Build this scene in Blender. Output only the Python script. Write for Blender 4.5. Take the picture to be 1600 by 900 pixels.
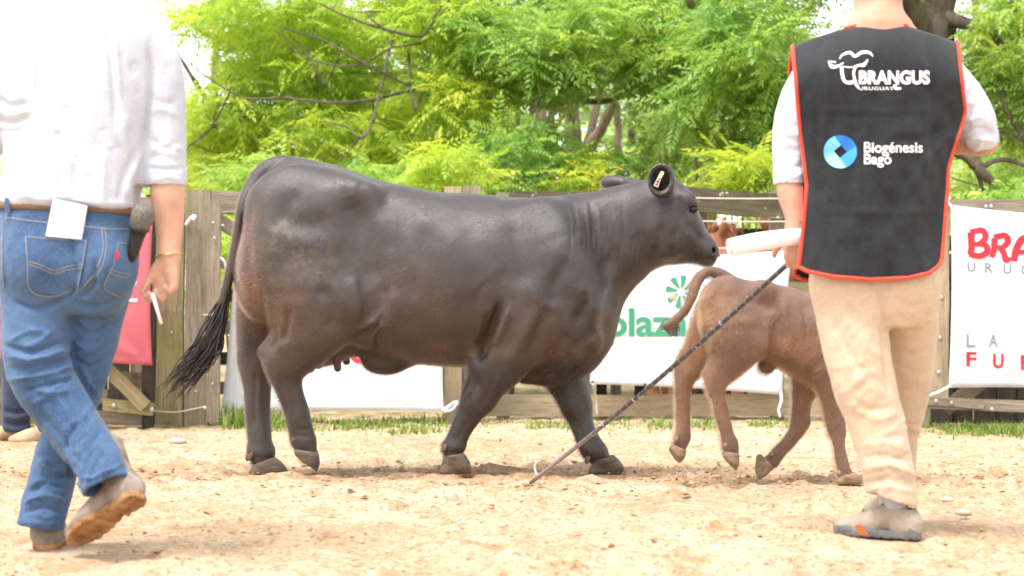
import bpy, bmesh, math, random
import numpy as np
from mathutils import Vector, Matrix

for o in list(bpy.data.objects):
    bpy.data.objects.remove(o)
SC = bpy.context.scene
COL = SC.collection
random.seed(7)
RNG = np.random.default_rng(11)

# ------------------------------------------------------------------ camera
F = 2889.0            # focal length in pixels of the 1600 px wide photograph
CAMZ, HOR = 0.60, 520.0
cam_d = bpy.data.cameras.new('camera')
cam = bpy.data.objects.new('camera', cam_d)
COL.objects.link(cam)
cam.location = (0, 0, CAMZ)
cam.rotation_euler = (math.radians(90), 0, 0)
cam_d.sensor_width = 36.0
cam_d.lens = F / 1600 * 36
cam_d.shift_y = (HOR - 450) / 1600
cam_d.clip_end = 2000
cam_d.dof.use_dof = True
cam_d.dof.focus_distance = 7.6
cam_d.dof.aperture_fstop = 4.0
SC.camera = cam

# ------------------------------------------------------------------ sky, sun, exposure
SUN_EL, SUN_AZ = 67.0, 220.0      # sun high, behind the camera and to its left (azimuth from +Y, clockwise)
W = bpy.data.worlds.new('World')
SC.world = W
W.use_nodes = True
nt = W.node_tree
nt.nodes.clear()
sky = nt.nodes.new('ShaderNodeTexSky')
sky.sky_type = 'NISHITA'
sky.sun_disc = False
sky.sun_elevation = math.radians(SUN_EL)
sky.sun_rotation = math.radians(SUN_AZ)
sky.air_density = 1.0
sky.dust_density = 1.0
sky.ozone_density = 1.0
hs = nt.nodes.new('ShaderNodeHueSaturation')
hs.inputs['Saturation'].default_value = 0.12
bg = nt.nodes.new('ShaderNodeBackground')
bg.inputs['Strength'].default_value = 0.12
wo = nt.nodes.new('ShaderNodeOutputWorld')
nt.links.new(sky.outputs[0], hs.inputs['Color'])
nt.links.new(hs.outputs[0], bg.inputs['Color'])
nt.links.new(bg.outputs[0], wo.inputs['Surface'])
sun_d = bpy.data.lights.new('sun', 'SUN')
sun_d.energy = 1.5
sun_d.angle = math.radians(25)
sun_d.color = (1.0, 0.975, 0.945)
sun = bpy.data.objects.new('sun', sun_d)
COL.objects.link(sun)
_e, _a = math.radians(SUN_EL), math.radians(SUN_AZ)
sd = Vector((math.sin(_a) * math.cos(_e), math.cos(_a) * math.cos(_e), math.sin(_e)))
sun.rotation_euler = sd.to_track_quat('Z', 'Y').to_euler()
sun.location = sd * 30
SC.view_settings.view_transform = 'Standard'
SC.view_settings.look = 'None'
SC.view_settings.gamma = 1.0
SC.view_settings.use_curve_mapping = False
SC.view_settings.exposure = 1.85
SC.cycles.max_bounces = 8
SC.cycles.transparent_max_bounces = 8

# ------------------------------------------------------------------ helpers: pixels, objects
def P(px, py, Y):
    return np.array([(px - 800.0) * Y / F, Y, CAMZ + (HOR - py) * Y / F])

def thing(name, label, cat, loc=(0, 0, 0), group=None, rotz=0.0):
    o = bpy.data.objects.new(name, None)
    o.empty_display_size = 0.1
    COL.objects.link(o)
    o.location = [float(v) for v in loc]
    o.rotation_euler = (0, 0, rotz)
    tag(o, label, cat, group)
    return o

def tag(o, label=None, cat=None, group=None, kind=None):
    if label: o['label'] = label
    if cat: o['category'] = cat
    if group: o['group'] = group
    if kind: o['kind'] = kind
    return o

def origin(o):
    v = np.zeros(3)
    while o is not None:
        v += np.array(o.location)
        o = o.parent
    return v

def np_mesh(name, V, Q, smooth=True):
    """V (n,3), Q list/array of faces (m,3|4) or ragged list"""
    me = bpy.data.meshes.new(name)
    V = np.asarray(V, np.float32)
    if isinstance(Q, np.ndarray):
        m, k = Q.shape
        me.vertices.add(len(V)); me.vertices.foreach_set('co', V.ravel())
        me.loops.add(m * k); me.loops.foreach_set('vertex_index', Q.astype(np.int32).ravel())
        me.polygons.add(m)
        me.polygons.foreach_set('loop_start', np.arange(0, m * k, k, dtype=np.int32))
        me.update(calc_edges=True)
    else:
        me.from_pydata(V.tolist(), [], [list(map(int, q)) for q in Q])
        me.update()
    if smooth:
        me.polygons.foreach_set('use_smooth', np.ones(len(me.polygons), bool))
    return me

def obj(name, V, Q, mat, parent=None, smooth=True, local=False, attrs=None):
    V = np.asarray(V, float)
    if parent is not None and not local:
        V = V - origin(parent)
    me = np_mesh(name, V, Q, smooth)
    if attrs:
        for an, av in attrs.items():
            a = me.attributes.new(an, 'FLOAT', 'POINT')
            a.data.foreach_set('value', np.asarray(av, np.float32))
    if mat is not None: me.materials.append(mat)
    o = bpy.data.objects.new(name, me)
    COL.objects.link(o)
    if parent is not None: o.parent = parent
    return o

def copy_tree(o, parent=None):
    c = o.copy()
    COL.objects.link(c)
    c.parent = parent
    for ch in list(o.children):
        copy_tree(ch, c)
    return c

# ------------------------------------------------------------------ helpers: noise
def _hash(i, j, k, seed):
    n = (i * 374761393 + j * 668265263 + k * 2147483647 + seed * 974634777) & 0xFFFFFFFF
    n = ((n ^ (n >> 13)) * 1274126177) & 0xFFFFFFFF
    n = (n ^ (n >> 16)) & 0xFFFFFFFF
    return n.astype(np.float64) / 4294967295.0

def vnoise(p, seed=0):
    p = np.asarray(p, float)
    i = np.floor(p).astype(np.int64)
    f = p - i
    u = f * f * (3 - 2 * f)
    r = 0
    for dx in (0, 1):
        wx = u[..., 0] if dx else 1 - u[..., 0]
        for dy in (0, 1):
            wy = u[..., 1] if dy else 1 - u[..., 1]
            for dz in (0, 1):
                wz = u[..., 2] if dz else 1 - u[..., 2]
                r = r + wx * wy * wz * _hash(i[..., 0] + dx, i[..., 1] + dy, i[..., 2] + dz, seed)
    return r * 2 - 1

def fbm(p, oct=3, seed=0):
    r, a = 0, 1.0
    p = np.asarray(p, float)
    for o in range(oct):
        r = r + a * vnoise(p, seed + o * 17)
        p = p * 2.03
        a *= 0.5
    return r

def catmull(pts, n=6):
    pts = np.asarray(pts, float)
    if len(pts) < 3:
        t = np.linspace(0, 1, n + 1)[:, None]
        return pts[0] * (1 - t) + pts[-1] * t
    q = np.vstack([2 * pts[0] - pts[1], pts, 2 * pts[-1] - pts[-2]])
    out = []
    for i in range(1, len(q) - 2):
        for t in np.arange(n) / n:
            a, b, c, d = q[i - 1], q[i], q[i + 1], q[i + 2]
            out.append(0.5 * ((2 * b) + (-a + c) * t + (2 * a - 5 * b + 4 * c - d) * t ** 2 + (-a + 3 * b - 3 * c + d) * t ** 3))
    out.append(q[-2])
    return np.array(out)

# ------------------------------------------------------------------ helpers: sculpting by a distance field
class Sculpt:
    """smooth union of tapered limbs, ellipsoids and lofts; written in photograph pixels at depth Yc, or in metres"""
    def __init__(s, lo, hi, h, Yc=None):
        s.Yc = Yc
        s.h = h
        if Yc is not None:
            (x0, y0, d0), (x1, y1, d1) = lo, hi
            a, b = P(x0, max(y0, y1), Yc), P(x1, min(y0, y1), Yc)
            lo = (a[0], Yc + d0, a[2]); hi = (b[0], Yc + d1, b[2])
            s.px = Yc / F
        else:
            s.px = 1.0
        s.lo = np.array(lo, float)
        n = np.ceil((np.array(hi) - s.lo) / h).astype(int) + 1
        s.n = n
        s.ax = [(s.lo[i] + h * np.arange(n[i])).astype(np.float32) for i in range(3)]
        s.d = np.full(n, 9.0, np.float32)
    def pt(s, a):
        return P(a[0], a[1], s.Yc + a[2]) if s.Yc is not None else np.array(a[:3], float)
    def box(s, lo, hi, m):
        sl = []
        for i in range(3):
            a = max(0, int((lo[i] - m - s.lo[i]) / s.h))
            b = min(s.n[i], int((hi[i] + m - s.lo[i]) / s.h) + 2)
            if b <= a: return None
            sl.append(slice(a, b))
        X = s.ax[0][sl[0]][:, None, None]; Y = s.ax[1][sl[1]][None, :, None]; Z = s.ax[2][sl[2]][None, None, :]
        return tuple(sl), X, Y, Z
    def put(s, sl, v, k, mode='add'):
        a = s.d[sl]
        if mode == 'add':
            if k > 0:
                hh = np.maximum(k - np.abs(a - v), 0) / k
                s.d[sl] = np.minimum(a, v) - hh * hh * k * 0.25
            else:
                s.d[sl] = np.minimum(a, v)
        elif mode == 'cut':
            v = -v
            if k > 0:
                hh = np.maximum(k - np.abs(a - v), 0) / k
                s.d[sl] = np.maximum(a, v) + hh * hh * k * 0.25
            else:
                s.d[sl] = np.maximum(a, v)
    def chain(s, pts, k=0.02, fy=1.0, mode='add', n=4, smooth=True):
        q = np.array([np.append(s.pt(p), p[3] * s.px * ((s.Yc + p[2]) / s.Yc if s.Yc else 1)) for p in pts])
        if smooth and len(q) > 2: q = catmull(q, n)
        R = q[:, 3].max()
        m = k + 3 * s.h
        b = s.box(q[:, :3].min(0) - R, q[:, :3].max(0) + R, m)
        if b is None: return
        sl, X, Y, Z = b
        best = None
        for i in range(len(q) - 1):
            a, c = q[i], q[i + 1]
            r = max(a[3], c[3])
            bb = s.box(np.minimum(a, c)[:3] - r, np.maximum(a, c)[:3] + r, m)
            if bb is None: continue
            sl2, X2, Y2, Z2 = bb
            ab = (c - a)[:3].copy(); ab[1] /= fy
            L = float(ab @ ab) + 1e-9
            dx, dy, dz = X2 - np.float32(a[0]), (Y2 - np.float32(a[1])) / np.float32(fy), Z2 - np.float32(a[2])
            t = np.clip((dx * np.float32(ab[0]) + dy * np.float32(ab[1]) + dz * np.float32(ab[2])) / np.float32(L), 0, 1)
            v = np.sqrt((dx - t * np.float32(ab[0])) ** 2 + (dy - t * np.float32(ab[1])) ** 2 + (dz - t * np.float32(ab[2])) ** 2)
            v = v - (np.float32(a[3]) + t * np.float32(c[3] - a[3]))
            if best is None: best = np.full([x.stop - x.start for x in sl], 9.0, np.float32)
            loc = tuple(slice(sl2[j].start - sl[j].start, sl2[j].stop - sl[j].start) for j in range(3))
            best[loc] = np.minimum(best[loc], v)
        if best is not None:
            if fy < 1: best = best * np.float32(0.5 + 0.5 * fy)
            s.put(sl, best, k, mode)
    def ell(s, c, r, k=0.03, rot=0.0, mode='add', yaw=0.0):
        """c (px,py,d)  r (rx px, ry m, rz px); rot tilts in the picture plane, yaw about the vertical"""
        C = s.pt(c)
        r = np.array([r[0] * s.px, r[1], r[2] * s.px]) if s.Yc else np.array(r, float)
        R = r.max()
        b = s.box(C - R, C + R, k + 3 * s.h)
        if b is None: return
        sl, X, Y, Z = b
        dx, dy, dz = X - np.float32(C[0]), Y - np.float32(C[1]), Z - np.float32(C[2])
        if rot:
            ca, sa = math.cos(rot), math.sin(rot)
            dx, dz = dx * ca + dz * sa, -dx * sa + dz * ca
        if yaw:
            ca, sa = math.cos(yaw), math.sin(yaw)
            dx, dy = dx * ca + dy * sa, -dx * sa + dy * ca
        r = r.astype(np.float32)
        k0 = np.sqrt((dx / r[0]) ** 2 + (dy / r[1]) ** 2 + (dz / r[2]) ** 2)
        k1 = np.sqrt((dx / r[0] ** 2) ** 2 + (dy / r[1] ** 2) ** 2 + (dz / r[2] ** 2) ** 2) + 1e-6
        s.put(sl, (k0 * (k0 - 1) / k1).astype(np.float32), k, mode)
    def loft(s, axis, st, k=0.03, e=2.3, mode='add'):
        """axis 'x': stations (px, top py, bottom py, half width m[, d]); axis 'z': (py, left px, right px, half depth m[, d])"""
        st = [tuple(t) + (0.0,) * (5 - len(t)) for t in st]
        A = []
        for t in st:
            if s.Yc is not None:
                if axis == 'x':
                    p0, p1 = P(t[0], t[1], s.Yc), P(t[0], t[2], s.Yc)
                    A.append((p0[0], (p0[2] + p1[2]) / 2, (p0[2] - p1[2]) / 2, s.Yc + t[4], t[3]))
                else:
                    p0, p1 = P(t[1], t[0], s.Yc), P(t[2], t[0], s.Yc)
                    A.append((p0[2], (p0[0] + p1[0]) / 2, (p1[0] - p0[0]) / 2, s.Yc + t[4], t[3]))
            else:
                A.append((t[0], (t[1] + t[2]) / 2, abs(t[1] - t[2]) / 2, t[4], t[3]))
        A = np.array(sorted(A))
        D = catmull(A, 8)
        D[:, 0] = np.maximum.accumulate(D[:, 0])
        ai = 0 if axis == 'x' else 2
        ci = 2 if axis == 'x' else 0
        lo, hi = np.zeros(3), np.zeros(3)
        lo[ai], hi[ai] = A[0, 0], A[-1, 0]
        lo[ci], hi[ci] = (A[:, 1] - A[:, 2]).min(), (A[:, 1] + A[:, 2]).max()
        lo[1], hi[1] = (A[:, 3] - A[:, 4]).min(), (A[:, 3] + A[:, 4]).max()
        b = s.box(lo, hi, k + 3 * s.h)
        sl, X, Y, Z = b
        T = X if axis == 'x' else Z
        Cc = Z if axis == 'x' else X
        t = T.ravel()
        g = lambda j: np.interp(t, D[:, 0], D[:, j]).astype(np.float32).reshape(T.shape)
        cc, hc, cy, hy = g(1), np.maximum(g(2), 1e-3), g(3), np.maximum(g(4), 1e-3)
        u, w = np.abs(Cc - cc) / hc, np.abs(Y - cy) / hy
        k0 = (u ** e + w ** e) ** (1.0 / e) + 1e-6
        # first-order distance: (k0-1)/|grad k0|
        gu = (u / k0) ** (e - 1) / hc; gw = (w / k0) ** (e - 1) / hy
        v = (k0 - 1) / (np.sqrt(gu ** 2 + gw ** 2) + 1e-6)
        over = np.maximum(np.maximum(np.float32(A[0, 0]) - T, T - np.float32(A[-1, 0])), 0)
        v = np.where(over > 0, np.sqrt(np.maximum(v, 0) ** 2 + over ** 2), v)
        s.put(sl, v.astype(np.float32), k, mode)
    def plane(s, c, nrm, rad):
        """keep only what lies behind the plane, inside a box of half size rad (metres) round c"""
        C = s.pt(c); nrm = np.array(nrm, float); nrm /= np.linalg.norm(nrm)
        b = s.box(C - rad, C + rad, 0)
        if b is None: return
        sl, X, Y, Z = b
        v = ((X - C[0]) * nrm[0] + (Y - C[1]) * nrm[1] + (Z - C[2]) * nrm[2]).astype(np.float32)
        s.d[sl] = np.maximum(s.d[sl], v)
    def mesh(s, relax=1):
        d = s.d
        sg = d < 0
        c = np.zeros(np.array(d.shape) - 1, np.int8)
        cor = [(i, j, k) for i in (0, 1) for j in (0, 1) for k in (0, 1)]
        nx, ny, nz = d.shape
        for (i, j, k) in cor:
            c += sg[i:nx - 1 + i, j:ny - 1 + j, k:nz - 1 + k]
        mixed = (c > 0) & (c < 8)
        idx = np.argwhere(mixed)
        vid = np.full(c.shape, -1, np.int64)
        vid[mixed] = np.arange(len(idx))
        pos = np.zeros((len(idx), 3)); cnt = np.zeros(len(idx))
        for a in cor:
            for ax in range(3):
                if a[ax]: continue
                b = list(a); b[ax] = 1
                da = d[idx[:, 0] + a[0], idx[:, 1] + a[1], idx[:, 2] + a[2]]
                db = d[idx[:, 0] + b[0], idx[:, 1] + b[1], idx[:, 2] + b[2]]
                m = (da < 0) != (db < 0)
                t = np.where(m, da / np.where(m, da - db, 1), 0)
                p = np.tile(np.array(a, float), (len(idx), 1)); p[:, ax] += t
                pos += p * m[:, None]; cnt += m
        V = s.lo + s.h * (idx + pos / cnt[:, None])
        Q = []
        for ax in range(3):
            o1, o2 = [x for x in range(3) if x != ax]
            A = [slice(None)] * 3; B = [slice(None)] * 3
            A[ax] = slice(0, -1); B[ax] = slice(1, None)
            for o in (o1, o2):
                A[o] = slice(1, -1); B[o] = slice(1, -1)
            s0, s1 = sg[tuple(A)], sg[tuple(B)]
            e = np.argwhere(s0 != s1)
            if not len(e): continue
            pos_in = s0[e[:, 0], e[:, 1], e[:, 2]]
            base = e.copy(); base[:, o1] += 1; base[:, o2] += 1
            def cell(a, b):
                q = base.copy(); q[:, o1] -= a; q[:, o2] -= b
                return vid[q[:, 0], q[:, 1], q[:, 2]]
            q = np.stack([cell(1, 1), cell(0, 1), cell(0, 0), cell(1, 0)], 1)
            flip = pos_in if ax != 1 else ~pos_in
            q[~flip] = q[~flip][:, ::-1]
            Q.append(q)
        Q = np.vstack(Q)
        for _ in range(relax): V = relaxed(V, Q)
        return V, Q

def relaxed(V, Q, f=0.5):
    n = len(V)
    S = np.zeros((n, 3)); C = np.zeros(n)
    k = Q.shape[1]
    for i in range(k):
        a, b = Q[:, i], Q[:, (i + 1) % k]
        for j in range(3):
            S[:, j] += np.bincount(a, V[b, j], n) + np.bincount(b, V[a, j], n)
        C += np.bincount(a, minlength=n) + np.bincount(b, minlength=n)
    return V * (1 - f) + f * S / np.maximum(C, 1)[:, None]

def normals(V, Q):
    a, b, c = V[Q[:, 0]], V[Q[:, 1]], V[Q[:, 2]]
    if Q.shape[1] == 4:
        d = V[Q[:, 3]]
        fn = np.cross(c - a, d - b)
    else:
        fn = np.cross(b - a, c - a)
    N = np.zeros_like(V)
    for i in range(Q.shape[1]):
        for j in range(3):
            N[:, j] += np.bincount(Q[:, i], fn[:, j], len(V))
    return N / (np.linalg.norm(N, axis=1)[:, None] + 1e-12)

def to_px(V):
    return np.stack([800 + V[:, 0] * F / V[:, 1], HOR - (V[:, 2] - CAMZ) * F / V[:, 1]], 1)

def poly_dist(p, line):
    best = np.full(len(p), 1e9); tt = np.zeros(len(p))
    L = np.asarray(line, float)
    m = len(L) - 1
    for i in range(m):
        a, b = L[i], L[i + 1]
        ab = b - a
        t = np.clip(((p - a) @ ab) / (ab @ ab + 1e-9), 0, 1)
        d = np.linalg.norm(p - a - t[:, None] * ab, axis=1)
        up = d < best
        best = np.where(up, d, best); tt = np.where(up, (i + t) / m, tt)
    return best, tt

def crease(V, Q, lines, side=-1, N=None):
    """lines: (points in px, width px, depth m); negative depth = raised fold. Real displacement of the near side."""
    if N is None: N = normals(V, Q)
    p = to_px(V)
    face = np.clip(-N[:, 1] * 2.5 + 0.6, 0, 1) if side < 0 else np.clip(N[:, 1] * 2.5 + 0.6, 0, 1)
    disp = np.zeros(len(V))
    for ln, w, dep in lines:
        ln = np.array(ln, float)
        if len(ln) > 2: ln = catmull(ln, 4)
        lo, hi = ln.min(0) - 3 * w, ln.max(0) + 3 * w
        m = np.where((p[:, 0] > lo[0]) & (p[:, 0] < hi[0]) & (p[:, 1] > lo[1]) & (p[:, 1] < hi[1]) & (face > 0))[0]
        if not len(m): continue
        d, t = poly_dist(p[m], ln)
        env = np.clip(np.minimum(t, 1 - t) * 5 + 0.15, 0, 1)
        disp[m] -= dep * np.exp(-(d / w) ** 2) * env * face[m]
    return V + N * disp[:, None]

def tube(path, rad, sides=6, cap=True):
    """path (n,3), rad scalar or (n,)"""
    path = np.asarray(path, float); n = len(path)
    rad = np.broadcast_to(np.asarray(rad, float), (n,))
    T = np.gradient(path, axis=0); T /= np.linalg.norm(T, axis=1)[:, None] + 1e-12
    ref = np.array([0, 0, 1.0]) if abs(T[0, 2]) < 0.9 else np.array([1.0, 0, 0])
    V = []
    u = np.cross(T[0], ref); u /= np.linalg.norm(u)
    for i in range(n):
        u = u - T[i] * (u @ T[i]); u /= np.linalg.norm(u) + 1e-12
        w = np.cross(T[i], u)
        for j in range(sides):
            a = 2 * math.pi * j / sides
            V.append(path[i] + rad[i] * (math.cos(a) * u + math.sin(a) * w))
    Q = []
    for i in range(n - 1):
        for j in range(sides):
            j2 = (j + 1) % sides
            Q.append((i * sides + j, i * sides + j2, (i + 1) * sides + j2, (i + 1) * sides + j))
    if cap:
        c0, c1 = len(V), len(V) + 1
        V += [path[0], path[-1]]
        for j in range(sides):
            j2 = (j + 1) % sides
            Q.append((c0, j2, j, j)); Q.append((c1, (n - 1) * sides + j, (n - 1) * sides + j2, (n - 1) * sides + j2))
    return np.array(V), Q

def fixq(Q):
    return [q if len(set(q)) == len(q) else tuple(dict.fromkeys(q)) for q in Q]

class Bag:
    """collects shapes that make up ONE part"""
    def __init__(s): s.V = []; s.Q = []; s.n = 0
    def add(s, V, Q):
        s.V.append(np.asarray(V, float)); s.Q += [tuple(int(i) + s.n for i in q) for q in fixq(Q)]; s.n += len(V); return s
    def tube(s, path, rad, sides=6): return s.add(*tube(path, rad, sides))
    def box(s, c, half, R=None):
        c = np.array(c, float)
        V = np.array([[x, y, z] for x in (-1, 1) for y in (-1, 1) for z in (-1, 1)], float) * np.array(half)
        if R is not None: V = V @ np.array(R).T
        return s.add(V + c, [(0, 1, 3, 2), (4, 6, 7, 5), (0, 4, 5, 1), (2, 3, 7, 6), (0, 2, 6, 4), (1, 5, 7, 3)])
    def obj(s, name, mat, parent=None, smooth=False, local=False):
        return obj(name, np.vstack(s.V), s.Q, mat, parent, smooth, local)

def ball(c, r, seg=10, rings=7):
    V = []; Q = []
    r = np.broadcast_to(np.asarray(r, float), (3,))
    for i in range(rings + 1):
        th = math.pi * i / rings
        for j in range(seg):
            a = 2 * math.pi * j / seg
            V.append((c[0] + r[0] * math.sin(th) * math.cos(a), c[1] + r[1] * math.sin(th) * math.sin(a), c[2] + r[2] * math.cos(th)))
    for i in range(rings):
        for j in range(seg):
            j2 = (j + 1) % seg
            Q.append((i * seg + j, (i + 1) * seg + j, (i + 1) * seg + j2, i * seg + j2))
    return np.array(V), Q

# ------------------------------------------------------------------ helpers: materials
def newmat(name, rough=0.8, spec=0.3):
    m = bpy.data.materials.new(name)
    m.use_nodes = True
    t = m.node_tree
    b = t.nodes['Principled BSDF']
    b.inputs['Roughness'].default_value = rough
    b.inputs['Specular IOR Level'].default_value = spec
    return m, t, b

def N_(t, typ, **kw):
    n = t.nodes.new(typ)
    for k, v in kw.items():
        if k in n.inputs: n.inputs[k].default_value = v
        else: setattr(n, k, v)
    return n

def coords(t, scale=(1, 1, 1), rnd=False):
    c = N_(t, 'ShaderNodeTexCoord')
    m = N_(t, 'ShaderNodeMapping')
    m.inputs['Scale'].default_value = scale
    t.links.new(c.outputs['Object'], m.inputs['Vector'])
    if rnd:
        oi = N_(t, 'ShaderNodeObjectInfo')
        mu = N_(t, 'ShaderNodeMath', operation='MULTIPLY'); mu.inputs[1].default_value = 37.0
        t.links.new(oi.outputs['Random'], mu.inputs[0])
        t.links.new(mu.outputs[0], m.inputs['Location'])
    return m.outputs[0]

def noise(t, vec, scale, detail=4, rough=0.6):
    n = N_(t, 'ShaderNodeTexNoise')
    n.inputs['Scale'].default_value = scale; n.inputs['Detail'].default_value = detail; n.inputs['Roughness'].default_value = rough
    t.links.new(vec, n.inputs['Vector'])
    return n.outputs['Fac']

def ramp(t, fac, stops):
    r = N_(t, 'ShaderNodeValToRGB')
    e = r.color_ramp.elements
    while len(e) < len(stops): e.new(0.5)
    for i, (p, c) in enumerate(stops):
        e[i].position = p
        e[i].color = (*c, 1) if not isinstance(c, (int, float)) else (c, c, c, 1)
    t.links.new(fac, r.inputs['Fac'])
    return r.outputs['Color']

def mix(t, fac, a, b, mode='MIX'):
    m = N_(t, 'ShaderNodeMix', data_type='RGBA', blend_type=mode)
    for s_, v in ((0, fac), (6, a), (7, b)):
        if hasattr(v, 'is_linked'): t.links.new(v, m.inputs[s_])
        elif isinstance(v, (int, float)): m.inputs[s_].default_value = v
        else: m.inputs[s_].default_value = (*v, 1)
    return m.outputs[2]

def bump(t, b, h, strength=0.3, dist=0.01, prev=None):
    n = N_(t, 'ShaderNodeBump')
    n.inputs['Strength'].default_value = strength; n.inputs['Distance'].default_value = dist
    t.links.new(h, n.inputs['Height'])
    if prev is not None: t.links.new(prev, n.inputs['Normal'])
    if b is not None: t.links.new(n.outputs[0], b.inputs['Normal'])
    return n.outputs[0]

def mottled(name, c1, c2, scale=6, rough=0.8, spec=0.3, bs=60, bstr=0.25, bd=0.004, stretch=(1, 1, 1), rnd=False, sheen=0, lo=0.35, hi=0.65):
    m, t, b = newmat(name, rough, spec)
    v = coords(t, stretch, rnd)
    t.links.new(ramp(t, noise(t, v, scale), [(lo, c1), (hi, c2)]), b.inputs['Base Color'])
    if bstr: bump(t, b, noise(t, v, bs, 3), bstr, bd)
    if sheen:
        b.inputs['Sheen Weight'].default_value = sheen
        b.inputs['Sheen Roughness'].default_value = 0.4
    return m
SC.cycles.use_denoising = True
# ------------------------------------------------------------------ the ground
def ground_mat():
    m, t, b = newmat('sandy_arena', 0.95, 0.12)
    v = coords(t)
    vs = coords(t, (1, 0.55, 1))
    c = ramp(t, noise(t, v, 0.55, 5, 0.6), [(0.38, (0.52, 0.37, 0.235)), (0.62, (0.63, 0.485, 0.335))])
    c = mix(t, ramp(t, noise(t, vs, 5.5, 7, 0.72), [(0.49, 0.0), (0.62, 0.75)]), c, (0.45, 0.275, 0.145))
    c = mix(t, ramp(t, noise(t, vs, 17, 6, 0.75), [(0.53, 0.0), (0.66, 0.8)]), c, (0.38, 0.225, 0.12))
    c = mix(t, ramp(t, noise(t, v, 48, 6, 0.8), [(0.53, 0.0), (0.62, 0.8)]), c, (0.20, 0.105, 0.05))
    c = mix(t, ramp(t, noise(t, v, 30, 5, 0.75), [(0.56, 0.0), (0.66, 0.85)]), c, (0.68, 0.55, 0.41))
    # browner mottled band along the cattle's track
    a = N_(t, 'ShaderNodeAttribute', attribute_name='track')
    mu = N_(t, 'ShaderNodeMath', operation='MULTIPLY')
    t.links.new(a.outputs['Fac'], mu.inputs[0]); t.links.new(ramp(t, noise(t, vs, 13, 7, 0.75), [(0.45, 0.0), (0.62, 1.0)]), mu.inputs[1])
    c = mix(t, mu.outputs[0], c, (0.30, 0.155, 0.075))
    a2 = N_(t, 'ShaderNodeAttribute', attribute_name='turf')
    mu = N_(t, 'ShaderNodeMath', operation='MULTIPLY')
    t.links.new(a2.outputs['Fac'], mu.inputs[0]); t.links.new(ramp(t, noise(t, vs, 6, 6, 0.7), [(0.40, 0.0), (0.60, 0.9)]), mu.inputs[1])
    c = mix(t, mu.outputs[0], c, (0.16, 0.15, 0.05))
    t.links.new(c, b.inputs['Base Color'])
    n1 = bump(t, None, noise(t, v, 9, 6, 0.7), 0.6, 0.03)
    bump(t, b, noise(t, v, 60, 5, 0.8), 0.9, 0.012, n1)
    return m
M_ground = ground_mat()
def fence_y(x):      # depth of the foot of the fence at world x
    return np.interp(x, [-4.0, -2.0, -0.6, 0.4, 1.9, 2.6, 4], [11.9, 12.0, 12.5, 12.9, 12.7, 11.8, 11.5])
def build_ground():
    xs = np.concatenate([[-600, -200, -60, -25, -12, -8, -6], np.arange(-5, 5.001, 0.028), [6, 8, 12, 25, 60, 200, 600]])
    ys = np.concatenate([[-60, -20, -5, 0, 2, 3], np.arange(3.6, 8.6, 0.026), np.arange(8.6, 13.4, 0.05), [14, 15, 17, 20, 26, 40, 80, 200, 700]])
    X, Y = np.meshgrid(xs, ys, indexing='ij')
    p = np.stack([X, Y, 0 * X], -1)
    z = 0.010 * fbm(p * 1.1, 3, 2) + 0.013 * fbm(p * [3.2, 4.2, 1], 3, 4) + 0.013 * np.abs(fbm(p * [9, 11, 1], 3, 9)) - 0.013
    fp = np.zeros_like(z)          # old hoof prints and foot prints
    rg = np.random.default_rng(5)
    for i in range(620):
        cx, cy = rg.uniform(-4, 4), (rg.uniform(3.8, 11.5) if i % 3 else rg.normal(7.8, 0.5))
        r = rg.uniform(0.05, 0.10); an = rg.uniform(0, 3.14)
        ix = np.where(np.abs(xs - cx) < 0.35)[0]; iy = np.where(np.abs(ys - cy) < 0.35)[0]
        if not len(ix) or not len(iy): continue
        sl = np.ix_(ix, iy)
        u = (X[sl] - cx) * math.cos(an) + (Y[sl] - cy) * math.sin(an); w = -(X[sl] - cx) * math.sin(an) + (Y[sl] - cy) * math.cos(an)
        q = np.sqrt((u / r) ** 2 + (w / (r * 0.65)) ** 2)
        fp[sl] += -0.034 * np.exp(-q ** 2) + 0.018 * np.exp(-((q - 1.5) / 0.45) ** 2)
    z = z + np.clip(fp, -0.045, 0.028)
    inside = (np.abs(X) < 5) & (Y > 3.5) & (Y < 13.3)
    for (fx, fy_) in FEET:
        w = np.exp(-(((X - fx) / 0.13) ** 2 + ((Y - fy_) / 0.13) ** 2))
        z = z * (1 - w) - 0.002 * w
    z = np.where(inside, z, -0.01)
    # slight bank of soil towards the fence
    V = np.stack([X, Y, z], -1).reshape(-1, 3)
    nx, ny = X.shape
    i, j = np.meshgrid(np.arange(nx - 1), np.arange(ny - 1), indexing='ij')
    a = (i * ny + j).ravel()
    Q = np.stack([a, a + ny, a + ny + 1, a + 1], 1)
    track = np.exp(-((V[:, 1] - 7.75) / 0.42) ** 2) * 0.9 + 0.25 * np.exp(-((V[:, 1] - 9.6) / 0.5) ** 2)
    turf = np.clip(1 - np.abs(V[:, 1] + 0.3 - fence_y(V[:, 0])) / 0.7, 0, 1)
    turf = np.where(V[:, 1] > fence_y(V[:, 0]), 1, turf)
    o = obj('ground', V, Q, M_ground, None, True, attrs={'track': track, 'turf': turf})
    tag(o, 'pale orange sandy ground of the show ring', kind='structure')
gp = lambda px, py: ((px - 800) * (CAMZ * F / (py - HOR)) / F, CAMZ * F / (py - HOR))
FEET = [gp(420, 742), gp(710, 742), gp(945, 741), gp(1327, 757), gp(1375, 838), gp(1400, 825), gp(66, 855), gp(112, 866)]
build_ground()

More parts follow.
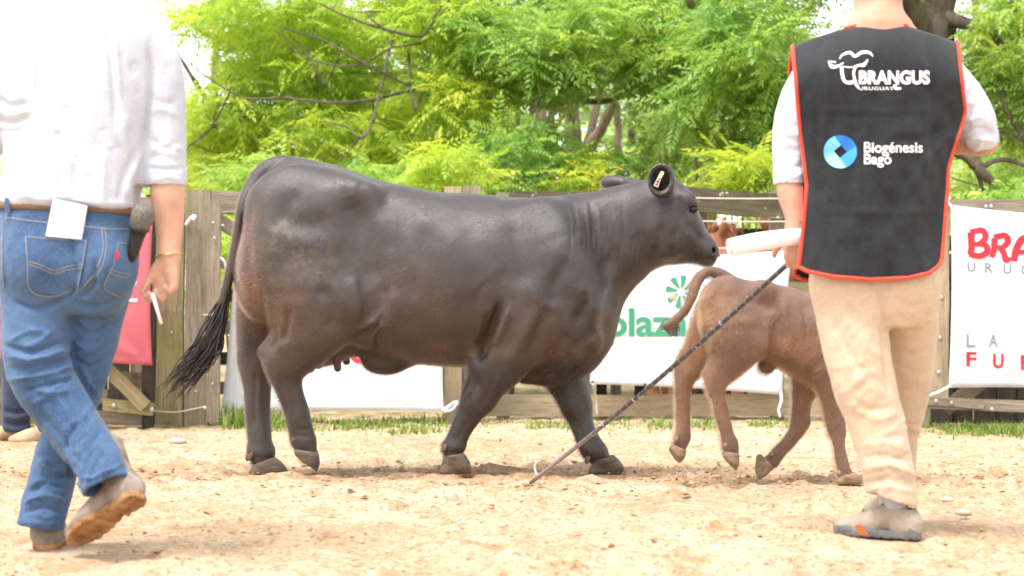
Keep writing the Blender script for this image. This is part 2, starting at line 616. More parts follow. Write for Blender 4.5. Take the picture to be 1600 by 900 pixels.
def clods():
    rg = np.random.default_rng(8)
    bag = Bag()
    ico = [(0, 0, 1), (0.9, 0, 0.3), (0.28, 0.85, 0.3), (-0.72, 0.53, 0.3), (-0.72, -0.53, 0.3), (0.28, -0.85, 0.3), (0, 0, -0.3)]
    fc = [(0, 1, 2), (0, 2, 3), (0, 3, 4), (0, 4, 5), (0, 5, 1), (6, 2, 1), (6, 3, 2), (6, 4, 3), (6, 5, 4), (6, 1, 5)]
    ico = np.array(ico, float)
    for i in range(4600):
        if i < 2000: y = rg.normal(7.75, 0.45); x = rg.uniform(-3.2, 3.2)
        else: y = 3.9 + 8 * rg.random() ** 1.6; x = rg.uniform(-3.6, 3.6)
        s = 0.0035 + 0.010 * rg.random() ** 4
        if i % 90 == 0: s *= 1.6
        V = ico * (1 + 0.35 * rg.normal(size=ico.shape)) * s * [1.3, 1.3, 0.75]
        bag.add(V + [x, y, 0.004], fc)
    o = bag.obj('clods', mottled('dry_clods', (0.20, 0.10, 0.045), (0.48, 0.31, 0.18), 9, 0.95, 0.1, 60, 0.3), None, False)
    tag(o, 'crumbs of trodden soil and dung scattered over the sand', kind='stuff')
clods()
M_stone = mottled('pale_stone', (0.42, 0.36, 0.30), (0.56, 0.50, 0.43), 14, 0.9, 0.2, 40, 0.3)
def stone(px, py, w, lab):
    x, y = gp(px, py)
    s = w * y / F
    V, Q = ball((0, 0, 0), (s, s * 0.7, s * 0.38), 12, 8)
    V = V * (1 + 0.25 * fbm(V / s * 1.3 + px, 2, 3))[:, None]
    o = obj('stone', V + [x, y, s * 0.12], Q, M_stone)
    tag(o, lab, 'stone')
stone(1480, 782, 10, 'small pale stone on the sand right of the beige trousers')
stone(1505, 803, 15, 'wider pale stone on the sand at the far right, nearest the camera')
stone(275, 692, 16, 'pale flat stone on the sand below the cow\'s tail')
stone(508, 722, 11, 'pale stone on the sand beside the cow\'s lifted hind hoof')
stone(1122, 858, 9, 'small pale stone alone on the blown-out foreground sand')

# ------------------------------------------------------------------ weathered timber
def wood_mat(name, c1, c2, moss=(0.16, 0.17, 0.05), mossy=0.5, lichen=0.0):
    m, t, b = newmat(name, 0.9, 0.15)
    v = coords(t, (1, 1, 1), True)
    g = coords(t, (14, 14, 1.1), True)
    c = ramp(t, noise(t, g, 3.0, 6, 0.65), [(0.30, c1), (0.70, c2)])
    c = mix(t, ramp(t, noise(t, coords(t, (60, 60, 2.0), True), 3, 4, 0.7), [(0.54, 0.0), (0.66, 0.7)]), c, tuple(x * 0.35 for x in c1))
    c = mix(t, ramp(t, noise(t, v, 2.2, 5, 0.65), [(0.50, 0.0), (0.72, mossy)]), c, moss)
    if lichen:
        c = mix(t, ramp(t, noise(t, v, 17, 5, 0.7), [(0.61, 0.0), (0.66, lichen)]), c, (0.55, 0.55, 0.44))
    t.links.new(c, b.inputs['Base Color'])
    bump(t, b, noise(t, g, 6, 5, 0.7), 0.6, 0.008)
    return m
M_wood = wood_mat('weathered_grey_wood', (0.18, 0.142, 0.105), (0.36, 0.30, 0.23), mossy=0.35)
M_wood_moss = wood_mat('mossy_wood', (0.20, 0.165, 0.085), (0.38, 0.315, 0.18), (0.32, 0.28, 0.09), 0.8)
M_wood_dark = wood_mat('dark_shaded_wood', (0.035, 0.03, 0.024), (0.085, 0.072, 0.055), (0.05, 0.055, 0.02), 0.5)  # dark timber; shade of the pen walls is put into this colour too
M_wood_lichen = wood_mat('lichen_wood', (0.07, 0.058, 0.04), (0.15, 0.125, 0.085), (0.13, 0.13, 0.04), 0.6, 0.9)
M_kerb = wood_mat('pale_kerb_board', (0.28, 0.215, 0.14), (0.44, 0.35, 0.235), (0.28, 0.23, 0.12), 0.4)
M_bolt, _t, _b = newmat('zinc_bolt', 0.45, 0.5); _b.inputs['Base Color'].default_value = (0.42, 0.41, 0.40, 1); _b.inputs['Metallic'].default_value = 0.5
M_wire, _t, _b = newmat('pale_fence_wire', 0.6, 0.4); _b.inputs['Base Color'].default_value = (0.55, 0.50, 0.42, 1)
M_rope = mottled('white_cord', (0.70, 0.68, 0.64), (0.82, 0.80, 0.78), 60, 0.85, 0.2, 200, 0.5)

def board(parent, name, a, b, Ya, Yb, w, th, mat, seed=0, roll=0.0):
    """a plank from pixel a to pixel b at depths Ya, Yb; w = width in px, th = thickness in m; uneven sawn edges"""
    rg = np.random.default_rng(seed + int(a[0] * 7 + a[1] * 13 + b[0] * 3))
    p0, p1 = P(a[0], a[1], Ya), P(b[0], b[1], Yb)
    L = np.linalg.norm(p1 - p0)
    z = (p1 - p0) / L
    y = np.array([0, 1.0, 0]); y = y - z * (y @ z); y /= np.linalg.norm(y)
    x = np.cross(y, z)
    hw = w * (Ya + Yb) / 2 / F / 2
    n = 7
    V = []
    for i in range(n):
        t = i / (n - 1)
        e = rg.normal(0, 0.035 * hw, 4)
        off = rg.normal(0, 0.004)
        dz = 0 if 0 < i < n - 1 else rg.normal(0, 0.008)
        for sx, sy in ((-1, -1), (1, -1), (1, 1), (-1, 1)):
            k = (sx + 1) // 2
            V.append((sx * hw + e[k] * sx, sy * th / 2 + off, (t - 0.5) * L + dz))
    Q = []
    for i in range(n - 1):
        for j in range(4):
            j2 = (j + 1) % 4
            Q.append((i * 4 + j, i * 4 + j2, (i + 1) * 4 + j2, (i + 1) * 4 + j))
    Q += [(3, 2, 1, 0), tuple((n - 1) * 4 + j for j in range(4))]
    o = obj(name, np.array(V), Q, mat, parent, False, True)
    M = Matrix(((x[0], y[0], z[0], 0), (x[1], y[1], z[1], 0), (x[2], y[2], z[2], 0), (0, 0, 0, 1)))
    c = (p0 + p1) / 2 - origin(parent)
    M.translation = Vector([float(q) for q in c])
    o.matrix_local = M
    return o

def bolts(parent, pts, r=4.2):
    for (x, y, Y) in pts:
        V, Q = ball(P(x, y, Y), np.array([r, r * 0.5, r]) * Y / F, 8, 5)
        obj('bolt', V, Q, M_bolt, parent)

def strand(parent, name, pts, r, mat, sides=6):
    q = catmull([P(*p) for p in pts], 5)
    V, Q = tube(q, r, sides)
    return obj(name, V, fixq(Q), mat, parent)

def at_ground(px, Y):
    q = P(px, 600, Y); return (q[0], Y, 0)

def gy(Y): return HOR + CAMZ * F / Y

# --- timbers left of the cow: two broad planks, a narrow one, and the pen gate between them and the banner
Y0 = 11.9
g = thing('plank_fence', 'tall weathered grey and mossy upright planks behind the cow\'s tail', 'fence', at_ground(300, Y0))
board(g, 'post', (241, gy(Y0)), (240, 306), Y0 + 0.25, Y0 + 0.25, 17, 0.12, M_wood_dark)
board(g, 'plank', (266, gy(Y0)), (267, 305), Y0 + 0.02, Y0 + 0.02, 43, 0.05, M_wood_moss, 2)
board(g, 'plank', (307, gy(Y0) + 1), (311, 297), Y0, Y0, 38, 0.06, M_wood, 5)
board(g, 'plank', (333, gy(Y0) - 2), (334, 312), Y0 - 0.05, Y0 - 0.05, 20, 0.045, M_wood, 1)
bolts(g, [(333, 348, Y0 - 0.085), (335, 372, Y0 - 0.085), (333, 520, Y0 - 0.085), (332, 600, Y0 - 0.085), (268, 520, Y0 - 0.02), (306, 612, Y0 - 0.04)], 2.4)
strand(g, 'wire', [(238, 642, Y0 - 0.06), (275, 644, Y0 - 0.07), (318, 636, Y0 - 0.06)], 0.006, M_wire)
strand(g, 'wire', [(318, 492, Y0 - 0.05), (330, 492, Y0 - 0.09), (343, 488, Y0 - 0.06)], 0.006, M_wire)
strand(g, 'cord_knot', [(290, 352, Y0 - .05), (299, 340, Y0 - .07), (305, 338, Y0 - .08), (301, 344, Y0 - .08)], 0.011, M_rope)

# --- pen gate behind the white banner under the cow
Yg = 12.15
g = thing('wooden_gate', 'weathered slatted gate behind the white banner under the black cow', 'gate', at_ground(520, Yg))
board(g, 'top_rail', (332, 316), (790, 322), Yg, Yg + 0.5, 33, 0.05, M_wood, 3)
board(g, 'brace', (340, 343), (690, 560), Yg - 0.06, Yg + 0.3, 22, 0.04, M_wood, 4)
for i, yy in enumerate((412, 462, 512, 560, 606)):
    board(g, 'slat', (338, yy), (790, yy), Yg + 0.02, Yg + 0.5, 20 if i else 14, 0.035, M_wood_dark if i % 2 else M_wood, 10 + i)
board(g, 'post', (708, gy(12.45)), (708, 292), 12.45, 12.45, 27, 0.12, M_kerb, 3)
board(g, 'post', (738, gy(12.6)), (738, 291), 12.6, 12.6, 27, 0.12, M_wood, 7)
strand(g, 'rod', [(340, 333, Yg - 0.04), (360, 332, Yg - 0.04), (372, 333, Yg - 0.04)], 0.012, M_wood)
bolts(g, [(348, 353, Yg - 0.1)], 3)

# --- middle fence: kerb board, rails, posts, lichen-spotted top board
Ym = 12.95
g = thing('rail_fence', 'lichen-spotted rail fence with a pale kerb board behind the cow\'s head and the calf', 'fence', at_ground(1000, Ym))
board(g, 'kerb_board', (752, 634), (1015, 634), Ym, Ym, 33, 0.07, M_kerb, 1)
board(g, 'kerb_board', (1017, 633), (1300, 632), Ym, Ym - 0.1, 34, 0.07, M_kerb, 2)
board(g, 'top_rail', (1072, 311), (1262, 327), Ym, Ym, 38, 0.05, M_wood_lichen, 3)
board(g, 'top_rail', (800, 318), (1070, 316), Ym, Ym + 0.02, 36, 0.05, M_wood_lichen, 4)
for i, yy in enumerate((452, 508, 560)):
    board(g, 'rail', (770, yy), (1275, yy + 4), Ym + 0.06, Ym + 0.06, 30, 0.05, M_wood_moss if i == 0 else M_wood, 20 + i)
for i, (x, top) in enumerate(((786, 300), (918, 305), (1096, 318), (1213, 298))):
    board(g, 'post', (x, gy(Ym + 0.15)), (x, top), Ym + 0.15, Ym + 0.15, 20 if i != 2 else 15, 0.11, M_wood if i != 2 else M_wood_lichen, 30 + i)
for (x, m_) in ((940, M_wood_dark), (962, M_wood), (1000, M_wood_dark)):
    board(g, 'picket', (x, gy(Ym + 0.3)), (x, 470), Ym + 0.3, Ym + 0.3, 16, 0.04, m_, int(x))
for (y0, y1) in ((309, 310), (345, 346), (386, 389)):
    strand(g, 'wire', [(1060, y0, Ym - 0.05), (1160, (y0 + y1) / 2 + 1, Ym - 0.05), (1275, y1, Ym - 0.05)], 0.006, M_wire)
# --- dark boarded wall of the pen further back
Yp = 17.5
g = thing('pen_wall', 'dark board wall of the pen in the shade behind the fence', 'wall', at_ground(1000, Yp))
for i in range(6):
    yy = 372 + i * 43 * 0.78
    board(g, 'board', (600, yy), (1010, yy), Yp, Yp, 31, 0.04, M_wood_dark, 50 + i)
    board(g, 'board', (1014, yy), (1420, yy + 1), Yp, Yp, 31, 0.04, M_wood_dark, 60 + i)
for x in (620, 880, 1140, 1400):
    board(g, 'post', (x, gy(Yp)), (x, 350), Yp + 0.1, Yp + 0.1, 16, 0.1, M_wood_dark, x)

# --- right gate behind the red-lettered banner
Yr = 11.6
g = thing('wooden_gate', 'bolted timber gate behind the red-lettered banner at the far right', 'gate', at_ground(1540, Yr))
board(g, 'top_rail', (1462, 323), (1960, 323), Yr, Yr, 21, 0.07, M_wood, 1)
board(g, 'post', (1468, 640), (1470, 314), Yr - 0.02, Yr - 0.02, 24, 0.07, M_kerb, 2)
board(g, 'hinge_post', (1436, gy(Yr + 0.15)), (1446, 318), Yr + 0.15, Yr + 0.15, 26, 0.14, M_wood, 8)
board(g, 'bottom_rail', (1446, 629), (1960, 648), Yr - 0.06, Yr - 0.06, 19, 0.05, M_wood, 3)
board(g, 'brace', (1478, 638), (1640, 520), Yr + 0.03, Yr + 0.03, 22, 0.04, M_wood, 4)
board(g, 'hinge_strap', (1440, 627), (1535, 634), Yr - 0.1, Yr - 0.1, 10, 0.012, M_wood, 5)
for i, yy in enumerate((380, 440, 500, 560)):
    board(g, 'slat', (1462, yy), (1960, yy), Yr + 0.05, Yr + 0.05, 24, 0.035, M_wood_dark, 6 + i)
bolts(g, [(1463, 627, Yr - .11), (1487, 630, Yr - .11), (1530, 635, Yr - .1), (1550, 640, Yr - .1), (1541, 323, Yr - .05), (1549, 323, Yr - .05),
          (1471, 465, Yr - .06), (1469, 528, Yr - .06), (1467, 582, Yr - .06), (1471, 400, Yr - .06)], 3.6)
for k, (x, w_) in enumerate(((1520, 40), (1570, 44), (1620, 40))):
    pass
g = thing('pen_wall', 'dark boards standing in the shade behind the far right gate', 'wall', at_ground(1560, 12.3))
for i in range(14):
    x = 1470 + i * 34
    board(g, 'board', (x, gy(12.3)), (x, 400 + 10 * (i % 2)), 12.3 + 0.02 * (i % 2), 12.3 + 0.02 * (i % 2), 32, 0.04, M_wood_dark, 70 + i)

# --- left gate behind the man in the white shirt, with the red banner on it
Yl = 11.6
g = thing('wooden_gate', 'mossy bolted gate under the red banner behind the man in the white shirt', 'gate', at_ground(120, Yl))
board(g, 'bottom_rail', (-300, 612), (168, 620), Yl, Yl, 22, 0.05, M_wood, 1)
board(g, 'bottom_rail', (166, 632), (242, 640), Yl - 0.05, Yl - 0.05, 19, 0.05, M_wood_moss, 2)
board(g, 'brace', (228, 636), (60, 470), Yl - 0.1, Yl - 0.1, 21, 0.04, M_wood_moss, 3)
board(g, 'rail', (178, 593), (222, 594), Yl + 0.06, Yl + 0.06, 25, 0.05, M_wood, 9)
board(g, 'top_rail', (-300, 318), (240, 322), Yl, Yl, 26, 0.05, M_wood, 4)
for i, yy in enumerate((385, 440, 495, 550, 650)):
    board(g, 'slat', (-300, yy), (240, yy + 3), Yl + 0.05, Yl + 0.05, 22, 0.035, M_wood_dark if i % 2 else M_wood, 5 + i)
board(g, 'post', (231, gy(Yl)), (233, 312), Yl + 0.02, Yl + 0.02, 15, 0.09, M_wood_dark, 11)
bolts(g, [(178, 634, Yl - .09), (217, 637, Yl - .09), (168, 590, Yl - .13), (237, 640, Yl - .09)], 4.2)
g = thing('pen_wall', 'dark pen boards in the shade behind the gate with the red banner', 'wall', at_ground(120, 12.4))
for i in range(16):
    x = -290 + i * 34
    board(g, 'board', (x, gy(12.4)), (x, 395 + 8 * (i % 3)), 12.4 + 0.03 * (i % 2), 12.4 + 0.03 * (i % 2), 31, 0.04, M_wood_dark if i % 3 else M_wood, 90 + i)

# ------------------------------------------------------------------ lettering
def text_mesh(body, size=1.0, bold=0.0, xs=1.0, space=1.0, maxe=0.12):
    c = bpy.data.curves.new('txt', 'FONT')
    c.body = body; c.size = size; c.offset = bold; c.space_character = space; c.resolution_u = 4
    o = bpy.data.objects.new('txt', c)
    COL.objects.link(o)
    dg = bpy.context.evaluated_depsgraph_get(); dg.update()
    me = bpy.data.meshes.new_from_object(o.evaluated_get(dg))
    bm = bmesh.new(); bm.from_mesh(me)
    bmesh.ops.triangulate(bm, faces=bm.faces[:])
    for _ in range(5):
        ed = [e for e in bm.edges if e.calc_length() > maxe * size]
        if not ed: break
        bmesh.ops.subdivide_edges(bm, edges=ed, cuts=1)
        bmesh.ops.triangulate(bm, faces=bm.faces[:])
    V = np.array([v.co[:] for v in bm.verts]); V[:, 0] *= xs
    Q = [tuple(v.index for v in f.verts) for f in bm.faces]
    bm.verts.index_update()
    bm.free()
    bpy.data.objects.remove(o); bpy.data.meshes.remove(me); bpy.data.curves.remove(c)
    return V, Q

def lay_text(parent, name, body, x0, x1, base, cap, surf, mat, bold=0.0, space=1.0, rise=0.0, slant=0.0, lift=0.004):
    """text between pixels x0..x1, baseline py base, cap height in px, laid on surf(px,py,lift)"""
    V, Q = text_mesh(body, 1.0, bold, 1.0, space)
    a, b = V[:, 0].min(), V[:, 0].max()
    cap_h = 0.70
    px = x0 + (V[:, 0] - a) / (b - a) * (x1 - x0) + slant * V[:, 1]
    py = base - V[:, 1] / cap_h * cap - rise * (px - x0)
    W3 = np.array([surf(x, y, lift) for x, y in zip(px, py)])
    o = obj(name, W3, Q, mat, parent, False)
    return o

def lay_stroke(parent, name, lines, surf, mat, lift=0.004):
    """flat painted strokes: lines of (points px, width px)"""
    bag = Bag()
    for pts, w in lines:
        q = catmull(np.array(pts, float), 5) if len(pts) > 2 else np.array(pts, float)
        ws = np.broadcast_to(np.asarray(w, float), (len(pts),)) if np.ndim(w) else np.full(len(pts), w)
        wi = np.interp(np.linspace(0, 1, len(q)), np.linspace(0, 1, len(ws)), ws)
        T = np.gradient(q, axis=0); T /= np.linalg.norm(T, axis=1)[:, None] + 1e-9
        Nn = np.stack([-T[:, 1], T[:, 0]], 1)
        L_, R_ = q - Nn * wi[:, None] / 2, q + Nn * wi[:, None] / 2
        V = [surf(x, y, lift) for x, y in L_] + [surf(x, y, lift) for x, y in R_]
        n = len(q)
        bag.add(V, [(i, i + 1, n + i + 1, n + i) for i in range(n - 1)])
    return bag.obj(name, mat, parent, False)

def lay_poly(parent, name, polys, surf, mat, lift=0.004):
    bag = Bag()
    for p in polys:
        p = np.array(p, float); c = p.mean(0); n = len(p)
        V = [surf(x, y, lift) for x, y in p] + [surf(c[0], c[1], lift)]
        bag.add(V, [(i, (i + 1) % n, n) for i in range(n)])
    return bag.obj(name, mat, parent, False)

def flat(name, c, rough=0.7):
    m, t, b = newmat(name, rough, 0.2)
    b.inputs['Base Color'].default_value = (*c, 1)
    return m
M_print_red = flat('red_print', (0.62, 0.035, 0.05))
M_print_grey = flat('blue_grey_print', (0.20, 0.23, 0.30))
M_print_green = flat('green_print', (0.06, 0.29, 0.165))
M_print_peach = flat('peach_print', (0.80, 0.42, 0.25))
M_print_white = flat('white_print', (0.80, 0.80, 0.80))

# ------------------------------------------------------------------ banners
def cloth_mat(name, c, tr=0.35):
    m, t, b = newmat(name, 0.75, 0.2)
    v = coords(t)
    t.links.new(ramp(t, noise(t, v, 4, 4), [(0.3, tuple(x * 0.93 for x in c)), (0.7, c)]), b.inputs['Base Color'])
    bump(t, b, noise(t, coords(t, (1, 1, 0.6)), 9, 4, 0.55), 0.35, 0.02)
    tl = N_(t, 'ShaderNodeBsdfTranslucent'); tl.inputs['Color'].default_value = (*[min(1, x * 1.1) for x in c], 1)
    mx = N_(t, 'ShaderNodeMixShader'); mx.inputs[0].default_value = tr
    t.links.new(b.outputs[0], mx.inputs[1]); t.links.new(tl.outputs[0], mx.inputs[2]); t.links.new(mx.outputs[0], t.nodes['Material Output'].inputs['Surface'])
    return m
M_ban_white = cloth_mat('white_banner_cloth', (0.84, 0.845, 0.87))
M_ban_red = cloth_mat('red_banner_cloth', (0.72, 0.20, 0.24))

def banner(name, label, corners, Y, mat, seed, amp=0.02, extra=None, sag=4.0, nu=46, nv=34):
    """corners in px: top-left, top-right, bottom-right, bottom-left; a hanging printed sheet with folds"""
    tl, tr, br, bl = [np.array(c, float) for c in corners]
    cx = (tl + tr + br + bl) / 4
    def depth(px, py):
        q = np.array([[px * 0.012, py * 0.005, seed]])
        r = amp * (fbm(q, 2, seed)[0] + 0.55 * math.sin(px * 0.033 + py * 0.022 + seed) * math.exp(-((py - bl[1]) / 160) ** 2))
        for (c0, ang, kk, fade) in (extra or []):
            dx, dy = px - c0[0], py - c0[1]
            rr = math.hypot(dx, dy); th = math.atan2(dy, dx)
            r += 0.012 * math.sin(th * kk) * math.exp(-rr / fade) * min(1, rr / 15)
        return Y + r
    def surf(px, py, lift=0.0):
        return P(px, py, depth(px, py) - lift)
    root = thing(name, label, 'banner', at_ground(cx[0], Y))
    V = []
    for lift in (0.0, -0.003):
        for i in range(nu + 1):
            for j in range(nv + 1):
                u, v = i / nu, j / nv
                a = tl * (1 - u) + tr * u; b = bl * (1 - u) + br * u
                p = a * (1 - v) + b * v
                p = p + np.array([0, 1.0]) * sag * 4 * u * (1 - u) * (1 - 1.6 * v) + np.array([1.0, 0]) * sag * 0.8 * 4 * v * (1 - v) * (1 - 2 * u)
                V.append(surf(p[0], p[1], lift))
    m = (nu + 1) * (nv + 1)
    Q = []
    for i in range(nu):
        for j in range(nv):
            a = i * (nv + 1) + j
            Q.append((a, a + 1, a + nv + 2, a + nv + 1)); Q.append((m + a, m + a + nv + 1, m + a + nv + 2, m + a + 1))
    rim = [i * (nv + 1) for i in range(nu + 1)] + [nu * (nv + 1) + j for j in range(1, nv + 1)] + [i * (nv + 1) + nv for i in range(nu - 1, -1, -1)] + [j for j in range(nv - 1, 0, -1)]
    for a, b in zip(rim, rim[1:] + rim[:1]): Q.append((a, b, m + b, m + a))
    obj('sheet', np.array(V), Q, mat, root)
    return root, surf
def grommet(parent, pts, surf):
    for (x, y) in pts:
        q = surf(x, y, 0.003)
        V, Q = ball(q, (0.010, 0.004, 0.010), 8, 5)
        obj('grommet', V, Q, M_ink0, parent)
M_ink0 = flat('dark_eyelet', (0.05, 0.05, 0.055), 0.4)

# white banner under the cow
b1, s1 = banner('white_banner', 'white banner under the black cow\'s belly with cut-off red letters', [(368, 372), (697, 382), (693, 643), (345, 644)], 12.02, M_ban_white, 3, 0.012, [((690, 640), 0, 14, 90), ((348, 640), 0, 12, 60)])
lay_text(b1, 'lettering', 'ro.', 526, 588, 566, 44, s1, M_print_red, 0.02)
strand(b1, 'tie', [(348, 641, 11.99), (336, 643, 11.9), (322, 638, 11.85), (318, 636, 11.85)], 0.012, M_rope)
strand(b1, 'tie', [(330, 641, 11.86), (332, 650, 11.85), (329, 658, 11.85), (331, 662, 11.85)], 0.010, M_rope)
strand(b1, 'tie', [(692, 641, 12.0), (702, 634, 12.1), (712, 628, 12.3), (718, 632, 12.36)], 0.012, M_rope)
strand(b1, 'tie', [(694, 643, 12.0), (706, 640, 12.1), (716, 628, 12.3)], 0.010, M_rope)
strand(b1, 'tie', [(370, 374, 12.0), (356, 420, 11.9), (350, 408, 11.86), (343, 402, 11.85)], 0.010, M_rope)

# white banner with green lettering
b2, s2 = banner('green_lettered_banner', 'white banner with green pinwheel and green lettering behind the calf', [(930, 402), (1238, 390), (1223, 617), (921, 600)], 12.78, M_ban_white, 8, 0.014, [((1232, 395), 0, 12, 70), ((1220, 612), 0, 14, 60)])
grommet(b2, [(1234, 395), (1123, 399), (1219, 612), (1008, 601), (926, 597)], s2)
lay_text(b2, 'lettering', 'plazarural', 950, 1196, 524, 42, s2, M_print_green, 0.022, 0.98)
pet = []
for k in range(8):
    a = math.radians(k * 45 + 12)
    ca, sa = math.cos(a), math.sin(a)
    rot = lambda r, w: (1064 + r * ca - w * sa, 456 + r * sa * 1.08 + w * ca)
    pet.append([rot(6, -1.0), rot(23, -5.2), rot(24.5, 0.5), rot(22, 4.6), rot(6, 1.6)])
lay_poly(b2, 'pinwheel_emblem', pet, s2, M_print_green)
lay_poly(b2, 'pinwheel_peach_marks', [[(1046, 464), (1056, 461), (1058, 464), (1048, 468)], [(1050, 470), (1057, 466), (1058, 470)]], s2, M_print_peach)  # two peach marks printed over the pinwheel's lower left
strand(b2, 'tie', [(1220, 612, 12.75), (1221, 626, 12.7), (1217, 640, 12.68), (1219, 652, 12.68)], 0.010, M_rope)
strand(b2, 'tie', [(926, 600, 12.75), (931, 622, 12.85), (933, 650, 12.85)], 0.008, M_wire)
strand(b2, 'tie', [(1236, 391, 12.76), (1246, 384, 12.85), (1258, 386, 12.9)], 0.010, M_rope)

# white banner with red lettering at the right
b3, s3 = banner('red_lettered_banner', 'white banner with red and grey lettering on the gate at the far right', [(1485, 320), (1770, 342), (1770, 610), (1482, 606)], 11.5, M_ban_white, 5, 0.016, [((1487, 322), 0, 12, 80), ((1484, 604), 0, 12, 60)])
lay_stroke(b3, 'lettering', [
    ([(1517, 363), (1518, 385), (1516, 398)], [11, 10, 9]), ([(1516, 363), (1534, 360), (1540, 370), (1532, 380), (1521, 382)], [9, 9, 10, 8, 6]), ([(1522, 381), (1540, 383), (1542, 394), (1530, 400), (1515, 397)], [6, 9, 10, 9, 9]),
    ([(1554, 372), (1553, 390), (1550, 402)], [10, 9, 8]), ([(1553, 371), (1570, 368), (1575, 377), (1567, 386), (1558, 386)], [9, 9, 10, 8, 6]), ([(1560, 386), (1568, 394), (1572, 406), (1580, 404)], [7, 9, 10, 5]),
    ([(1584, 408), (1588, 390), (1596, 375), (1606, 370)], [10, 11, 11, 9]), ([(1604, 371), (1610, 390), (1612, 410)], [9, 9, 9]), ([(1590, 394), (1610, 394)], 7)], s3, M_print_red)
def spaced(parent, chars, xs, base, cap, w, surf, mat, bold, rise=0.0):
    for ch, x in zip(chars, xs):
        lay_text(parent, 'lettering', ch, x - w / 2, x + w / 2, base + rise * (x - xs[0]), cap, surf, mat, bold)
spaced(b3, 'URUGUAY', (1518, 1545, 1574, 1602, 1630, 1658, 1686), 424, 15, 12, s3, M_print_grey, 0.008, 0.06)
spaced(b3, 'LA', (1517, 1552), 542, 20, 14, s3, M_print_grey, 0.008)
spaced(b3, 'FUERZA', (1518, 1560, 1603, 1645, 1687, 1725), 572, 22, 16, s3, M_print_red, 0.022, 0.06)
strand(b3, 'tie', [(1485, 603, 11.47), (1468, 612, 11.45), (1452, 618, 11.45)], 0.010, M_rope)
strand(b3, 'tie', [(1486, 321, 11.48), (1480, 316, 11.5), (1484, 308, 11.52)], 0.010, M_rope)

# red banner behind the man at the left
b4, s4 = banner('red_banner', 'faded red banner with white letters on the gate behind the man in the white shirt', [(-80, 342), (238, 352), (238, 571), (-80, 560)], 11.42, M_ban_red, 12, 0.03, [((236, 568), 0, 10, 80)])
lay_text(b4, 'lettering', 'Z', 191, 215, 471, 32, s4, M_print_white, 0.01)
lay_text(b4, 'lettering', 'v', 160, 172, 556, 22, s4, M_print_white, 0.012)

# ------------------------------------------------------------------ grass and weeds along the fence foot
def grass_strip():
    rg = np.random.default_rng(21)
    V = []; Q = []; var = []
    def blade(x, y, h, lean, az, w):
        n0 = len(V)
        d = np.array([math.cos(az), math.sin(az), 0]); s = np.array([-d[1], d[0], 0])
        for t in (0, 0.5, 1.0):
            c = np.array([x, y, -0.01]) + d * lean * t * t + np.array([0, 0, h * t * (1 - 0.2 * t * lean / h)])
            ww = w * (1 - t) + 0.0004
            V.append(c - s * ww); V.append(c + s * ww)
        Q.append((n0, n0 + 1, n0 + 3, n0 + 2)); Q.append((n0 + 2, n0 + 3, n0 + 5, n0 + 4))
        var.extend([rg.random()] * 6)
    patches = [(345, 440, 666, 0.13, 700), (440, 700, 664, 0.07, 1300), (700, 1010, 662, 0.035, 420), (1012, 1050, 664, 0.06, 150), (1080, 1130, 664, 0.05, 160), (1170, 1260, 664, 0.06, 300), (1440, 1600, 674, 0.075, 1300),
               (1600, 1720, 674, 0.1, 500), (252, 280, 660, 0.10, 90), (-60, 60, 668, 0.05, 100), (820, 900, 668, 0.05, 220), (570, 690, 672, 0.05, 300)]
    for (x0, x1, py, h, n) in patches:
        for _ in range(n):
            px = rg.uniform(x0, x1); Y = CAMZ * F / (py + rg.normal(0, 3.5) - HOR)
            x = (px - 800) * Y / F
            cl = 0.5 + 0.5 * float(vnoise(np.array([[x * 5, Y * 4, 0.0]]), 3)[0])
            if rg.random() > 0.25 + cl: continue
            blade(x, Y, h * rg.uniform(0.4, 1.2) * (0.6 + 0.7 * cl), rg.uniform(0.2, 0.9) * h, rg.uniform(0, 6.28), rg.uniform(0.004, 0.009))
    m, t, b = newmat('grass_blades', 0.6, 0.3)
    a = N_(t, 'ShaderNodeAttribute', attribute_name='var')
    c = ramp(t, a.outputs['Fac'], [(0.0, (0.10, 0.20, 0.025)), (0.6, (0.20, 0.31, 0.05)), (1.0, (0.36, 0.33, 0.12))])
    t.links.new(c, b.inputs['Base Color'])
    tr = N_(t, 'ShaderNodeBsdfTranslucent'); t.links.new(c, tr.inputs['Color'])
    mx = N_(t, 'ShaderNodeMixShader'); mx.inputs[0].default_value = 0.4
    t.links.new(b.outputs[0], mx.inputs[1]); t.links.new(tr.outputs[0], mx.inputs[2]); t.links.new(mx.outputs[0], t.nodes['Material Output'].inputs['Surface'])
    o = obj('grass', np.array(V), np.array(Q), m, None, False, attrs={'var': var})
    tag(o, 'short green grass and weeds along the foot of the fence', kind='stuff')
    return m
M_grass = grass_strip()
# ------------------------------------------------------------------ trees
def leaf_mat(name, stops, transl=0.5):
    m, t, b = newmat(name, 0.45, 0.35)
    a = N_(t, 'ShaderNodeAttribute', attribute_name='var')
    c = ramp(t, a.outputs['Fac'], stops)
    t.links.new(c, b.inputs['Base Color'])
    tr = N_(t, 'ShaderNodeBsdfTranslucent')
    c2 = mix(t, 1.0, c, (1.2, 1.15, 0.8), 'MULTIPLY')
    t.links.new(c2, tr.inputs['Color'])
    mx = N_(t, 'ShaderNodeMixShader'); mx.inputs[0].default_value = transl
    t.links.new(b.outputs[0], mx.inputs[1]); t.links.new(tr.outputs[0], mx.inputs[2])
    t.links.new(mx.outputs[0], t.nodes['Material Output'].inputs['Surface'])
    return m
M_leaf_fresh = leaf_mat('fresh_leaves', [(0.0, (0.20, 0.37, 0.09)), (0.55, (0.36, 0.54, 0.13)), (1.0, (0.55, 0.64, 0.13))])
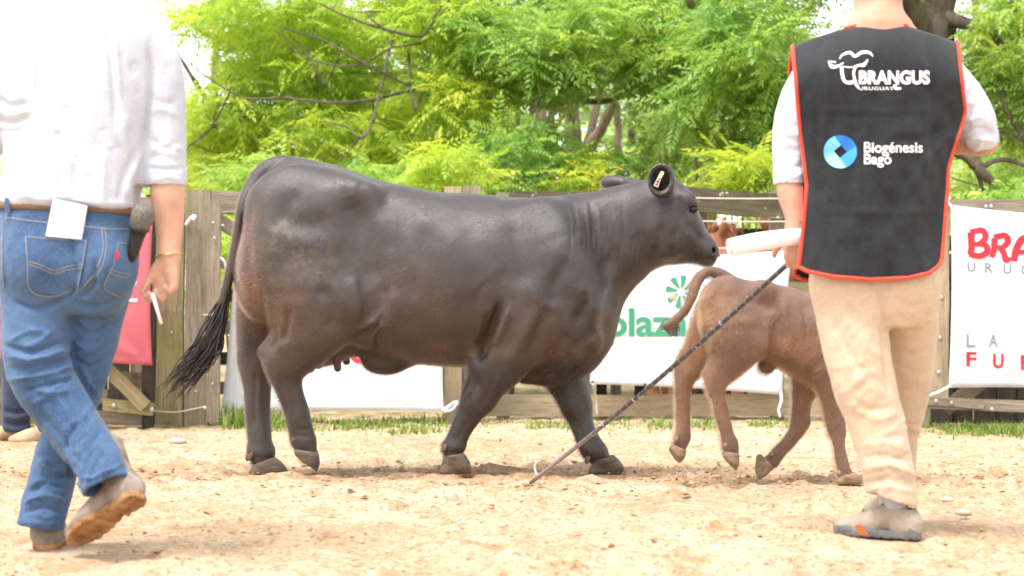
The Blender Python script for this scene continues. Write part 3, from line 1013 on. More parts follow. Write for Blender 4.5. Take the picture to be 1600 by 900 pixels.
M_leaf_yellow = leaf_mat('yellow_green_leaves', [(0.0, (0.28, 0.44, 0.07)), (0.5, (0.46, 0.61, 0.08)), (1.0, (0.66, 0.68, 0.10))])
M_leaf_hazed = leaf_mat('hazed_far_leaves', [(0.0, (0.36, 0.54, 0.20)), (0.5, (0.52, 0.68, 0.26)), (1.0, (0.70, 0.78, 0.28))], 0.6)  # lightened leaf colour stands in for haze over the far wood
M_leaf_cool = leaf_mat('cool_green_leaves', [(0.0, (0.16, 0.31, 0.11)), (0.6, (0.30, 0.47, 0.17)), (1.0, (0.45, 0.58, 0.18))])

def bark_mat(name, c1, c2):
    m, t, b = newmat(name, 0.95, 0.1)
    v = coords(t, (1, 1, 0.25))
    c = ramp(t, noise(t, v, 14, 6, 0.7), [(0.35, c1), (0.65, c2)])
    c = mix(t, ramp(t, noise(t, coords(t), 3, 4), [(0.5, 0.0), (0.7, 0.5)]), c, (0.14, 0.14, 0.07))
    t.links.new(c, b.inputs['Base Color'])
    bump(t, b, noise(t, v, 22, 6, 0.75), 0.9, 0.03)
    return m
M_bark = bark_mat('grey_brown_bark', (0.075, 0.060, 0.048), (0.19, 0.155, 0.12))
M_bark_hazed = bark_mat('hazed_far_bark', (0.16, 0.125, 0.09), (0.32, 0.25, 0.18))  # far trunks: haze put into the colour as a paler bark

def pinnate(nl, L, ll, lw, droop, rg):
    """one compound leaf: leaflets (4-corner blades) in pairs along a drooping midrib"""
    V = []; Q = []
    for i in range(nl):
        t = (i + 0.8) / nl
        c = np.array([L * t, 0, -droop * L * t * t])
        s = ll * (0.65 + 0.5 * math.sin(math.pi * min(1, t * 0.85 + 0.12)))
        for sg in (-1, 1):
            d = np.array([0.62, sg * 0.78, -0.28 - 0.4 * droop + rg.normal(0, 0.18)]); d /= np.linalg.norm(d)
            w = np.array([0.78, -sg * 0.62, rg.normal(0, 0.25)]); w /= np.linalg.norm(w)
            n0 = len(V)
            V += [c, c + d * s * 0.45 + w * lw, c + d * s + np.array([0, 0, -0.12 * s]), c + d * s * 0.45 - w * lw]
            Q.append((n0, n0 + 1, n0 + 2, n0 + 3))
    d = np.array([1, 0, -droop * 1.5]); n0 = len(V); c = np.array([L, 0, -droop * L])
    V += [c, c + d * ll * 0.5 + [0, lw, 0], c + d * ll, c + d * ll * 0.5 - [0, lw, 0]]
    Q.append((n0, n0 + 1, n0 + 2, n0 + 3))
    return np.array(V), np.array(Q)

def spray_templates(seed, nleaf, nl, L, ll, lw, count=5):
    rg = np.random.default_rng(seed)
    out = []
    for _ in range(count):
        VV = []; QQ = []; n = 0
        a0 = rg.random() * 6.28
        for k in range(nleaf):
            V, Q = pinnate(nl, L * rg.uniform(0.75, 1.15), ll, lw, rg.uniform(0.15, 0.6), rg)
            az = a0 + k * 2.4 + rg.normal(0, 0.2)
            el = rg.uniform(-0.35, 0.45)
            ro = rg.normal(0, 0.35)
            R = np.array(Matrix.Rotation(az, 3, 'Z') @ Matrix.Rotation(-el, 3, 'Y') @ Matrix.Rotation(ro, 3, 'X'))
            V = V @ R.T + np.array([0, 0, 0.10 * (k / nleaf - 0.5)])
            VV.append(V); QQ.append(Q + n); n += len(V)
        out.append((np.vstack(VV), np.vstack(QQ)))
    return out
T_near = spray_templates(1, 6, 7, 0.27, 0.068, 0.0125)
T_mid = spray_templates(2, 6, 5, 0.30, 0.095, 0.021)
T_far = spray_templates(3, 6, 4, 0.42, 0.16, 0.042)

THIN = 0.92
def crown(parent, name, clumps, T, mat, seed, tilt=0.35):
    """clumps: (px, py, Y, rx px, rz px, ry m, n sprays)"""
    rg = np.random.default_rng(seed)
    VV, QQ, var = [], [], []
    n = 0
    for (px, py, Y, rx, rz, ry, cnt) in clumps:
        c = P(px, py, Y); k = Y / F
        cnt = max(4, int(cnt * THIN))
        for _ in range(cnt):
            while True:
                q = rg.uniform(-1, 1, 3)
                r = q @ q
                if r < 1 and rg.random() < 0.35 + 0.65 * r: break
            p = c + q * np.array([rx * k, ry, rz * k])
            V, Q = T[rg.integers(len(T))]
            R = np.array(Matrix.Rotation(rg.random() * 6.28, 3, 'Z') @ Matrix.Rotation(rg.normal(0, tilt), 3, 'X') @ Matrix.Rotation(rg.normal(0, tilt), 3, 'Y'))
            s = rg.uniform(0.75, 1.2)
            VV.append(V @ R.T * s + p); QQ.append(Q + n); n += len(V)
            base = np.clip(rg.normal(0.45, 0.2) + 0.25 * float(vnoise((p * 0.9)[None], seed)[0]), 0, 1)
            lv = np.clip(base + np.repeat(rg.normal(0, 0.10, len(V) // 4), 4), 0, 1)
            var.append(lv)
    V = np.vstack(VV)
    o = obj(name, V, np.vstack(QQ), mat, parent, False, attrs={'var': np.concatenate(var)})
    return o

def wood_part(parent, name, limbs, mat, seed=0, sides=7):
    """limbs: lists of (px,py,Y,radius px)"""
    rg = np.random.default_rng(seed)
    bag = Bag()
    for L in limbs:
        pts = np.array([np.append(P(x, y, Y), r * Y / F) for x, y, Y, r in L])
        q = catmull(pts, 7) if len(pts) > 2 else catmull(np.vstack([pts[0], (pts[0] + pts[-1]) / 2 + np.append(rg.normal(0, 0.03, 3), 0), pts[-1]]), 6)
        q = q.copy()
        q[1:-1, :3] += rg.normal(0, 0.10, (len(q) - 2, 3)) * np.minimum(q[1:-1, 3:4], 0.05)
        bag.tube(q[:, :3], np.maximum(q[:, 3] * (1 + rg.normal(0, 0.05, len(q))), 0.003), sides)
    return bag.obj(name, mat, parent, True)

def tree(name, label, trunk_px, Y, limbs, clumps, T, leaf, bark, seed, tilt=0.35, twigs=True, group='trees behind the show ring'):
    root = thing(name, label, 'tree', at_ground(trunk_px, Y), group)
    limbs = [list(l) for l in limbs]
    rg = np.random.default_rng(seed)
    pts = [p for l in limbs for p in l if p[1] < 330]
    if twigs and pts:
        for (px, py, Yc, rx, rz, ry, cnt) in clumps:
            for _ in range(max(1, cnt // 30)):
                e = (px + rg.uniform(-0.8, 0.8) * rx, py + rg.uniform(-0.7, 0.7) * rz, Yc + rg.uniform(-0.6, 0.6) * ry)
                s = min(pts, key=lambda p: (p[0] - e[0]) ** 2 + (p[1] - e[1]) ** 2 + (200 * (p[2] - e[2])) ** 2 + rg.random() * 9000)
                m_ = ((s[0] + e[0]) / 2 + rg.normal(0, 10), (s[1] + e[1]) / 2 + rg.normal(0, 8) + 6, (s[2] + e[2]) / 2)
                limbs.append([(s[0], s[1], s[2], min(s[3] * 0.5, 1.6)), (*m_, 0.9), (*e, 0.4)])
    wood_part(root, 'trunk', limbs, bark, seed)
    crown(root, 'crown', clumps, T, leaf, seed + 1, tilt)
    return root

# the big tree at the right, whose trunk stands behind the man in the vest
Yt = 17.0
tree('big_tree', 'big tree with the thick dark trunk behind the vest wearer\'s head', 1450, Yt,
     [[(1405, gy(Yt), Yt, 60), (1415, 450, Yt, 48), (1430, 250, Yt, 43), (1452, 60, Yt, 39), (1450, -60, Yt, 38), (1480, -220, Yt, 32), (1520, -420, Yt, 18)],
      [(1452, 80, Yt, 22), (1400, -40, Yt - .6, 16), (1300, -90, Yt - 1.2, 11), (1160, -120, Yt - 1.6, 7)],
      [(1435, 200, Yt, 15), (1480, 225, Yt - .4, 13), (1518, 248, Yt - .6, 11), (1536, 272, Yt - .7, 9), (1552, 284, Yt - .7, 6)],
      [(1530, 262, Yt - .6, 5), (1570, 250, Yt - .6, 4), (1640, 272, Yt - .8, 3)], [(1520, 250, Yt - .6, 4), (1540, 320, Yt - .6, 3), (1500, 340, Yt - .6, 2)],
      [(1640, 300, Yt - .8, 5), (1600, 220, Yt - .7, 4), (1572, 170, Yt - .7, 3), (1560, 120, Yt - .6, 2)], [(1600, 220, Yt - .7, 3), (1570, 205, Yt - .7, 2.5), (1545, 215, Yt - .7, 2)],
      [(1452, 20, Yt, 14), (1540, 50, Yt - .4, 8), (1600, 110, Yt - .4, 5), (1680, 150, Yt - .4, 3)]],
     [(1565, 60, 16.6, 66, 80, 0.8, 80), (1600, 170, 16.8, 50, 60, 0.6, 34), (1560, 300, 17.8, 70, 26, 0.6, 34), (1180, 60, 16.2, 110, 90, 0.9, 130), (1130, 170, 16.6, 110, 60, 0.8, 84), (1215, 200, 16.4, 60, 70, 0.6, 60),
      (1200, 275, 15.6, 55, 26, 0.5, 30), (1300, -60, 16.4, 120, 60, 0.8, 40), (1640, 100, 16.6, 70, 140, 0.8, 60), (1560, -120, 17, 160, 90, 1.2, 40), (1580, 250, 20.0, 70, 50, 1, 40)],
     T_near, M_leaf_fresh, M_bark, 31)
# tree in the middle, forked trunk, horizontal limb
tree('forked_tree', 'tree with the forked trunk and level limb above the cow\'s shoulder', 905, 21.0,
     [[(905, gy(21), 21, 26), (905, 400, 21, 20), (900, 270, 21, 17), (893, 180, 21, 13), (890, 60, 21, 11), (900, -100, 21, 8)],
      [(905, 275, 21, 12), (925, 225, 20.8, 10), (950, 182, 20.7, 8), (966, 130, 20.6, 7), (990, 40, 20.5, 5)],
      [(900, 290, 21, 9), (930, 180, 21.3, 7), (940, 110, 21.4, 6), (930, 20, 21.5, 5)], [(906, 420, 21, 9), (940, 340, 21.4, 8), (965, 300, 21.6, 7), (966, 210, 21.6, 6), (962, 130, 21.6, 5)],
      [(893, 172, 21, 8), (868, 167, 20, 7), (845, 163, 18.6, 6), (880, 160, 18.0, 5.5), (942, 158, 18, 5), (1000, 148, 17.8, 4), (1060, 135, 17.6, 3), (1120, 120, 17.5, 2)],
      [(900, -100, 21, 8), (980, -90, 19, 7.5), (1060, -20, 17, 7), (1085, 15, 17, 6.5), (1113, 41, 17, 6), (1147, 69, 17, 5), (1175, 110, 17, 3), (1200, 160, 17, 2)],
      [(900, -100, 21, 6), (970, -60, 19, 5), (990, -20, 17.4, 4), (972, 2, 17.4, 4), (920, 28, 17.4, 3.5), (855, 48, 17.4, 3), (803, 65, 17.4, 2.6), (734, 107, 17.4, 2), (690, 140, 17.4, 1.5)],
      [(972, 2, 17.4, 3), (1000, 20, 17.3, 3), (980, 45, 17.3, 2.6), (960, 55, 17.3, 2)], [(855, 48, 17.4, 2.4), (850, 120, 17.0, 2.2), (831, 182, 16.8, 2), (800, 241, 16.8, 1.8), (752, 289, 16.8, 1.5)], [(1175, 110, 17, 2.8), (1140, 170, 16.6, 2.5), (1105, 210, 16.6, 2), (1090, 240, 16.6, 2), (1088, 282, 16.6, 1.6)],
      [(1175, 110, 17, 2.5), (1160, 168, 16.4, 2), (1130, 195, 16.4, 1.8), (1080, 202, 16.4, 1.5), (1050, 190, 16.4, 1.0)]],
     [(960, 60, 17.2, 120, 60, 0.8, 100), (840, 90, 17.2, 90, 50, 0.8, 84), (870, 120, 17.0, 60, 26, 0.5, 30), (1060, 110, 17.2, 90, 50, 0.7, 80), (770, 60, 17.4, 80, 60, 0.8, 80), (920, -10, 18, 140, 40, 0.8, 70), (1060, 10, 17.6, 110, 40, 0.8, 70),
      (800, 235, 16.8, 90, 50, 0.7, 44), (960, 262, 17.2, 60, 30, 0.6, 22), (1010, 60, 19.5, 150, 60, 1, 60), (930, -110, 18, 260, 50, 1, 50), (1060, 225, 18.0, 60, 34, 0.6, 22)],
     T_near, M_leaf_fresh, M_bark_hazed, 41)
# left tree with long sweeping boughs
tree('arching_tree', 'yellow-green tree with long thin arching boughs above the cow\'s rump', 740, 19.5,
     [[(735, gy(19.5), 19.5, 20), (740, 380, 19.5, 16), (752, 200, 19.5, 13), (770, 60, 19.5, 11), (780, -120, 19.4, 5.76)],
      [(780, 118, 19.0, 5.40), (752, 126, 17.7, 4.50), (700, 132, 17.2, 3.60), (643, 140, 17.1, 2.88), (583, 155, 17.1, 2.52), (517, 160, 17.1, 2.25), (443, 153, 17.1, 1.98), (393, 155, 17.1, 1.80), (360, 143, 17.1, 1.53), (313, 113, 17.1, 1.08), (290, 90, 17.1, 0.72)],
      [(650, 138, 17.1, 2.52), (633, 130, 17.1, 2.34), (570, 100, 16.9, 2.07), (533, 78, 16.9, 1.80), (497, 60, 16.9, 1.62), (437, 42, 16.9, 1.17)],
      [(772, 45, 19.5, 3.0), (700, 60, 18.0, 2.4), (640, 70, 16.9, 1.80), (610, 75, 16.9, 1.71), (583, 90, 16.9, 1.62), (550, 103, 16.9, 1.53), (503, 98, 16.9, 1.44), (463, 82, 16.9, 1.17), (433, 47, 16.9, 0.90)],
      [(660, 142, 17.1, 2.34), (645, 165, 16.9, 2.34), (627, 17.1, 17.7, 2.5), (577, 202, 16.7, 1.89), (540, 197, 16.7, 1.62), (505, 190, 16.7, 1.08)], [(577, 202, 16.7, 1.62), (550, 228, 16.6, 1.35), (526, 255, 16.6, 0.90)],
      [(776, -20, 19.5, 3.0), (730, -10, 18.2, 2.5), (690, 10, 16.9, 1.80), (660, 55, 16.9, 2.25), (600, 45, 16.9, 2.25), (540, 25, 16.9, 1.80), (500, 5, 16.9, 1.35)], [(600, 45, 16.9, 1.4), (612, 52, 16.9, 1.53), (580, 30, 16.9, 1.26), (565, 5, 16.9, 0.90)], [(533, 78, 16.9, 1.4), (510, 130, 17.4, 1.35), (494, 110, 17.4, 1.80), (480, 85, 17.4, 1.44)],
      [(360, 143, 17.1, 1.6), (330, 200, 17.7, 1.80), (300, 225, 17.7, 1.44), (280, 245, 17.7, 0.90)]],
     [(420, 30, 18.2, 120, 45, 0.9, 64), (560, 20, 18.2, 120, 60, 0.9, 79), (690, 30, 17.6, 80, 70, 0.8, 79), (480, 120, 18.4, 110, 50, 0.9, 60), (600, 130, 18.6, 100, 50, 0.9, 60), (370, 175, 18.4, 90, 50, 0.8, 60), (330, 210, 18.8, 70, 50, 0.8, 43),
      (500, 205, 18.2, 110, 45, 0.9, 64), (640, 215, 18.0, 90, 50, 0.8, 57), (720, 150, 17.4, 80, 50, 0.7, 50), (420, 255, 18.6, 120, 30, 0.8, 50), (600, 265, 18.2, 100, 26, 0.7, 36), (300, 20, 18.4, 26, 24, 0.4, 7), (370, 30, 19.0, 60, 34, 0.6, 30), (400, 110, 19.2, 60, 40, 0.7, 34), (700, 265, 17.0, 70, 34, 0.6, 28), (560, -70, 18.4, 260, 40, 1, 43)],
     T_near, M_leaf_yellow, M_bark, 51)
# trees further back
far = [
    ('slender_tree', 'slender straight-trunked pale tree seen over the middle of the cow\'s back', 842, 25.0, [(842, 12)], [(840, 40, 25, 160, 110, 1.6, 70), (740, 180, 26, 90, 60, 1.4, 36)], M_leaf_fresh, T_mid),
    ('slender_tree', 'thin dark-stemmed tree between the slender pale trunk and the forked trunk', 862, 28.0, [(860, 6), (806, 6)], [(930, 60, 28, 150, 60, 2, 50), (800, 240, 29, 90, 50, 1.4, 30), (720, 80, 28, 130, 100, 2, 60)], M_leaf_cool, T_mid),
    ('leaning_tree', 'grey leaning trunk tree just right of the cow\'s ear', 1110, 22.0, [(1108, 13)], [(1180, 130, 22.5, 130, 110, 1.6, 90), (1060, 245, 23, 70, 40, 1, 30), (1180, 285, 22, 90, 26, 1, 40), (1080, 60, 23, 130, 80, 1.5, 60)], M_leaf_fresh, T_mid),
    ('background_tree', 'pale green tree mass left, behind the white-shirted man\'s right arm', 330, 27.0, [(330, 10)], [(470, 80, 27, 90, 80, 2, 45), (330, 235, 26, 90, 60, 1.6, 60), (480, 230, 27, 130, 70, 2, 70), (520, 60, 28, 130, 80, 2, 60), (300, 170, 27, 40, 30, 1, 12)], M_leaf_yellow, T_mid),
    ('background_tree', 'pale green tree mass behind the arching boughs and the cow\'s rump', 620, 30.0, [(640, 11)], [(620, 120, 30, 170, 120, 2.2, 90), (700, 230, 30, 130, 70, 2, 60), (560, 250, 29, 130, 50, 2, 60)], M_leaf_fresh, T_mid),
    ('background_tree', 'dim dark-green tree in the gap above the cow\'s neck', 1000, 33.0, [(1010, 12), (985, 7)], [(1020, 160, 33, 110, 70, 2.4, 60), (1000, 60, 34, 190, 110, 2.4, 70), (940, 296, 30, 130, 24, 1.5, 34), (1040, 235, 27, 60, 30, 1, 40)], M_leaf_cool, T_mid),
    ('background_tree', 'green tree mass at the far right behind the big trunk', 1560, 26.0, [(1520, 12)], [(1560, 240, 27, 120, 70, 2, 45), (1540, 100, 28, 150, 80, 2, 50), (1380, 150, 28, 150, 150, 2, 60)], M_leaf_fresh, T_mid),
]
for i, (nm, lab, tx, Yb, stems, clumps, lm, T) in enumerate(far):
    limbs = []
    for (sx, r) in stems:
        limbs += [[(sx - 3, gy(Yb), Yb, r * 1.3), (sx, 350, Yb, r), (sx + 2, 200, Yb, r * 0.8), (sx + 8, 60, Yb, r * 0.6), (sx - 4, -60, Yb, r * 0.4)], [(sx + 2, 210, Yb, r * 0.5), (sx + 40, 150, Yb + .3, r * 0.35), (sx + 80, 90, Yb + .4, r * 0.2)], [(sx + 2, 170, Yb, r * 0.5), (sx - 36, 110, Yb - .3, r * 0.35), (sx - 70, 60, Yb - .4, r * 0.2)]]
    tree(nm, lab, tx, Yb, limbs, clumps, T, lm, M_bark_hazed if i in (0, 2) else M_bark, 60 + i * 3)
# the wood behind everything: reads as one mass
rows = []
rg_ = np.random.default_rng(77)
for k in range(72):
    px = -650 + k * 42 + rg_.normal(0, 15)
    top = 60 + 60 * rg_.random() + (70 if px < 420 else 0)
    if 230 < px < 430: top += 70
    rows.append((px, (top + 420) / 2, 42 + rg_.uniform(-4, 4), 62, (420 - top) / 2, 1.5, 34))
w_ = crown(None, 'far_wood', rows, T_far, M_leaf_hazed, 99)
tag(w_, 'pale far wood filling the gaps between the trees', kind='stuff')
# low leafy shrubs just behind the fence
def shrub(px, py, Y, rx, rz, n, lab, mat, seed):
    root = thing('shrub', lab, 'shrub', at_ground(px, Y), 'shrubs behind the fence')
    wood_part(root, 'stem', [[(px, gy(Y), Y, 2.4), (px + dx * 0.5, (gy(Y) + py) / 2, Y, 1.8), (px + dx, py - rz * 0.5, Y, 0.8)] for dx in (-rx * 0.5, -rx * 0.1, rx * 0.4)], M_bark, seed)
    crown(root, 'foliage', [(px, py, Y, rx, rz, 0.5, n)], T_near, mat, seed)
shrub(690, 268, 15.5, 60, 46, 40, 'yellow-green shrub rising behind the middle of the cow\'s back', M_leaf_yellow, 201)
shrub(800, 292, 16.4, 70, 26, 26, 'low bright shrub behind the cow\'s withers', M_leaf_fresh, 202)
shrub(905, 276, 16.6, 50, 30, 26, 'leafy shrub behind the cow\'s neck crest', M_leaf_yellow, 203)
shrub(560, 292, 16.2, 80, 50, 34, 'pale shrub behind the cow\'s loin', M_leaf_fresh, 204)
shrub(1165, 268, 15.6, 55, 36, 36, 'bright shrub over the lichen-spotted top rail', M_leaf_yellow, 205)
shrub(365, 420, 14.5, 40, 90, 50, 'green shrub seen through the gate left of the cow\'s tail', M_leaf_yellow, 206)
shrub(1560, 330, 14.5, 70, 30, 30, 'green shrub over the gate at the far right', M_leaf_fresh, 207)
shrub(400, 285, 16.0, 60, 44, 34, 'low green shrub left of the cow\'s tail head', M_leaf_fresh, 208)
# ------------------------------------------------------------------ animals: materials
def coat_mat(name, dark, brown, rust, sheen=0.35, rough=0.5, grain=(1, 1, 1), dirt=False, patches=False, lo=0.42, hi=0.72, spec=0.45):
    m, t, b = newmat(name, rough, spec)
    v = coords(t)
    big = noise(t, v, 3.2, 5, 0.6)
    c = ramp(t, big, [(lo, dark), (hi, brown)])
    a = N_(t, 'ShaderNodeAttribute', attribute_name='rust')
    c = mix(t, a.outputs['Fac'], c, rust)
    if patches:
        n2 = noise(t, v, 9, 3, 0.5)
        c = mix(t, ramp(t, n2, [(0.58, 0.0), (0.68, 0.8)]), c, tuple(x * 0.42 for x in rust))
    if dirt:
        a2 = N_(t, 'ShaderNodeAttribute', attribute_name='dirt')
        n3 = noise(t, v, 28, 6, 0.75)
        mu = N_(t, 'ShaderNodeMath', operation='MULTIPLY')
        t.links.new(a2.outputs['Fac'], mu.inputs[0]); t.links.new(ramp(t, n3, [(0.47, 0.0), (0.72, 1.0)]), mu.inputs[1])
        c = mix(t, mu.outputs[0], c, (0.17, 0.115, 0.045))
    fine = noise(t, coords(t, (24, 24, 8)), 7, 4, 0.75)
    c = mix(t, ramp(t, fine, [(0.3, 0.0), (0.8, 0.35)]), c, tuple(min(1, x * 2.2) for x in brown))
    t.links.new(c, b.inputs['Base Color'])
    b.inputs['Sheen Weight'].default_value = sheen
    b.inputs['Sheen Roughness'].default_value = 0.35
    b.inputs['Sheen Tint'].default_value = (0.9, 0.92, 1, 1)
    n1 = bump(t, None, noise(t, coords(t, (1, 1, 0.6)), 11, 3, 0.5), 0.28, 0.016)
    bump(t, b, noise(t, coords(t, (26, 26, 9)), 9, 4, 0.75), 0.6, 0.004, n1)
    rr = ramp(t, noise(t, v, 7, 3), [(0.3, rough - 0.09), (0.7, rough + 0.16)])
    t.links.new(rr, b.inputs['Roughness'])
    return m

M_cow = coat_mat('black_brown_coat', (0.0100, 0.0076, 0.0068), (0.030, 0.018, 0.0135), (0.12, 0.048, 0.022), 0.05, 0.34, dirt=True, spec=0.75)
M_calf = coat_mat('calf_brown_coat', (0.075, 0.041, 0.029), (0.145, 0.085, 0.060), (0.34, 0.16, 0.07), 0.05, 0.6, patches=True, lo=0.35, hi=0.65)
M_red_cow = coat_mat('red_brown_coat', (0.17, 0.055, 0.022), (0.25, 0.09, 0.035), (0.25, 0.1, 0.04), 0.3, 0.55)
def hair_mat(name, c1, c2, c3, rough=0.35, rust=(0.2, 0.09, 0.045), coat=0.0):
    m = bpy.data.materials.new(name); m.use_nodes = True
    t = m.node_tree; t.nodes.remove(t.nodes['Principled BSDF'])
    h = N_(t, 'ShaderNodeBsdfHairPrincipled', parametrization='COLOR')
    v = coords(t)
    c = ramp(t, noise(t, v, 3.2, 5, 0.6), [(0.40, c1), (0.68, c2)])
    hi = N_(t, 'ShaderNodeHairInfo')
    ra = N_(t, 'ShaderNodeAttribute', attribute_name='rust_tint')
    c = mix(t, ra.outputs['Fac'], c, rust)
    c = mix(t, ramp(t, hi.outputs['Random'], [(0.55, 0.0), (1.0, 0.7)]), c, c3)
    t.links.new(c, h.inputs['Color'])
    h.inputs['Roughness'].default_value = rough; h.inputs['Radial Roughness'].default_value = 0.4
    h.inputs['Coat'].default_value = coat
    t.links.new(h.outputs[0], t.nodes['Material Output'].inputs['Surface'])
    return m
M_cow_hair = hair_mat('cow_short_hair', (0.012, 0.008, 0.0066), (0.031, 0.0185, 0.013), (0.062, 0.039, 0.030), 0.22, (0.20, 0.085, 0.040), 0.2)
M_calf_hair = hair_mat('calf_fuzzy_hair', (0.085, 0.042, 0.025), (0.175, 0.092, 0.055), (0.26, 0.14, 0.08), 0.5, (0.46, 0.21, 0.085))
def fur(o, count, length, mat, dens, lay, rad, up=0.32, tint=None):
    if tint is not None:
        me = o.data
        ca = me.color_attributes.new('rust_tint', 'BYTE_COLOR', 'CORNER')
        li = np.zeros(len(me.loops), np.int32); me.loops.foreach_get('vertex_index', li)
        col = np.ones((len(li), 4), np.float32); col[:, :3] = np.clip(np.asarray(tint), 0, 1)[li][:, None]
        ca.data.foreach_set('color', col.ravel())
    vg = o.vertex_groups.new(name='fur')
    d = np.asarray(dens)
    full = np.where(d > 0.5)[0]
    vg.add(full.tolist(), 1.0, 'REPLACE')
    o.data.materials.append(mat)
    md = o.modifiers.new('short_coat', 'PARTICLE_SYSTEM')
    ps = md.particle_system; st = ps.settings
    st.type = 'HAIR'; st.use_advanced_hair = True
    st.count = count; q = length / 4.0
    st.emit_from = 'FACE'; st.use_even_distribution = True; st.distribution = 'RAND'
    st.normal_factor = up * q; st.object_align_factor = [x * q for x in lay]; st.factor_random = 0.25 * q
    st.hair_step = 2; st.render_step = 2; st.display_step = 2
    st.root_radius = 1.0; st.tip_radius = 0.25; st.radius_scale = rad
    st.material = 2
    ps.vertex_group_density = 'fur'
M_switch = mottled('tail_hair_black', (0.012, 0.010, 0.010), (0.035, 0.024, 0.02), 12, 0.5, 0.4, 80, 0)
M_hoof = mottled('hoof_horn', (0.055, 0.042, 0.034), (0.16, 0.115, 0.08), 14, 0.55, 0.35, 40, 0.3, 0.004, (1, 1, 3))
M_calf_hoof = mottled('calf_hoof_horn', (0.16, 0.105, 0.07), (0.30, 0.21, 0.13), 14, 0.55, 0.35, 40, 0.3, 0.004, (1, 1, 3))
M_dewclaw = mottled('dewclaw_horn', (0.08, 0.055, 0.034), (0.19, 0.13, 0.075), 30, 0.6, 0.3, 60, 0.2)
M_eye, _t, _b = newmat('animal_eye', 0.06, 0.6); _b.inputs['Base Color'].default_value = (0.008, 0.006, 0.005, 1)
M_teat = mottled('teat_skin', (0.07, 0.045, 0.04), (0.11, 0.075, 0.065), 20, 0.6, 0.3, 80, 0.2)
M_tag = mottled('tag_plastic', (0.62, 0.47, 0.33), (0.70, 0.54, 0.40), 20, 0.5, 0.4, 60, 0.1)
M_ink, _t, _b = newmat('tag_ink', 0.6, 0.3); _b.inputs['Base Color'].default_value = (0.03, 0.02, 0.02, 1)
M_earin = mottled('inner_ear_hair', (0.006, 0.005, 0.004), (0.02, 0.014, 0.012), 40, 0.9, 0.1, 90, 0.5, 0.006)
M_muzzle = mottled('muzzle_skin', (0.018, 0.016, 0.017), (0.03, 0.027, 0.028), 30, 0.32, 0.5, 120, 0.4, 0.003)

def hoof(parent, Yc, d, cor, toe, heel, ground, mat, spread=0.024, h=0.004, rc=15, name='hoof', tilt=None):
    """a cloven hoof: two claws from the coronet (px) to the toe, cut flat along heel->toe"""
    xs = [cor[0], toe[0], heel[0]]; ys = [cor[1], toe[1], heel[1], ground]
    S = Sculpt((min(xs) - 35, max(ys) + 30, d - 0.09), (max(xs) + 35, min(ys) - 35, d + 0.09), h, Yc)
    for sgn in (-1, 1):
        S.chain([(cor[0], cor[1], d + sgn * spread * 0.8, rc), ((cor[0] + toe[0]) / 2 + 1, (cor[1] + toe[1]) / 2, d + sgn * spread, rc * 0.86), (toe[0] - (toe[0] - cor[0]) * 0.12, toe[1] - 3, d + sgn * spread * 0.8, rc * 0.45)], 0.004, n=5)
        S.chain([(cor[0], cor[1] + 2, d + sgn * spread * 0.8, rc * 0.95), (heel[0] + 4, heel[1] - 5, d + sgn * spread, rc * 0.6)], 0.008)
        S.chain([(heel[0] + (toe[0] - heel[0]) * 0.15, heel[1] - 6, d + sgn * spread, rc * 0.55), (heel[0] + (toe[0] - heel[0]) * 0.75, toe[1] + (heel[1] - toe[1]) * 0.25 - 6, d + sgn * spread, rc * 0.55)], 0.012)
    a, b = P(heel[0], heel[1], Yc + d), P(toe[0], toe[1], Yc + d)
    t_ = b - a; nrm = np.array([t_[2], 0, -t_[0]])
    if nrm[2] > 0: nrm = -nrm
    if tilt is not None: nrm = np.array(tilt, float)
    S.plane(((heel[0] + toe[0]) / 2, (heel[1] + toe[1]) / 2, d), nrm, 0.14)
    c0 = P(cor[0], cor[1], Yc + d)
    up = c0 - (a + b) / 2
    S.plane((cor[0], cor[1] - rc * 0.15, d), up, 0.14)
    V, Q = S.mesh(1)
    o = obj(name, V, Q, mat, parent)
    return o

def tail_hair(parent, Yc, root, tips, n, r0, mat, seed=3, wav=0.012, name='tail_switch', spread=0.02, d0=0.0):
    rg = np.random.default_rng(seed)
    bag = Bag()
    root = np.array(root, float)
    tips = np.array(tips, float)
    for i in range(n):
        w = rg.random()
        j = w * (len(tips) - 1)
        a = int(min(j, len(tips) - 2)); f = j - a
        tip = tips[a] * (1 - f) + tips[a + 1] * f
        s0 = rg.random() ** 0.7
        ctrl = [root[min(len(root) - 1, q)] for q in range(len(root))]
        ctrl = np.array(ctrl, float)
        st = rg.random() * (len(root) - 1.01)
        a = int(st); base = root[a] * (1 - st + a) + root[a + 1] * (st - a)
        mid = base * 0.45 + tip * 0.55 + np.array([rg.normal(0, 5), rg.normal(0, 6)]) + np.array([9, 8])
        L = 0.72 + 0.38 * rg.random()
        end = base + (tip - base) * L
        pts2 = catmull(np.array([base, base * 0.6 + mid * 0.4 + [3, 2], mid, end]), 5)
        dd = d0 + rg.normal(0, spread) * np.linspace(0.25, 1, len(pts2))
        ph, am = rg.random() * 6.28, wav * (0.4 + rg.random())
        path = []
        for q, (x, y) in enumerate(pts2):
            t = q / (len(pts2) - 1)
            p = P(x, y, Yc + dd[q])
            p[0] += am * t * math.sin(ph + t * 11)
            p[1] += am * t * math.cos(ph * 1.7 + t * 9)
            path.append(p)
        tt = np.linspace(0, 1, len(path))
        bag.tube(path, r0 * (0.5 + 0.8 * rg.random()) * (1 - 0.9 * tt ** 1.6) + 0.0006, 4)
    return bag.obj(name, mat, parent, True)

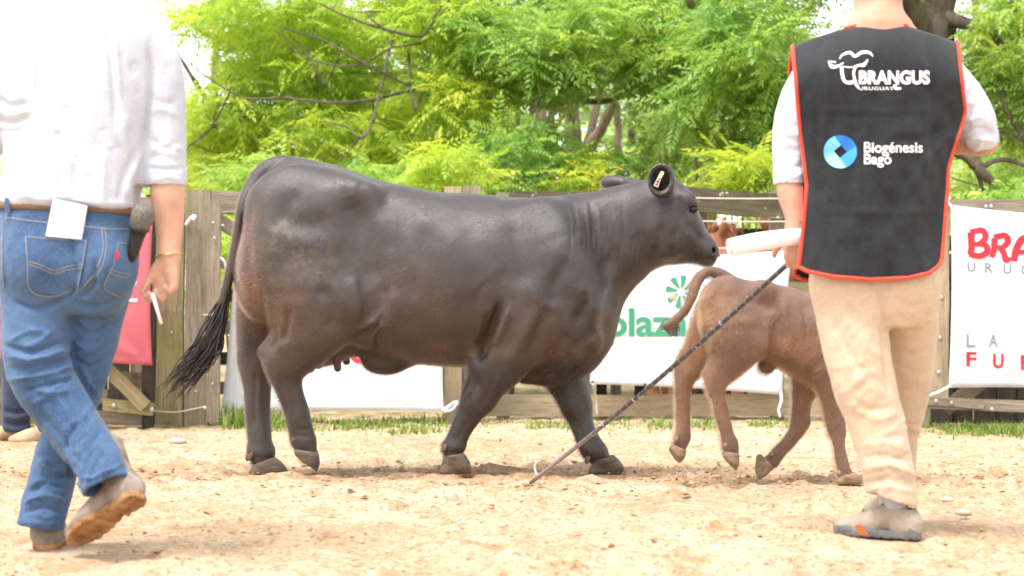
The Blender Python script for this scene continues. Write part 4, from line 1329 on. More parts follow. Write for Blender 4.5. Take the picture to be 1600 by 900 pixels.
# ------------------------------------------------------------------ the black cow
def build_cow():
    Yc = 7.80
    base = P(690, 742, Yc); base[2] = 0
    root = thing('cow', 'large glossy black-brown cow walking right across the sand, tag in its ear', 'cow', base)
    S = Sculpt((335, 760, -0.46), (1135, 225, 0.46), 0.0082, Yc)
    # trunk, neck and head in one long loft
    S.loft('x', [(368, 408, 445, 0.05), (377, 385, 470, 0.105), (389, 346, 492, 0.155), (404, 308, 503, 0.19), (428, 266, 515, 0.225), (462, 250, 522, 0.25), (500, 257, 530, 0.262), (550, 269, 540, 0.272),
                 (590, 280, 553, 0.29), (640, 292, 566, 0.325), (700, 300, 571, 0.345), (750, 305, 571, 0.345), (800, 308, 574, 0.325), (845, 308, 582, 0.29),
                 (885, 305, 574, 0.245), (915, 301, 545, 0.205), (940, 296, 508, 0.172), (960, 292, 478, 0.15), (985, 286, 449, 0.132), (1010, 279, 428, 0.118),
                 (1032, 274, 417, 0.112), (1052, 278, 412, 0.110), (1070, 291, 411, 0.104), (1082, 309, 412, 0.095), (1092, 334, 414, 0.082), (1102, 357, 418, 0.073), (1111, 369, 418, 0.069), (1117, 377, 413, 0.063), (1121, 384, 406, 0.050)], 0.0, 2.25)
    # brisket and chest
    S.ell((900, 498, 0), (62, 0.165, 90), 0.09, math.radians(-10))
    S.ell((918, 470, 0), (40, 0.145, 70), 0.07, math.radians(-6))
    S.chain([(998, 428, 0, 8), (968, 462, 0, 9), (947, 505, 0, 11), (925, 550, 0, 16), (878, 585, 0, 16), (820, 588, 0, 12)], 0.05)
    for sg in (-1, 1):
        # shoulder blade, upper arm, point of the shoulder
        S.chain([(850, 345, sg * 0.15, 30), (872, 400, sg * 0.19, 48), (900, 462, sg * 0.185, 46), (882, 505, sg * 0.18, 46)], 0.09)
        S.ell((848, 460, sg * 0.20), (62, 0.10, 85), 0.09, math.radians(-25))
        # hip bone, rump, thigh
        S.ell((556, 303, sg * 0.20), (26, 0.04, 16), 0.10)
        S.ell((422, 320, sg * 0.125), (24, 0.07, 34), 0.06)
        S.ell((470, 345, sg * 0.155), (85, 0.13, 80), 0.09)
        S.ell((456, 418, sg * 0.165), (78, 0.135, 84), 0.09, math.radians(-8))
        S.ell((530, 470, sg * 0.20), (42, 0.085, 62), 0.09, math.radians(18))
        # brow, cheek
        S.ell((1072, 312, sg * 0.083), (16, 0.03, 13), 0.03)
        S.ell((1046, 365, sg * 0.08), (30, 0.045, 38), 0.05)
        S.ell((1108, 392, sg * 0.048), (12, 0.024, 16), 0.025)
    # spine of the rump, tail root
    S.chain([(520, 277, 0, 16), (460, 269, 0, 18), (432, 268, 0, 14)], 0.05)
    # near hind leg (lifted, seen in front)
    S.chain([(484, 450, -0.17, 72), (482, 500, -0.17, 57), (464, 538, -0.155, 41), (441, 566, -0.145, 29), (449, 598, -0.14, 22.5), (463, 640, -0.13, 20.5), (472, 676, -0.12, 20), (478, 695, -0.12, 18), (482, 712, -0.12, 15)], 0.035, 0.86, n=5)
    S.chain([(528, 470, -0.19, 45), (500, 520, -0.18, 38), (462, 566, -0.155, 22)], 0.05)
    S.chain([(436, 478, -0.15, 22), (433, 515, -0.145, 9), (417, 547, -0.14, 8.5), (421, 566, -0.14, 8), (437, 600, -0.14, 8)], 0.02)
    S.ell((413, 550, -0.14), (8, 0.02, 9), 0.012)
    S.ell((448, 570, -0.165), (17, 0.03, 17), 0.025)
    S.ell((474, 688, -0.12), (19, 0.042, 16), 0.02)
    # far hind leg (planted)
    S.chain([(440, 470, 0.15, 72), (410, 520, 0.14, 40), (402, 565, 0.13, 29), (403, 605, 0.12, 22), (404, 650, 0.11, 19.5), (405, 690, 0.10, 19), (408, 710, 0.10, 19), (414, 726, 0.10, 15)], 0.035, 0.86, n=5)
    S.chain([(392, 470, 0.14, 22), (391, 520, 0.13, 9), (381, 552, 0.13, 8.5), (381, 570, 0.13, 8), (392, 604, 0.12, 8)], 0.02)
    S.ell((379, 560, 0.13), (7.5, 0.02, 10), 0.012)
    S.ell((407, 705, 0.10), (22, 0.045, 16), 0.02)
    # near front leg (pushing off)
    S.chain([(835, 470, -0.19, 66), (812, 520, -0.19, 52), (785, 563, -0.18, 42), (764, 595, -0.16, 32), (750, 622, -0.15, 25.5), (735, 645, -0.13, 20), (722, 668, -0.12, 18), (712, 690, -0.11, 17.5), (707, 703, -0.11, 16.5), (708, 716, -0.11, 15)], 0.03, 0.86, n=5)
    S.ell((750, 619, -0.15), (25, 0.05, 22), 0.03, math.radians(-30))
    S.ell((708, 698, -0.11), (20, 0.046, 14), 0.02)
    S.ell((752, 560, -0.20), (16, 0.04, 22), 0.05, math.radians(-30))
    # far front leg (reaching forward)
    S.chain([(850, 500, 0.16, 55), (870, 560, 0.15, 42), (888, 600, 0.14, 31), (901, 636, 0.12, 22.5), (912, 668, 0.11, 17.5), (923, 694, 0.10, 18), (932, 708, 0.10, 18), (942, 720, 0.10, 14)], 0.03, 0.86, n=5)
    S.ell((901, 633, 0.12), (22, 0.05, 22), 0.03, math.radians(20))
    S.ell((928, 703, 0.10), (20, 0.046, 15), 0.02)
    # udder, navel flap, flank fold
    S.ell((530, 528, 0.0), (50, 0.13, 34), 0.05, math.radians(10))
    S.ell((500, 540, 0.0), (40, 0.11, 32), 0.04)
    S.ell((604, 566, 0.0), (38, 0.05, 19), 0.06)
    S.chain([(612, 470, -0.27, 14), (594, 505, -0.235, 13), (572, 530, -0.16, 12)], 0.05)
    S.chain([(612, 470, 0.27, 14), (594, 505, 0.235, 13), (572, 530, 0.16, 12)], 0.05)
    # tail
    S.chain([(470, 263, 0, 12), (442, 259, 0.0, 16), (413, 272, 0, 16.5), (394, 297, -0.02, 14), (381, 326, -0.05, 11.5), (373, 360, -0.06, 10), (365, 400, -0.06, 8.5), (356, 440, -0.06, 7.5), (348, 472, -0.05, 7)], 0.010, n=6)
    # ears: cupped shells
    S.ell((1033, 281, -0.165), (22, 0.032, 27), 0.012, math.radians(-6), yaw=math.radians(8))
    S.chain([(1036, 296, -0.10, 11), (1034, 292, -0.15, 12)], 0.02)
    S.ell((1032, 280, -0.197), (19.0, 0.040, 23.5), 0.003, math.radians(-6), mode='cut', yaw=math.radians(8))
    S.chain([(1002, 292, 0.08, 11), (985, 288, 0.13, 11)], 0.02)
    S.ell((962, 286, 0.18), (25, 0.035, 11), 0.012, math.radians(-4), yaw=math.radians(-25))
    # eye socket, nostril, mouth
    S.ell((1085, 326, -0.098), (8.5, 0.016, 7), 0.012, mode='cut')
    S.ell((1085, 326, 0.098), (8.5, 0.016, 7), 0.012, mode='cut')
    for sg in (-1, 1):
        S.ell((1114, 391, sg * 0.056), (4.0, 0.016, 5), 0.008, mode='cut')
        S.ell((1080, 316, sg * 0.098), (11, 0.010, 4.5), 0.012, math.radians(-20))
    V, Q = S.mesh(2)
    lines = [
        ([(1082, 397), (1096, 406), (1110, 408), (1119, 405)], 3.2, 0.016),
        ([(783, 470), (772, 505), (758, 540), (744, 566)], 7, 0.038), ([(797, 478), (784, 512), (768, 545)], 6, -0.012),
        ([(764, 485), (756, 520), (744, 550)], 5, 0.012),
        ([(600, 440), (597, 480), (588, 508)], 10, 0.016), ([(592, 505), (575, 520), (555, 530)], 5, 0.02), ([(600, 515), (590, 530), (590, 548)], 5, 0.012),
        ([(545, 305), (560, 345), (577, 400), (588, 450)], 26, 0.022),
        ([(528, 290), (545, 282), (565, 290)], 16, -0.006), ([(470, 300), (440, 330), (420, 360)], 14, 0.008),
        ([(392, 310), (386, 360), (388, 420), (398, 470), (408, 510)], 9, 0.012), ([(405, 440), (412, 490), (418, 530)], 7, 0.01),
        ([(905, 570), (895, 585), (878, 592)], 6, 0.014), ([(845, 560), (870, 540), (890, 520)], 8, 0.012), ([(830, 585), (850, 572), (868, 568)], 4, 0.008), ([(838, 592), (858, 580), (876, 577)], 4, 0.008),
        ([(960, 400), (940, 440), (915, 480), (900, 510)], 12, 0.018), ([(985, 420), (962, 452), (950, 490), (942, 530)], 8, 0.012), ([(925, 330), (945, 380), (950, 420)], 10, 0.008),
        ([(800, 340), (820, 400), (815, 450)], 20, 0.008), ([(730, 340), (745, 420), (735, 500)], 18, 0.006), ([(660, 350), (668, 430), (655, 520)], 20, 0.006), ([(700, 345), (708, 430), (696, 510)], 16, -0.004),
        ([(1058, 300), (1062, 335), (1058, 372)], 5, 0.006), ([(1076, 345), (1090, 366), (1098, 380)], 6, 0.006), ([(1066, 330), (1072, 350), (1075, 365)], 4, 0.004),
        ([(1018, 400), (1030, 380), (1034, 345)], 7, 0.010),
        ([(470, 545), (450, 535), (430, 545)], 8, -0.006), ([(445, 575), (455, 610), (462, 650)], 5, 0.006), ([(410, 580), (412, 620), (414, 660)], 6, 0.006),
        ([(870, 600), (885, 640), (898, 665)], 5, 0.005), ([(775, 590), (762, 615), (750, 635)], 5, 0.006),
        ([(460, 668), (475, 672), (490, 668)], 3, 0.006), ([(460, 678), (476, 682), (492, 678)], 3, 0.006), ([(392, 712), (408, 716), (424, 714)], 3, 0.006), ([(694, 704), (708, 708), (722, 706)], 3, 0.006)]
    lines += [([(452, 478), (447, 510), (440, 540)], 6, 0.014), ([(427, 500), (432, 528), (424, 548)], 5, 0.012), ([(500, 440), (520, 480), (512, 520)], 10, 0.010), ([(548, 430), (560, 470), (556, 505)], 10, -0.008),
              ([(436, 575), (442, 610), (450, 655)], 3.5, 0.007), ([(452, 548), (466, 560), (472, 580)], 5, -0.006), ([(400, 575), (398, 620), (398, 670)], 3.5, 0.007), ([(430, 330), (470, 352), (520, 345)], 16, 0.008), ([(440, 365), (490, 385), (540, 372)], 14, -0.005),
              ([(748, 598), (736, 612), (730, 632)], 4, 0.006), ([(790, 575), (772, 600), (764, 628)], 5, -0.006), ([(735, 650), (722, 672), (712, 690)], 3, 0.006), ([(905, 612), (912, 630), (915, 648)], 4, 0.005), ([(900, 655), (910, 680), (920, 695)], 3, 0.005),
              ([(830, 500), (812, 540), (790, 570)], 10, -0.008), ([(860, 480), (838, 520), (826, 555)], 9, 0.010), ([(890, 400), (868, 440), (862, 480)], 12, 0.010), ([(905, 440), (925, 480), (915, 520)], 12, -0.008), ([(880, 520), (905, 545), (930, 540)], 7, 0.010), ([(925, 505), (938, 530), (925, 556)], 7, -0.007),
              ([(630, 300), (640, 330), (690, 345)], 18, -0.005), ([(600, 300), (612, 350), (606, 400)], 16, 0.010), ([(640, 400), (660, 440), (650, 500)], 14, -0.005), ([(560, 515), (585, 500), (600, 480)], 5, -0.008)]
    for i in range(15):      # fine upright wrinkles of the neck
        x = 886 + i * 6.2 + random.uniform(-2, 2); y0 = 308 + random.uniform(0, 14)
        ln = 60 + random.uniform(0, 60)
        lines.append(([(x, y0), (x + 7, y0 + ln * 0.5), (x + 6, y0 + ln)], 2.6, random.uniform(0.003, 0.007)))
    for i in range(9):       # throat folds
        x = 985 + i * 8
        lines.append(([(x + 8, 345 + random.uniform(0, 20)), (x + 3, 385), (x - 4, 424 - i * 2)], 3.0, random.uniform(0.003, 0.007)))
    for i in range(7):
        x = 772 - i * 7; lines.append(([(x + 22, 410 + i * 6), (x + 12, 460), (x, 520)], 3.2, random.uniform(0.002, 0.0045)))
    lines = [(l, w, d * (0.75 if w < 3.1 else 1.1 if w < 20 else 0.85)) for l, w, d in lines]
    V = crease(V, Q, lines)
    V = crease(V, Q, [(l, w, d) for l, w, d in lines if w >= 5], side=1)
    V = V + normals(V, Q) * (fbm(V * 7.0, 2, 5) * 0.0055)[:, None]
    p = to_px(V)
    gs = lambda x, y, rx, ry: np.exp(-((p[:, 0] - x) / rx) ** 2 - ((p[:, 1] - y) / ry) ** 2)
    rust = np.clip(1.2 * gs(386, 440, 18, 85) + 0.35 * gs(400, 395, 20, 60) + 0.3 * gs(430, 505, 50, 50) + 0.35 * gs(520, 520, 60, 30) + 0.6 * gs(700, 548, 90, 18) + 0.35 * gs(470, 480, 60, 40) + 0.3 * gs(640, 470, 60, 60) + 0.25 * gs(800, 500, 70, 50) + 0.35 * gs(860, 545, 30, 30) + 0.18 * gs(400, 600, 60, 60), 0, 1)
    rust *= np.clip(0.7 + fbm(V * 9, 3, 8) * 0.6, 0, 1)
    dirt = np.clip(gs(470, 400, 62, 60) * 1.0 + 0.5 * gs(440, 370, 30, 20), 0, 1) * (V[:, 1] < Yc)
    o = obj('body', V, Q, M_cow, root, attrs={'rust': rust, 'dirt': dirt})
    bare = np.clip(gs(1115, 392, 12, 16) * 1.6 + gs(1032, 280, 24, 28) * 1.6 + gs(1084, 326, 9, 8) * 2, 0, 1)
    fur(o, 330000, 0.011, M_cow_hair, 1 - bare, (-0.75, 0, -0.5), 0.00042, tint=rust)
    # hooves
    hoof(root, Yc, 0.10, (413, 722), (449, 744), (394, 746), 747, M_hoof, rc=16)
    hoof(root, Yc, -0.12, (481, 706), (490, 737), (466, 712), 737, M_hoof, rc=15.5, tilt=(-0.55, -0.1, -0.75))
    hoof(root, Yc, -0.11, (708, 712), (733, 740), (692, 741), 741, M_hoof, rc=15.5)
    hoof(root, Yc, 0.10, (943, 717), (974, 741), (924, 742), 742, M_hoof, rc=15)
    for (x, y, d) in ((463, 686, -0.155), (396, 712, 0.055), (698, 699, -0.155), (922, 717, 0.055), (463, 688, -0.085), (392, 713, 0.145)):
        Vd, Qd = ball(P(x - 2, y + 1, Yc + d * (0.92 if d < 0 else 1.1)), np.array([5, 5, 7]) * Yc / F)
        Vd[:, 0] -= (Vd[:, 2].max() - Vd[:, 2]) * 0.25
        obj('dewclaw', Vd, Qd, M_dewclaw, root)
    # teats
    for (x, y, d, l) in ((484, 568, -0.06, 15), (526, 562, -0.07, 20), (496, 566, 0.05, 11), (540, 556, 0.05, 15)):
        pth = [P(x - 1, y - 14, Yc + d), P(x, y, Yc + d), P(x + 1.5, y + l * 0.65, Yc + d), P(x + 2, y + l * 0.95, Yc + d)]
        Vt, Qt = tube(catmull(pth, 3), np.interp(np.linspace(0, 1, 10), [0, .3, .85, 1], [9, 6.5, 5, 1.5]) * Yc / F, 8)
        obj('teat', Vt, fixq(Qt), M_teat, root)
    for sg in (-1, 1):
        Ve, Qe = ball(P(1084.5, 326, Yc + sg * 0.088), (0.019, 0.014, 0.017), 14, 10)
        obj('eye', Ve, Qe, M_eye, root)
        Ve, Qe = tube(catmull([P(1077, 324, Yc + sg * 0.099), P(1083, 320, Yc + sg * 0.1045), P(1090, 321.5, Yc + sg * 0.098)], 4), 0.0045, 5)
        obj('eyelid', Ve, fixq(Qe), M_cow, root)
    # dark hair lining of the near ear and the tag
    Ve, Qe = ball((0, 0, 0), (18.5 * Yc / F, 0.008, 23 * Yc / F), 16, 10)
    c = P(1032, 280, Yc - 0.166)
    lining = obj('ear_lining', Ve + c, Qe, M_earin, root)
    tagp = [(1021, 290), (1028, 293), (1033, 279), (1037, 272), (1037.5, 268.5), (1033.5, 267), (1031, 270), (1027.5, 277)]
    pts = [P(x, y, Yc - 0.186) for x, y in tagp]
    pts2 = [q + np.array([0.001, 0.004, 0]) for q in pts]
    n = len(pts)
    Qt = [tuple(range(n))[::-1], tuple(range(n, 2 * n))] + [(i, (i + 1) % n, n + (i + 1) % n, n + i) for i in range(n)]
    tg = obj('ear_tag', np.array(pts + pts2), Qt, M_tag, root, False)
    tg['label'] = 'cream plastic ear tag with dark digits'
    bag = Bag()
    ax = np.array([5.5, -13.0]); ax /= np.linalg.norm(ax); ay = np.array([ax[1], -ax[0]])
    for i, seg in enumerate(([(0, 0), (1, 0), (1, 1), (0, 1), (0, 2), (1, 2)], [(0, 2), (1, 2), (1, 0), (0, 0), (0, 1), (1, 1)], [(0, 0), (1, 0), (0.3, 2)])):
        o0 = np.array([1025.6, 289.5]) + ax * (i * 4.6) - ay * 1.2
        for a, b2 in zip(seg[:-1], seg[1:]):
            q0 = o0 + ax * a[0] * 2.6 + ay * a[1] * 1.5; q1 = o0 + ax * b2[0] * 2.6 + ay * b2[1] * 1.5
            bag.tube([P(q0[0], q0[1], Yc - 0.1875), P(q1[0], q1[1], Yc - 0.1875)], 0.0011, 4)
    bag.obj('tag_number', M_ink, tg)
    Ve, Qe = ball(P(980, 284, Yc + 0.13), (0.014, 0.006, 0.018), 8, 6)
    obj('ear_tag', Ve, Qe, M_tag, root)
    # switch of the tail
    tail_hair(root, Yc, [(360, 425), (353, 460), (345, 490)], [(254, 600), (270, 606), (286, 612), (300, 602), (312, 575)], 210, 0.0036, M_switch, d0=-0.055)
    return root
build_cow()

# ------------------------------------------------------------------ the brown calf
def build_calf():
    Yc = 7.36
    base = P(1215, 750, Yc); base[2] = 0
    root = thing('calf', 'small brown calf trotting ahead of the cow, tail raised, half hidden by a man', 'calf', base)
    S = Sculpt((1030, 775, -0.28), (1470, 380, 0.28), 0.0066, Yc)
    S.loft('x', [(1096, 470, 512, 0.04), (1103, 452, 528, 0.075), (1118, 440, 540, 0.10), (1140, 436, 548, 0.12), (1172, 438, 556, 0.13), (1205, 443, 566, 0.142), (1235, 450, 582, 0.148),
                 (1262, 458, 600, 0.145), (1290, 462, 612, 0.135), (1315, 462, 606, 0.115), (1335, 462, 585, 0.09), (1348, 470, 560, 0.06)], 0.0, 2.2)
    S.chain([(1315, 515, 0, 52), (1340, 478, 0, 42), (1360, 447, 0, 36)], 0.06, 0.72)
    S.chain([(1358, 438, 0, 33), (1380, 447, 0, 31), (1405, 466, 0, 22), (1424, 480, 0, 17)], 0.03, 0.85)
    for sg in (-1, 1):
        S.ell((1138, 490, sg * 0.08), (44, 0.075, 58), 0.05)
        S.ell((1170, 515, sg * 0.095), (28, 0.055, 40), 0.05, math.radians(20))
        S.ell((1300, 545, sg * 0.09), (38, 0.06, 60), 0.05)
        S.ell((1352, 430, sg * 0.11), (12, 0.045, 8), 0.02, yaw=sg * 0.4)
        S.ell((1384, 440, sg * 0.072), (5, 0.012, 4), 0.01, mode='cut')
        S.ell((1195, 452, sg * 0.10), (16, 0.04, 12), 0.05)
    # near hind leg
    S.chain([(1145, 510, -0.085, 47), (1146, 548, -0.09, 33), (1124, 585, -0.085, 20), (1122, 612, -0.08, 13.1), (1129, 648, -0.075, 11.2), (1137, 680, -0.07, 11.7), (1141, 697, -0.07, 12.2), (1143, 712, -0.07, 9.0)], 0.025, 0.85, n=5)
    S.chain([(1118, 530, -0.08, 12), (1114, 562, -0.08, 7), (1104, 584, -0.08, 6.5), (1112, 615, -0.08, 5.9)], 0.014)
    S.ell((1102, 586, -0.08), (6, 0.014, 7), 0.008)
    S.chain([(1178, 532, -0.10, 24), (1156, 560, -0.09, 18), (1132, 590, -0.085, 12)], 0.025)
    # far hind leg
    S.chain([(1125, 505, 0.07, 44), (1100, 545, 0.07, 30), (1078, 578, 0.065, 20), (1069, 606, 0.06, 13.1), (1068, 648, 0.06, 10.8), (1067, 678, 0.06, 11.7), (1064, 690, 0.06, 11.2), (1062, 702, 0.06, 9.0)], 0.025, 0.85, n=5)
    S.chain([(1092, 530, 0.07, 10), (1068, 560, 0.065, 8), (1060, 574, 0.065, 7.5), (1062, 600, 0.06, 5.4)], 0.02)
    # far front leg, folded back
    S.chain([(1275, 570, 0.07, 38), (1258, 610, 0.07, 19.8), (1252, 640, 0.065, 14.8), (1250, 662, 0.065, 14.8), (1236, 684, 0.06, 10.8), (1220, 703, 0.06, 10.8), (1209, 717, 0.06, 11.7), (1200, 724, 0.06, 9.9)], 0.022, 0.85, n=5)
    # near front leg, landing
    S.chain([(1300, 560, -0.08, 36), (1296, 605, -0.08, 19.8), (1302, 640, -0.075, 14.8), (1307, 668, -0.07, 14.4), (1312, 698, -0.07, 9.9), (1316, 722, -0.07, 10.8), (1320, 738, -0.07, 11.7), (1325, 747, -0.07, 9.0)], 0.022, 0.85, n=5)
    S.ell((1198, 572, 0), (12, 0.03, 11), 0.03)
    S.chain([(1145, 440, 0, 9), (1126, 429, 0, 10), (1108, 424, -0.01, 8.2), (1092, 436, -0.02, 7.4), (1083, 458, -0.03, 7), (1073, 482, -0.03, 7), (1058, 498, -0.03, 6.8), (1042, 508, -0.03, 4)], 0.012, n=6)
    V, Q = S.mesh(2)
    lines = [([(1212, 470), (1220, 500), (1222, 540)], 5, 0.006), ([(1232, 470), (1240, 510), (1244, 560)], 5, 0.005), ([(1252, 480), (1262, 520), (1268, 570)], 5, 0.005), ([(1222, 480), (1230, 510), (1233, 550)], 4, -0.004),
             ([(1212, 490), (1208, 530), (1200, 556)], 7, 0.012), ([(1180, 450), (1196, 470), (1206, 490)], 7, 0.006), ([(1105, 470), (1106, 510), (1104, 545)], 5, 0.008),
             ([(1118, 600), (1124, 630), (1130, 660)], 3.5, 0.004), ([(1280, 590), (1286, 615), (1292, 630)], 5, 0.008), ([(1140, 450), (1150, 480), (1165, 500)], 12, 0.005)]
    lines += [([(1116, 575), (1122, 590), (1124, 606)], 4, 0.006), ([(1150, 500), (1170, 530), (1172, 556)], 7, 0.006), ([(1196, 500), (1200, 525), (1192, 550)], 6, -0.006), ([(1160, 452), (1185, 462), (1205, 460)], 8, -0.005), ([(1125, 450), (1118, 480), (1122, 520)], 7, 0.006), ([(1298, 640), (1304, 665), (1308, 690)], 4, 0.005), ([(1258, 600), (1268, 575), (1290, 560)], 7, 0.008)]
    for i in range(10):
        x = 1205 + i * 8; lines.append(([(x, 470 + random.uniform(0, 20)), (x + 5, 510), (x + 4, 560)], 3, random.uniform(-0.003, 0.003)))
    V = crease(V, Q, lines)
    V = V + normals(V, Q) * (fbm(V * 14.0, 3, 15) * 0.0045)[:, None]
    p = to_px(V)
    gs = lambda x, y, rx, ry: np.exp(-((p[:, 0] - x) / rx) ** 2 - ((p[:, 1] - y) / ry) ** 2)
    rust = np.clip(0.9 * gs(1096, 500, 16, 55) + 0.8 * gs(1080, 560, 26, 30) + 0.5 * gs(1215, 548, 30, 22) + 0.3 * gs(1130, 470, 25, 25) + 0.45 * gs(1290, 640, 40, 60) + 0.5 * gs(1065, 640, 24, 60) + 0.4 * gs(1130, 650, 24, 50) + 0.3 * gs(1250, 540, 40, 30), 0, 1)
    rust *= np.clip(0.75 + fbm(V * 12, 3, 9) * 0.6, 0, 1)
    o = obj('body', V, Q, M_calf, root, attrs={'rust': rust})
    fur(o, 130000, 0.016, M_calf_hair, np.ones(len(V)), (-0.55, 0, -0.5), 0.00045, 0.45, tint=np.clip(1.2 * rust + 0.95 * np.clip(fbm(V * 12, 3, 77) - 0.15, 0, 1), 0, 1))
    hoof(root, Yc, 0.06, (1061, 700), (1060, 722), (1050, 708), 722, M_calf_hoof, 0.014, 0.0035, 11, tilt=(-0.75, -0.25, -0.6))
    hoof(root, Yc, -0.07, (1143, 708), (1148, 733), (1133, 716), 733, M_calf_hoof, 0.014, 0.0035, 10.5, tilt=(-0.6, -0.2, -0.75))
    hoof(root, Yc, 0.06, (1199, 722), (1184, 746), (1188, 722), 746, M_calf_hoof, 0.017, 0.0035, 12, tilt=(-0.75, -0.35, 0.0))
    hoof(root, Yc, -0.07, (1324, 742), (1345, 756), (1310, 757), 757, M_calf_hoof, 0.014, 0.0035, 11)
    for (x, y, d) in ((1134, 695, -0.095), (1057, 686, 0.035), (1206, 709, 0.03), (1311, 739, -0.095)):
        Vd, Qd = ball(P(x, y, Yc + d * 0.9), np.array([4, 4, 5]) * Yc / F)
        obj('dewclaw', Vd, Qd, M_calf_hoof, root)
    for sg in (-1, 1):
        Ve, Qe = ball(P(1384, 440, Yc + sg * 0.068), 0.013, 10, 8)
        obj('eye', Ve, Qe, M_eye, root)
    tail_hair(root, Yc, [(1060, 496), (1050, 503), (1044, 507)], [(1034, 507), (1034, 512), (1040, 516)], 60, 0.0022, mottled('calf_tail_hair', (0.14, 0.10, 0.09), (0.2, 0.15, 0.13), 20, 0.7), 5, 0.003, 'tail_tuft', 0.006, -0.03)
    return root
build_calf()

# ------------------------------------------------------------------ red-brown cattle in the pen behind the fence
def build_pen_cow():
    root = thing('pen_cow', 'red-brown cow behind the fence with one ear up, beside the black cow\'s muzzle', 'cow', (0, 0, 0), 'red-brown cattle in the pen')
    S = Sculpt((-0.45, -1.2, -0.02), (0.45, 1.2, 1.62), 0.018)
    S.chain([(0, 0.95, 1.0, 0.26), (0, 0.5, 1.0, 0.34), (0, 0, 0.98, 0.36), (0, -0.45, 1.02, 0.28), (0, -0.75, 1.16, 0.19), (0, -0.9, 1.3, 0.15)], 0.05)
    S.chain([(0, -0.88, 1.33, 0.135), (0, -1.0, 1.22, 0.115), (0, -1.1, 1.05, 0.08)], 0.05)
    for sg in (-1, 1):
        S.chain([(sg * 0.2, -0.45, 0.9, 0.15), (sg * 0.19, -0.45, 0.5, 0.075), (sg * 0.18, -0.47, 0.1, 0.05), (sg * 0.18, -0.5, 0.03, 0.05)], 0.05)
        S.chain([(sg * 0.2, 0.9, 0.95, 0.2), (sg * 0.19, 0.92, 0.55, 0.1), (sg * 0.18, 0.98, 0.4, 0.065), (sg * 0.18, 0.93, 0.1, 0.05), (sg * 0.18, 0.9, 0.03, 0.05)], 0.05)
        S.chain([(sg * 0.10, -0.87, 1.40, 0.03), (sg * 0.17, -0.87, 1.45, 0.05), (sg * 0.20, -0.88, 1.53, 0.03)], 0.03, 0.6)
    V, Q = S.mesh(2)
    obj('body', V, Q, M_red_cow, root, attrs={'rust': np.zeros(len(V))})
    bag = Bag()
    rg = np.random.default_rng(4)
    for i in range(160):
        x, y = rg.normal(0, 0.05), -0.86 + rg.normal(0, 0.05)
        a = rg.random() * 6.28
        bag.tube(catmull([(x, y, 1.42), (x * 1.5 + 0.02 * math.cos(a), y - 0.03, 1.47 + rg.random() * 0.02), (x * 2.2 + 0.05 * math.cos(a), y - 0.07 + 0.04 * math.sin(a), 1.40 + rg.normal(0, 0.03))], 3), [0.005, 0.005, 0.005, 0.004, 0.003, 0.002, 0.001], 4)
    bag.obj('forelock', M_red_cow, root, True, True)
    for sg in (-1, 1):
        Ve, Qe = ball((sg * 0.115, -0.97, 1.3), 0.022, 10, 8)
        obj('eye', Ve, Qe, M_eye, root, local=True)
    return root
pc = build_pen_cow()
def put(o, px, Y, rz):
    q = P(px, 600, Y); o.location = (q[0], Y, 0); o.rotation_euler = (0, 0, rz)
put(pc, 1136, 15.3, math.radians(24))
pc2 = copy_tree(pc); put(pc2, 1176, 16.2, math.radians(-62))
pc2.scale = (0.96, 0.96, 0.95)
pc2['label'] = 'red-brown cow back showing low behind the fence, right of the eared one'
pc3 = copy_tree(pc); put(pc3, 960, 15.2, math.radians(95))
pc3['label'] = 'red-brown cow whose legs show under the green-lettered banner'
# ------------------------------------------------------------------ people: materials
def skin_mat(name, c1, c2):
    m, t, b = newmat(name, 0.5, 0.35)
    v = coords(t)
    t.links.new(ramp(t, noise(t, v, 14, 5, 0.6), [(0.3, c1), (0.7, c2)]), b.inputs['Base Color'])
    b.inputs['Subsurface Weight'].default_value = 0.12
    b.inputs['Subsurface Radius'].default_value = (0.012, 0.005, 0.003)
    bump(t, b, noise(t, v, 130, 3, 0.6), 0.25, 0.002)
    return m
def weave_mat(name, c1, c2, sc=5, rough=0.85, thread=420, tstr=0.25, stripe=None, lo=0.35, hi=0.65, fold=0.0):
    m, t, b = newmat(name, rough, 0.2)
    v = coords(t)
    c = ramp(t, noise(t, v, sc, 5, 0.65), [(lo, c1), (hi, c2)])
    th = noise(t, coords(t, (1, 1, 0.35)), thread, 2, 0.6)
    c = mix(t, ramp(t, th, [(0.45, 0.0), (0.7, 0.30)]), c, tuple(min(1, x * 1.5 + 0.02) for x in c2))
    if stripe:
        w = N_(t, 'ShaderNodeTexWave', wave_type='BANDS', bands_direction='X')
        w.inputs['Scale'].default_value = stripe[0]; w.inputs['Distortion'].default_value = 0.6
        t.links.new(v, w.inputs['Vector'])
        c = mix(t, ramp(t, w.outputs['Fac'], [(0.78, 0.0), (0.95, stripe[2])]), c, stripe[1])
    t.links.new(c, b.inputs['Base Color'])
    n1 = bump(t, None, noise(t, coords(t, (1, 1, 0.7)), 18, 4, 0.55), 0.25, 0.012)
    bump(t, b, th, tstr, 0.0015, n1)
    b.inputs['Sheen Weight'].default_value = 0.15
    return m
M_skin = skin_mat('sunburnt_skin', (0.47, 0.25, 0.165), (0.60, 0.355, 0.25))
M_shirt = weave_mat('white_shirt_cotton', (0.43, 0.455, 0.52), (0.50, 0.52, 0.58), 6, 0.85)
M_shirt2 = weave_mat('pale_striped_shirt', (0.54, 0.56, 0.63), (0.60, 0.62, 0.69), 6, 0.85, stripe=(42, (0.40, 0.45, 0.60), 0.4))
M_jeans = weave_mat('blue_denim', (0.029, 0.064, 0.138), (0.080, 0.142, 0.250), 3.5, 0.85, 300, 0.45, lo=0.34, hi=0.66)
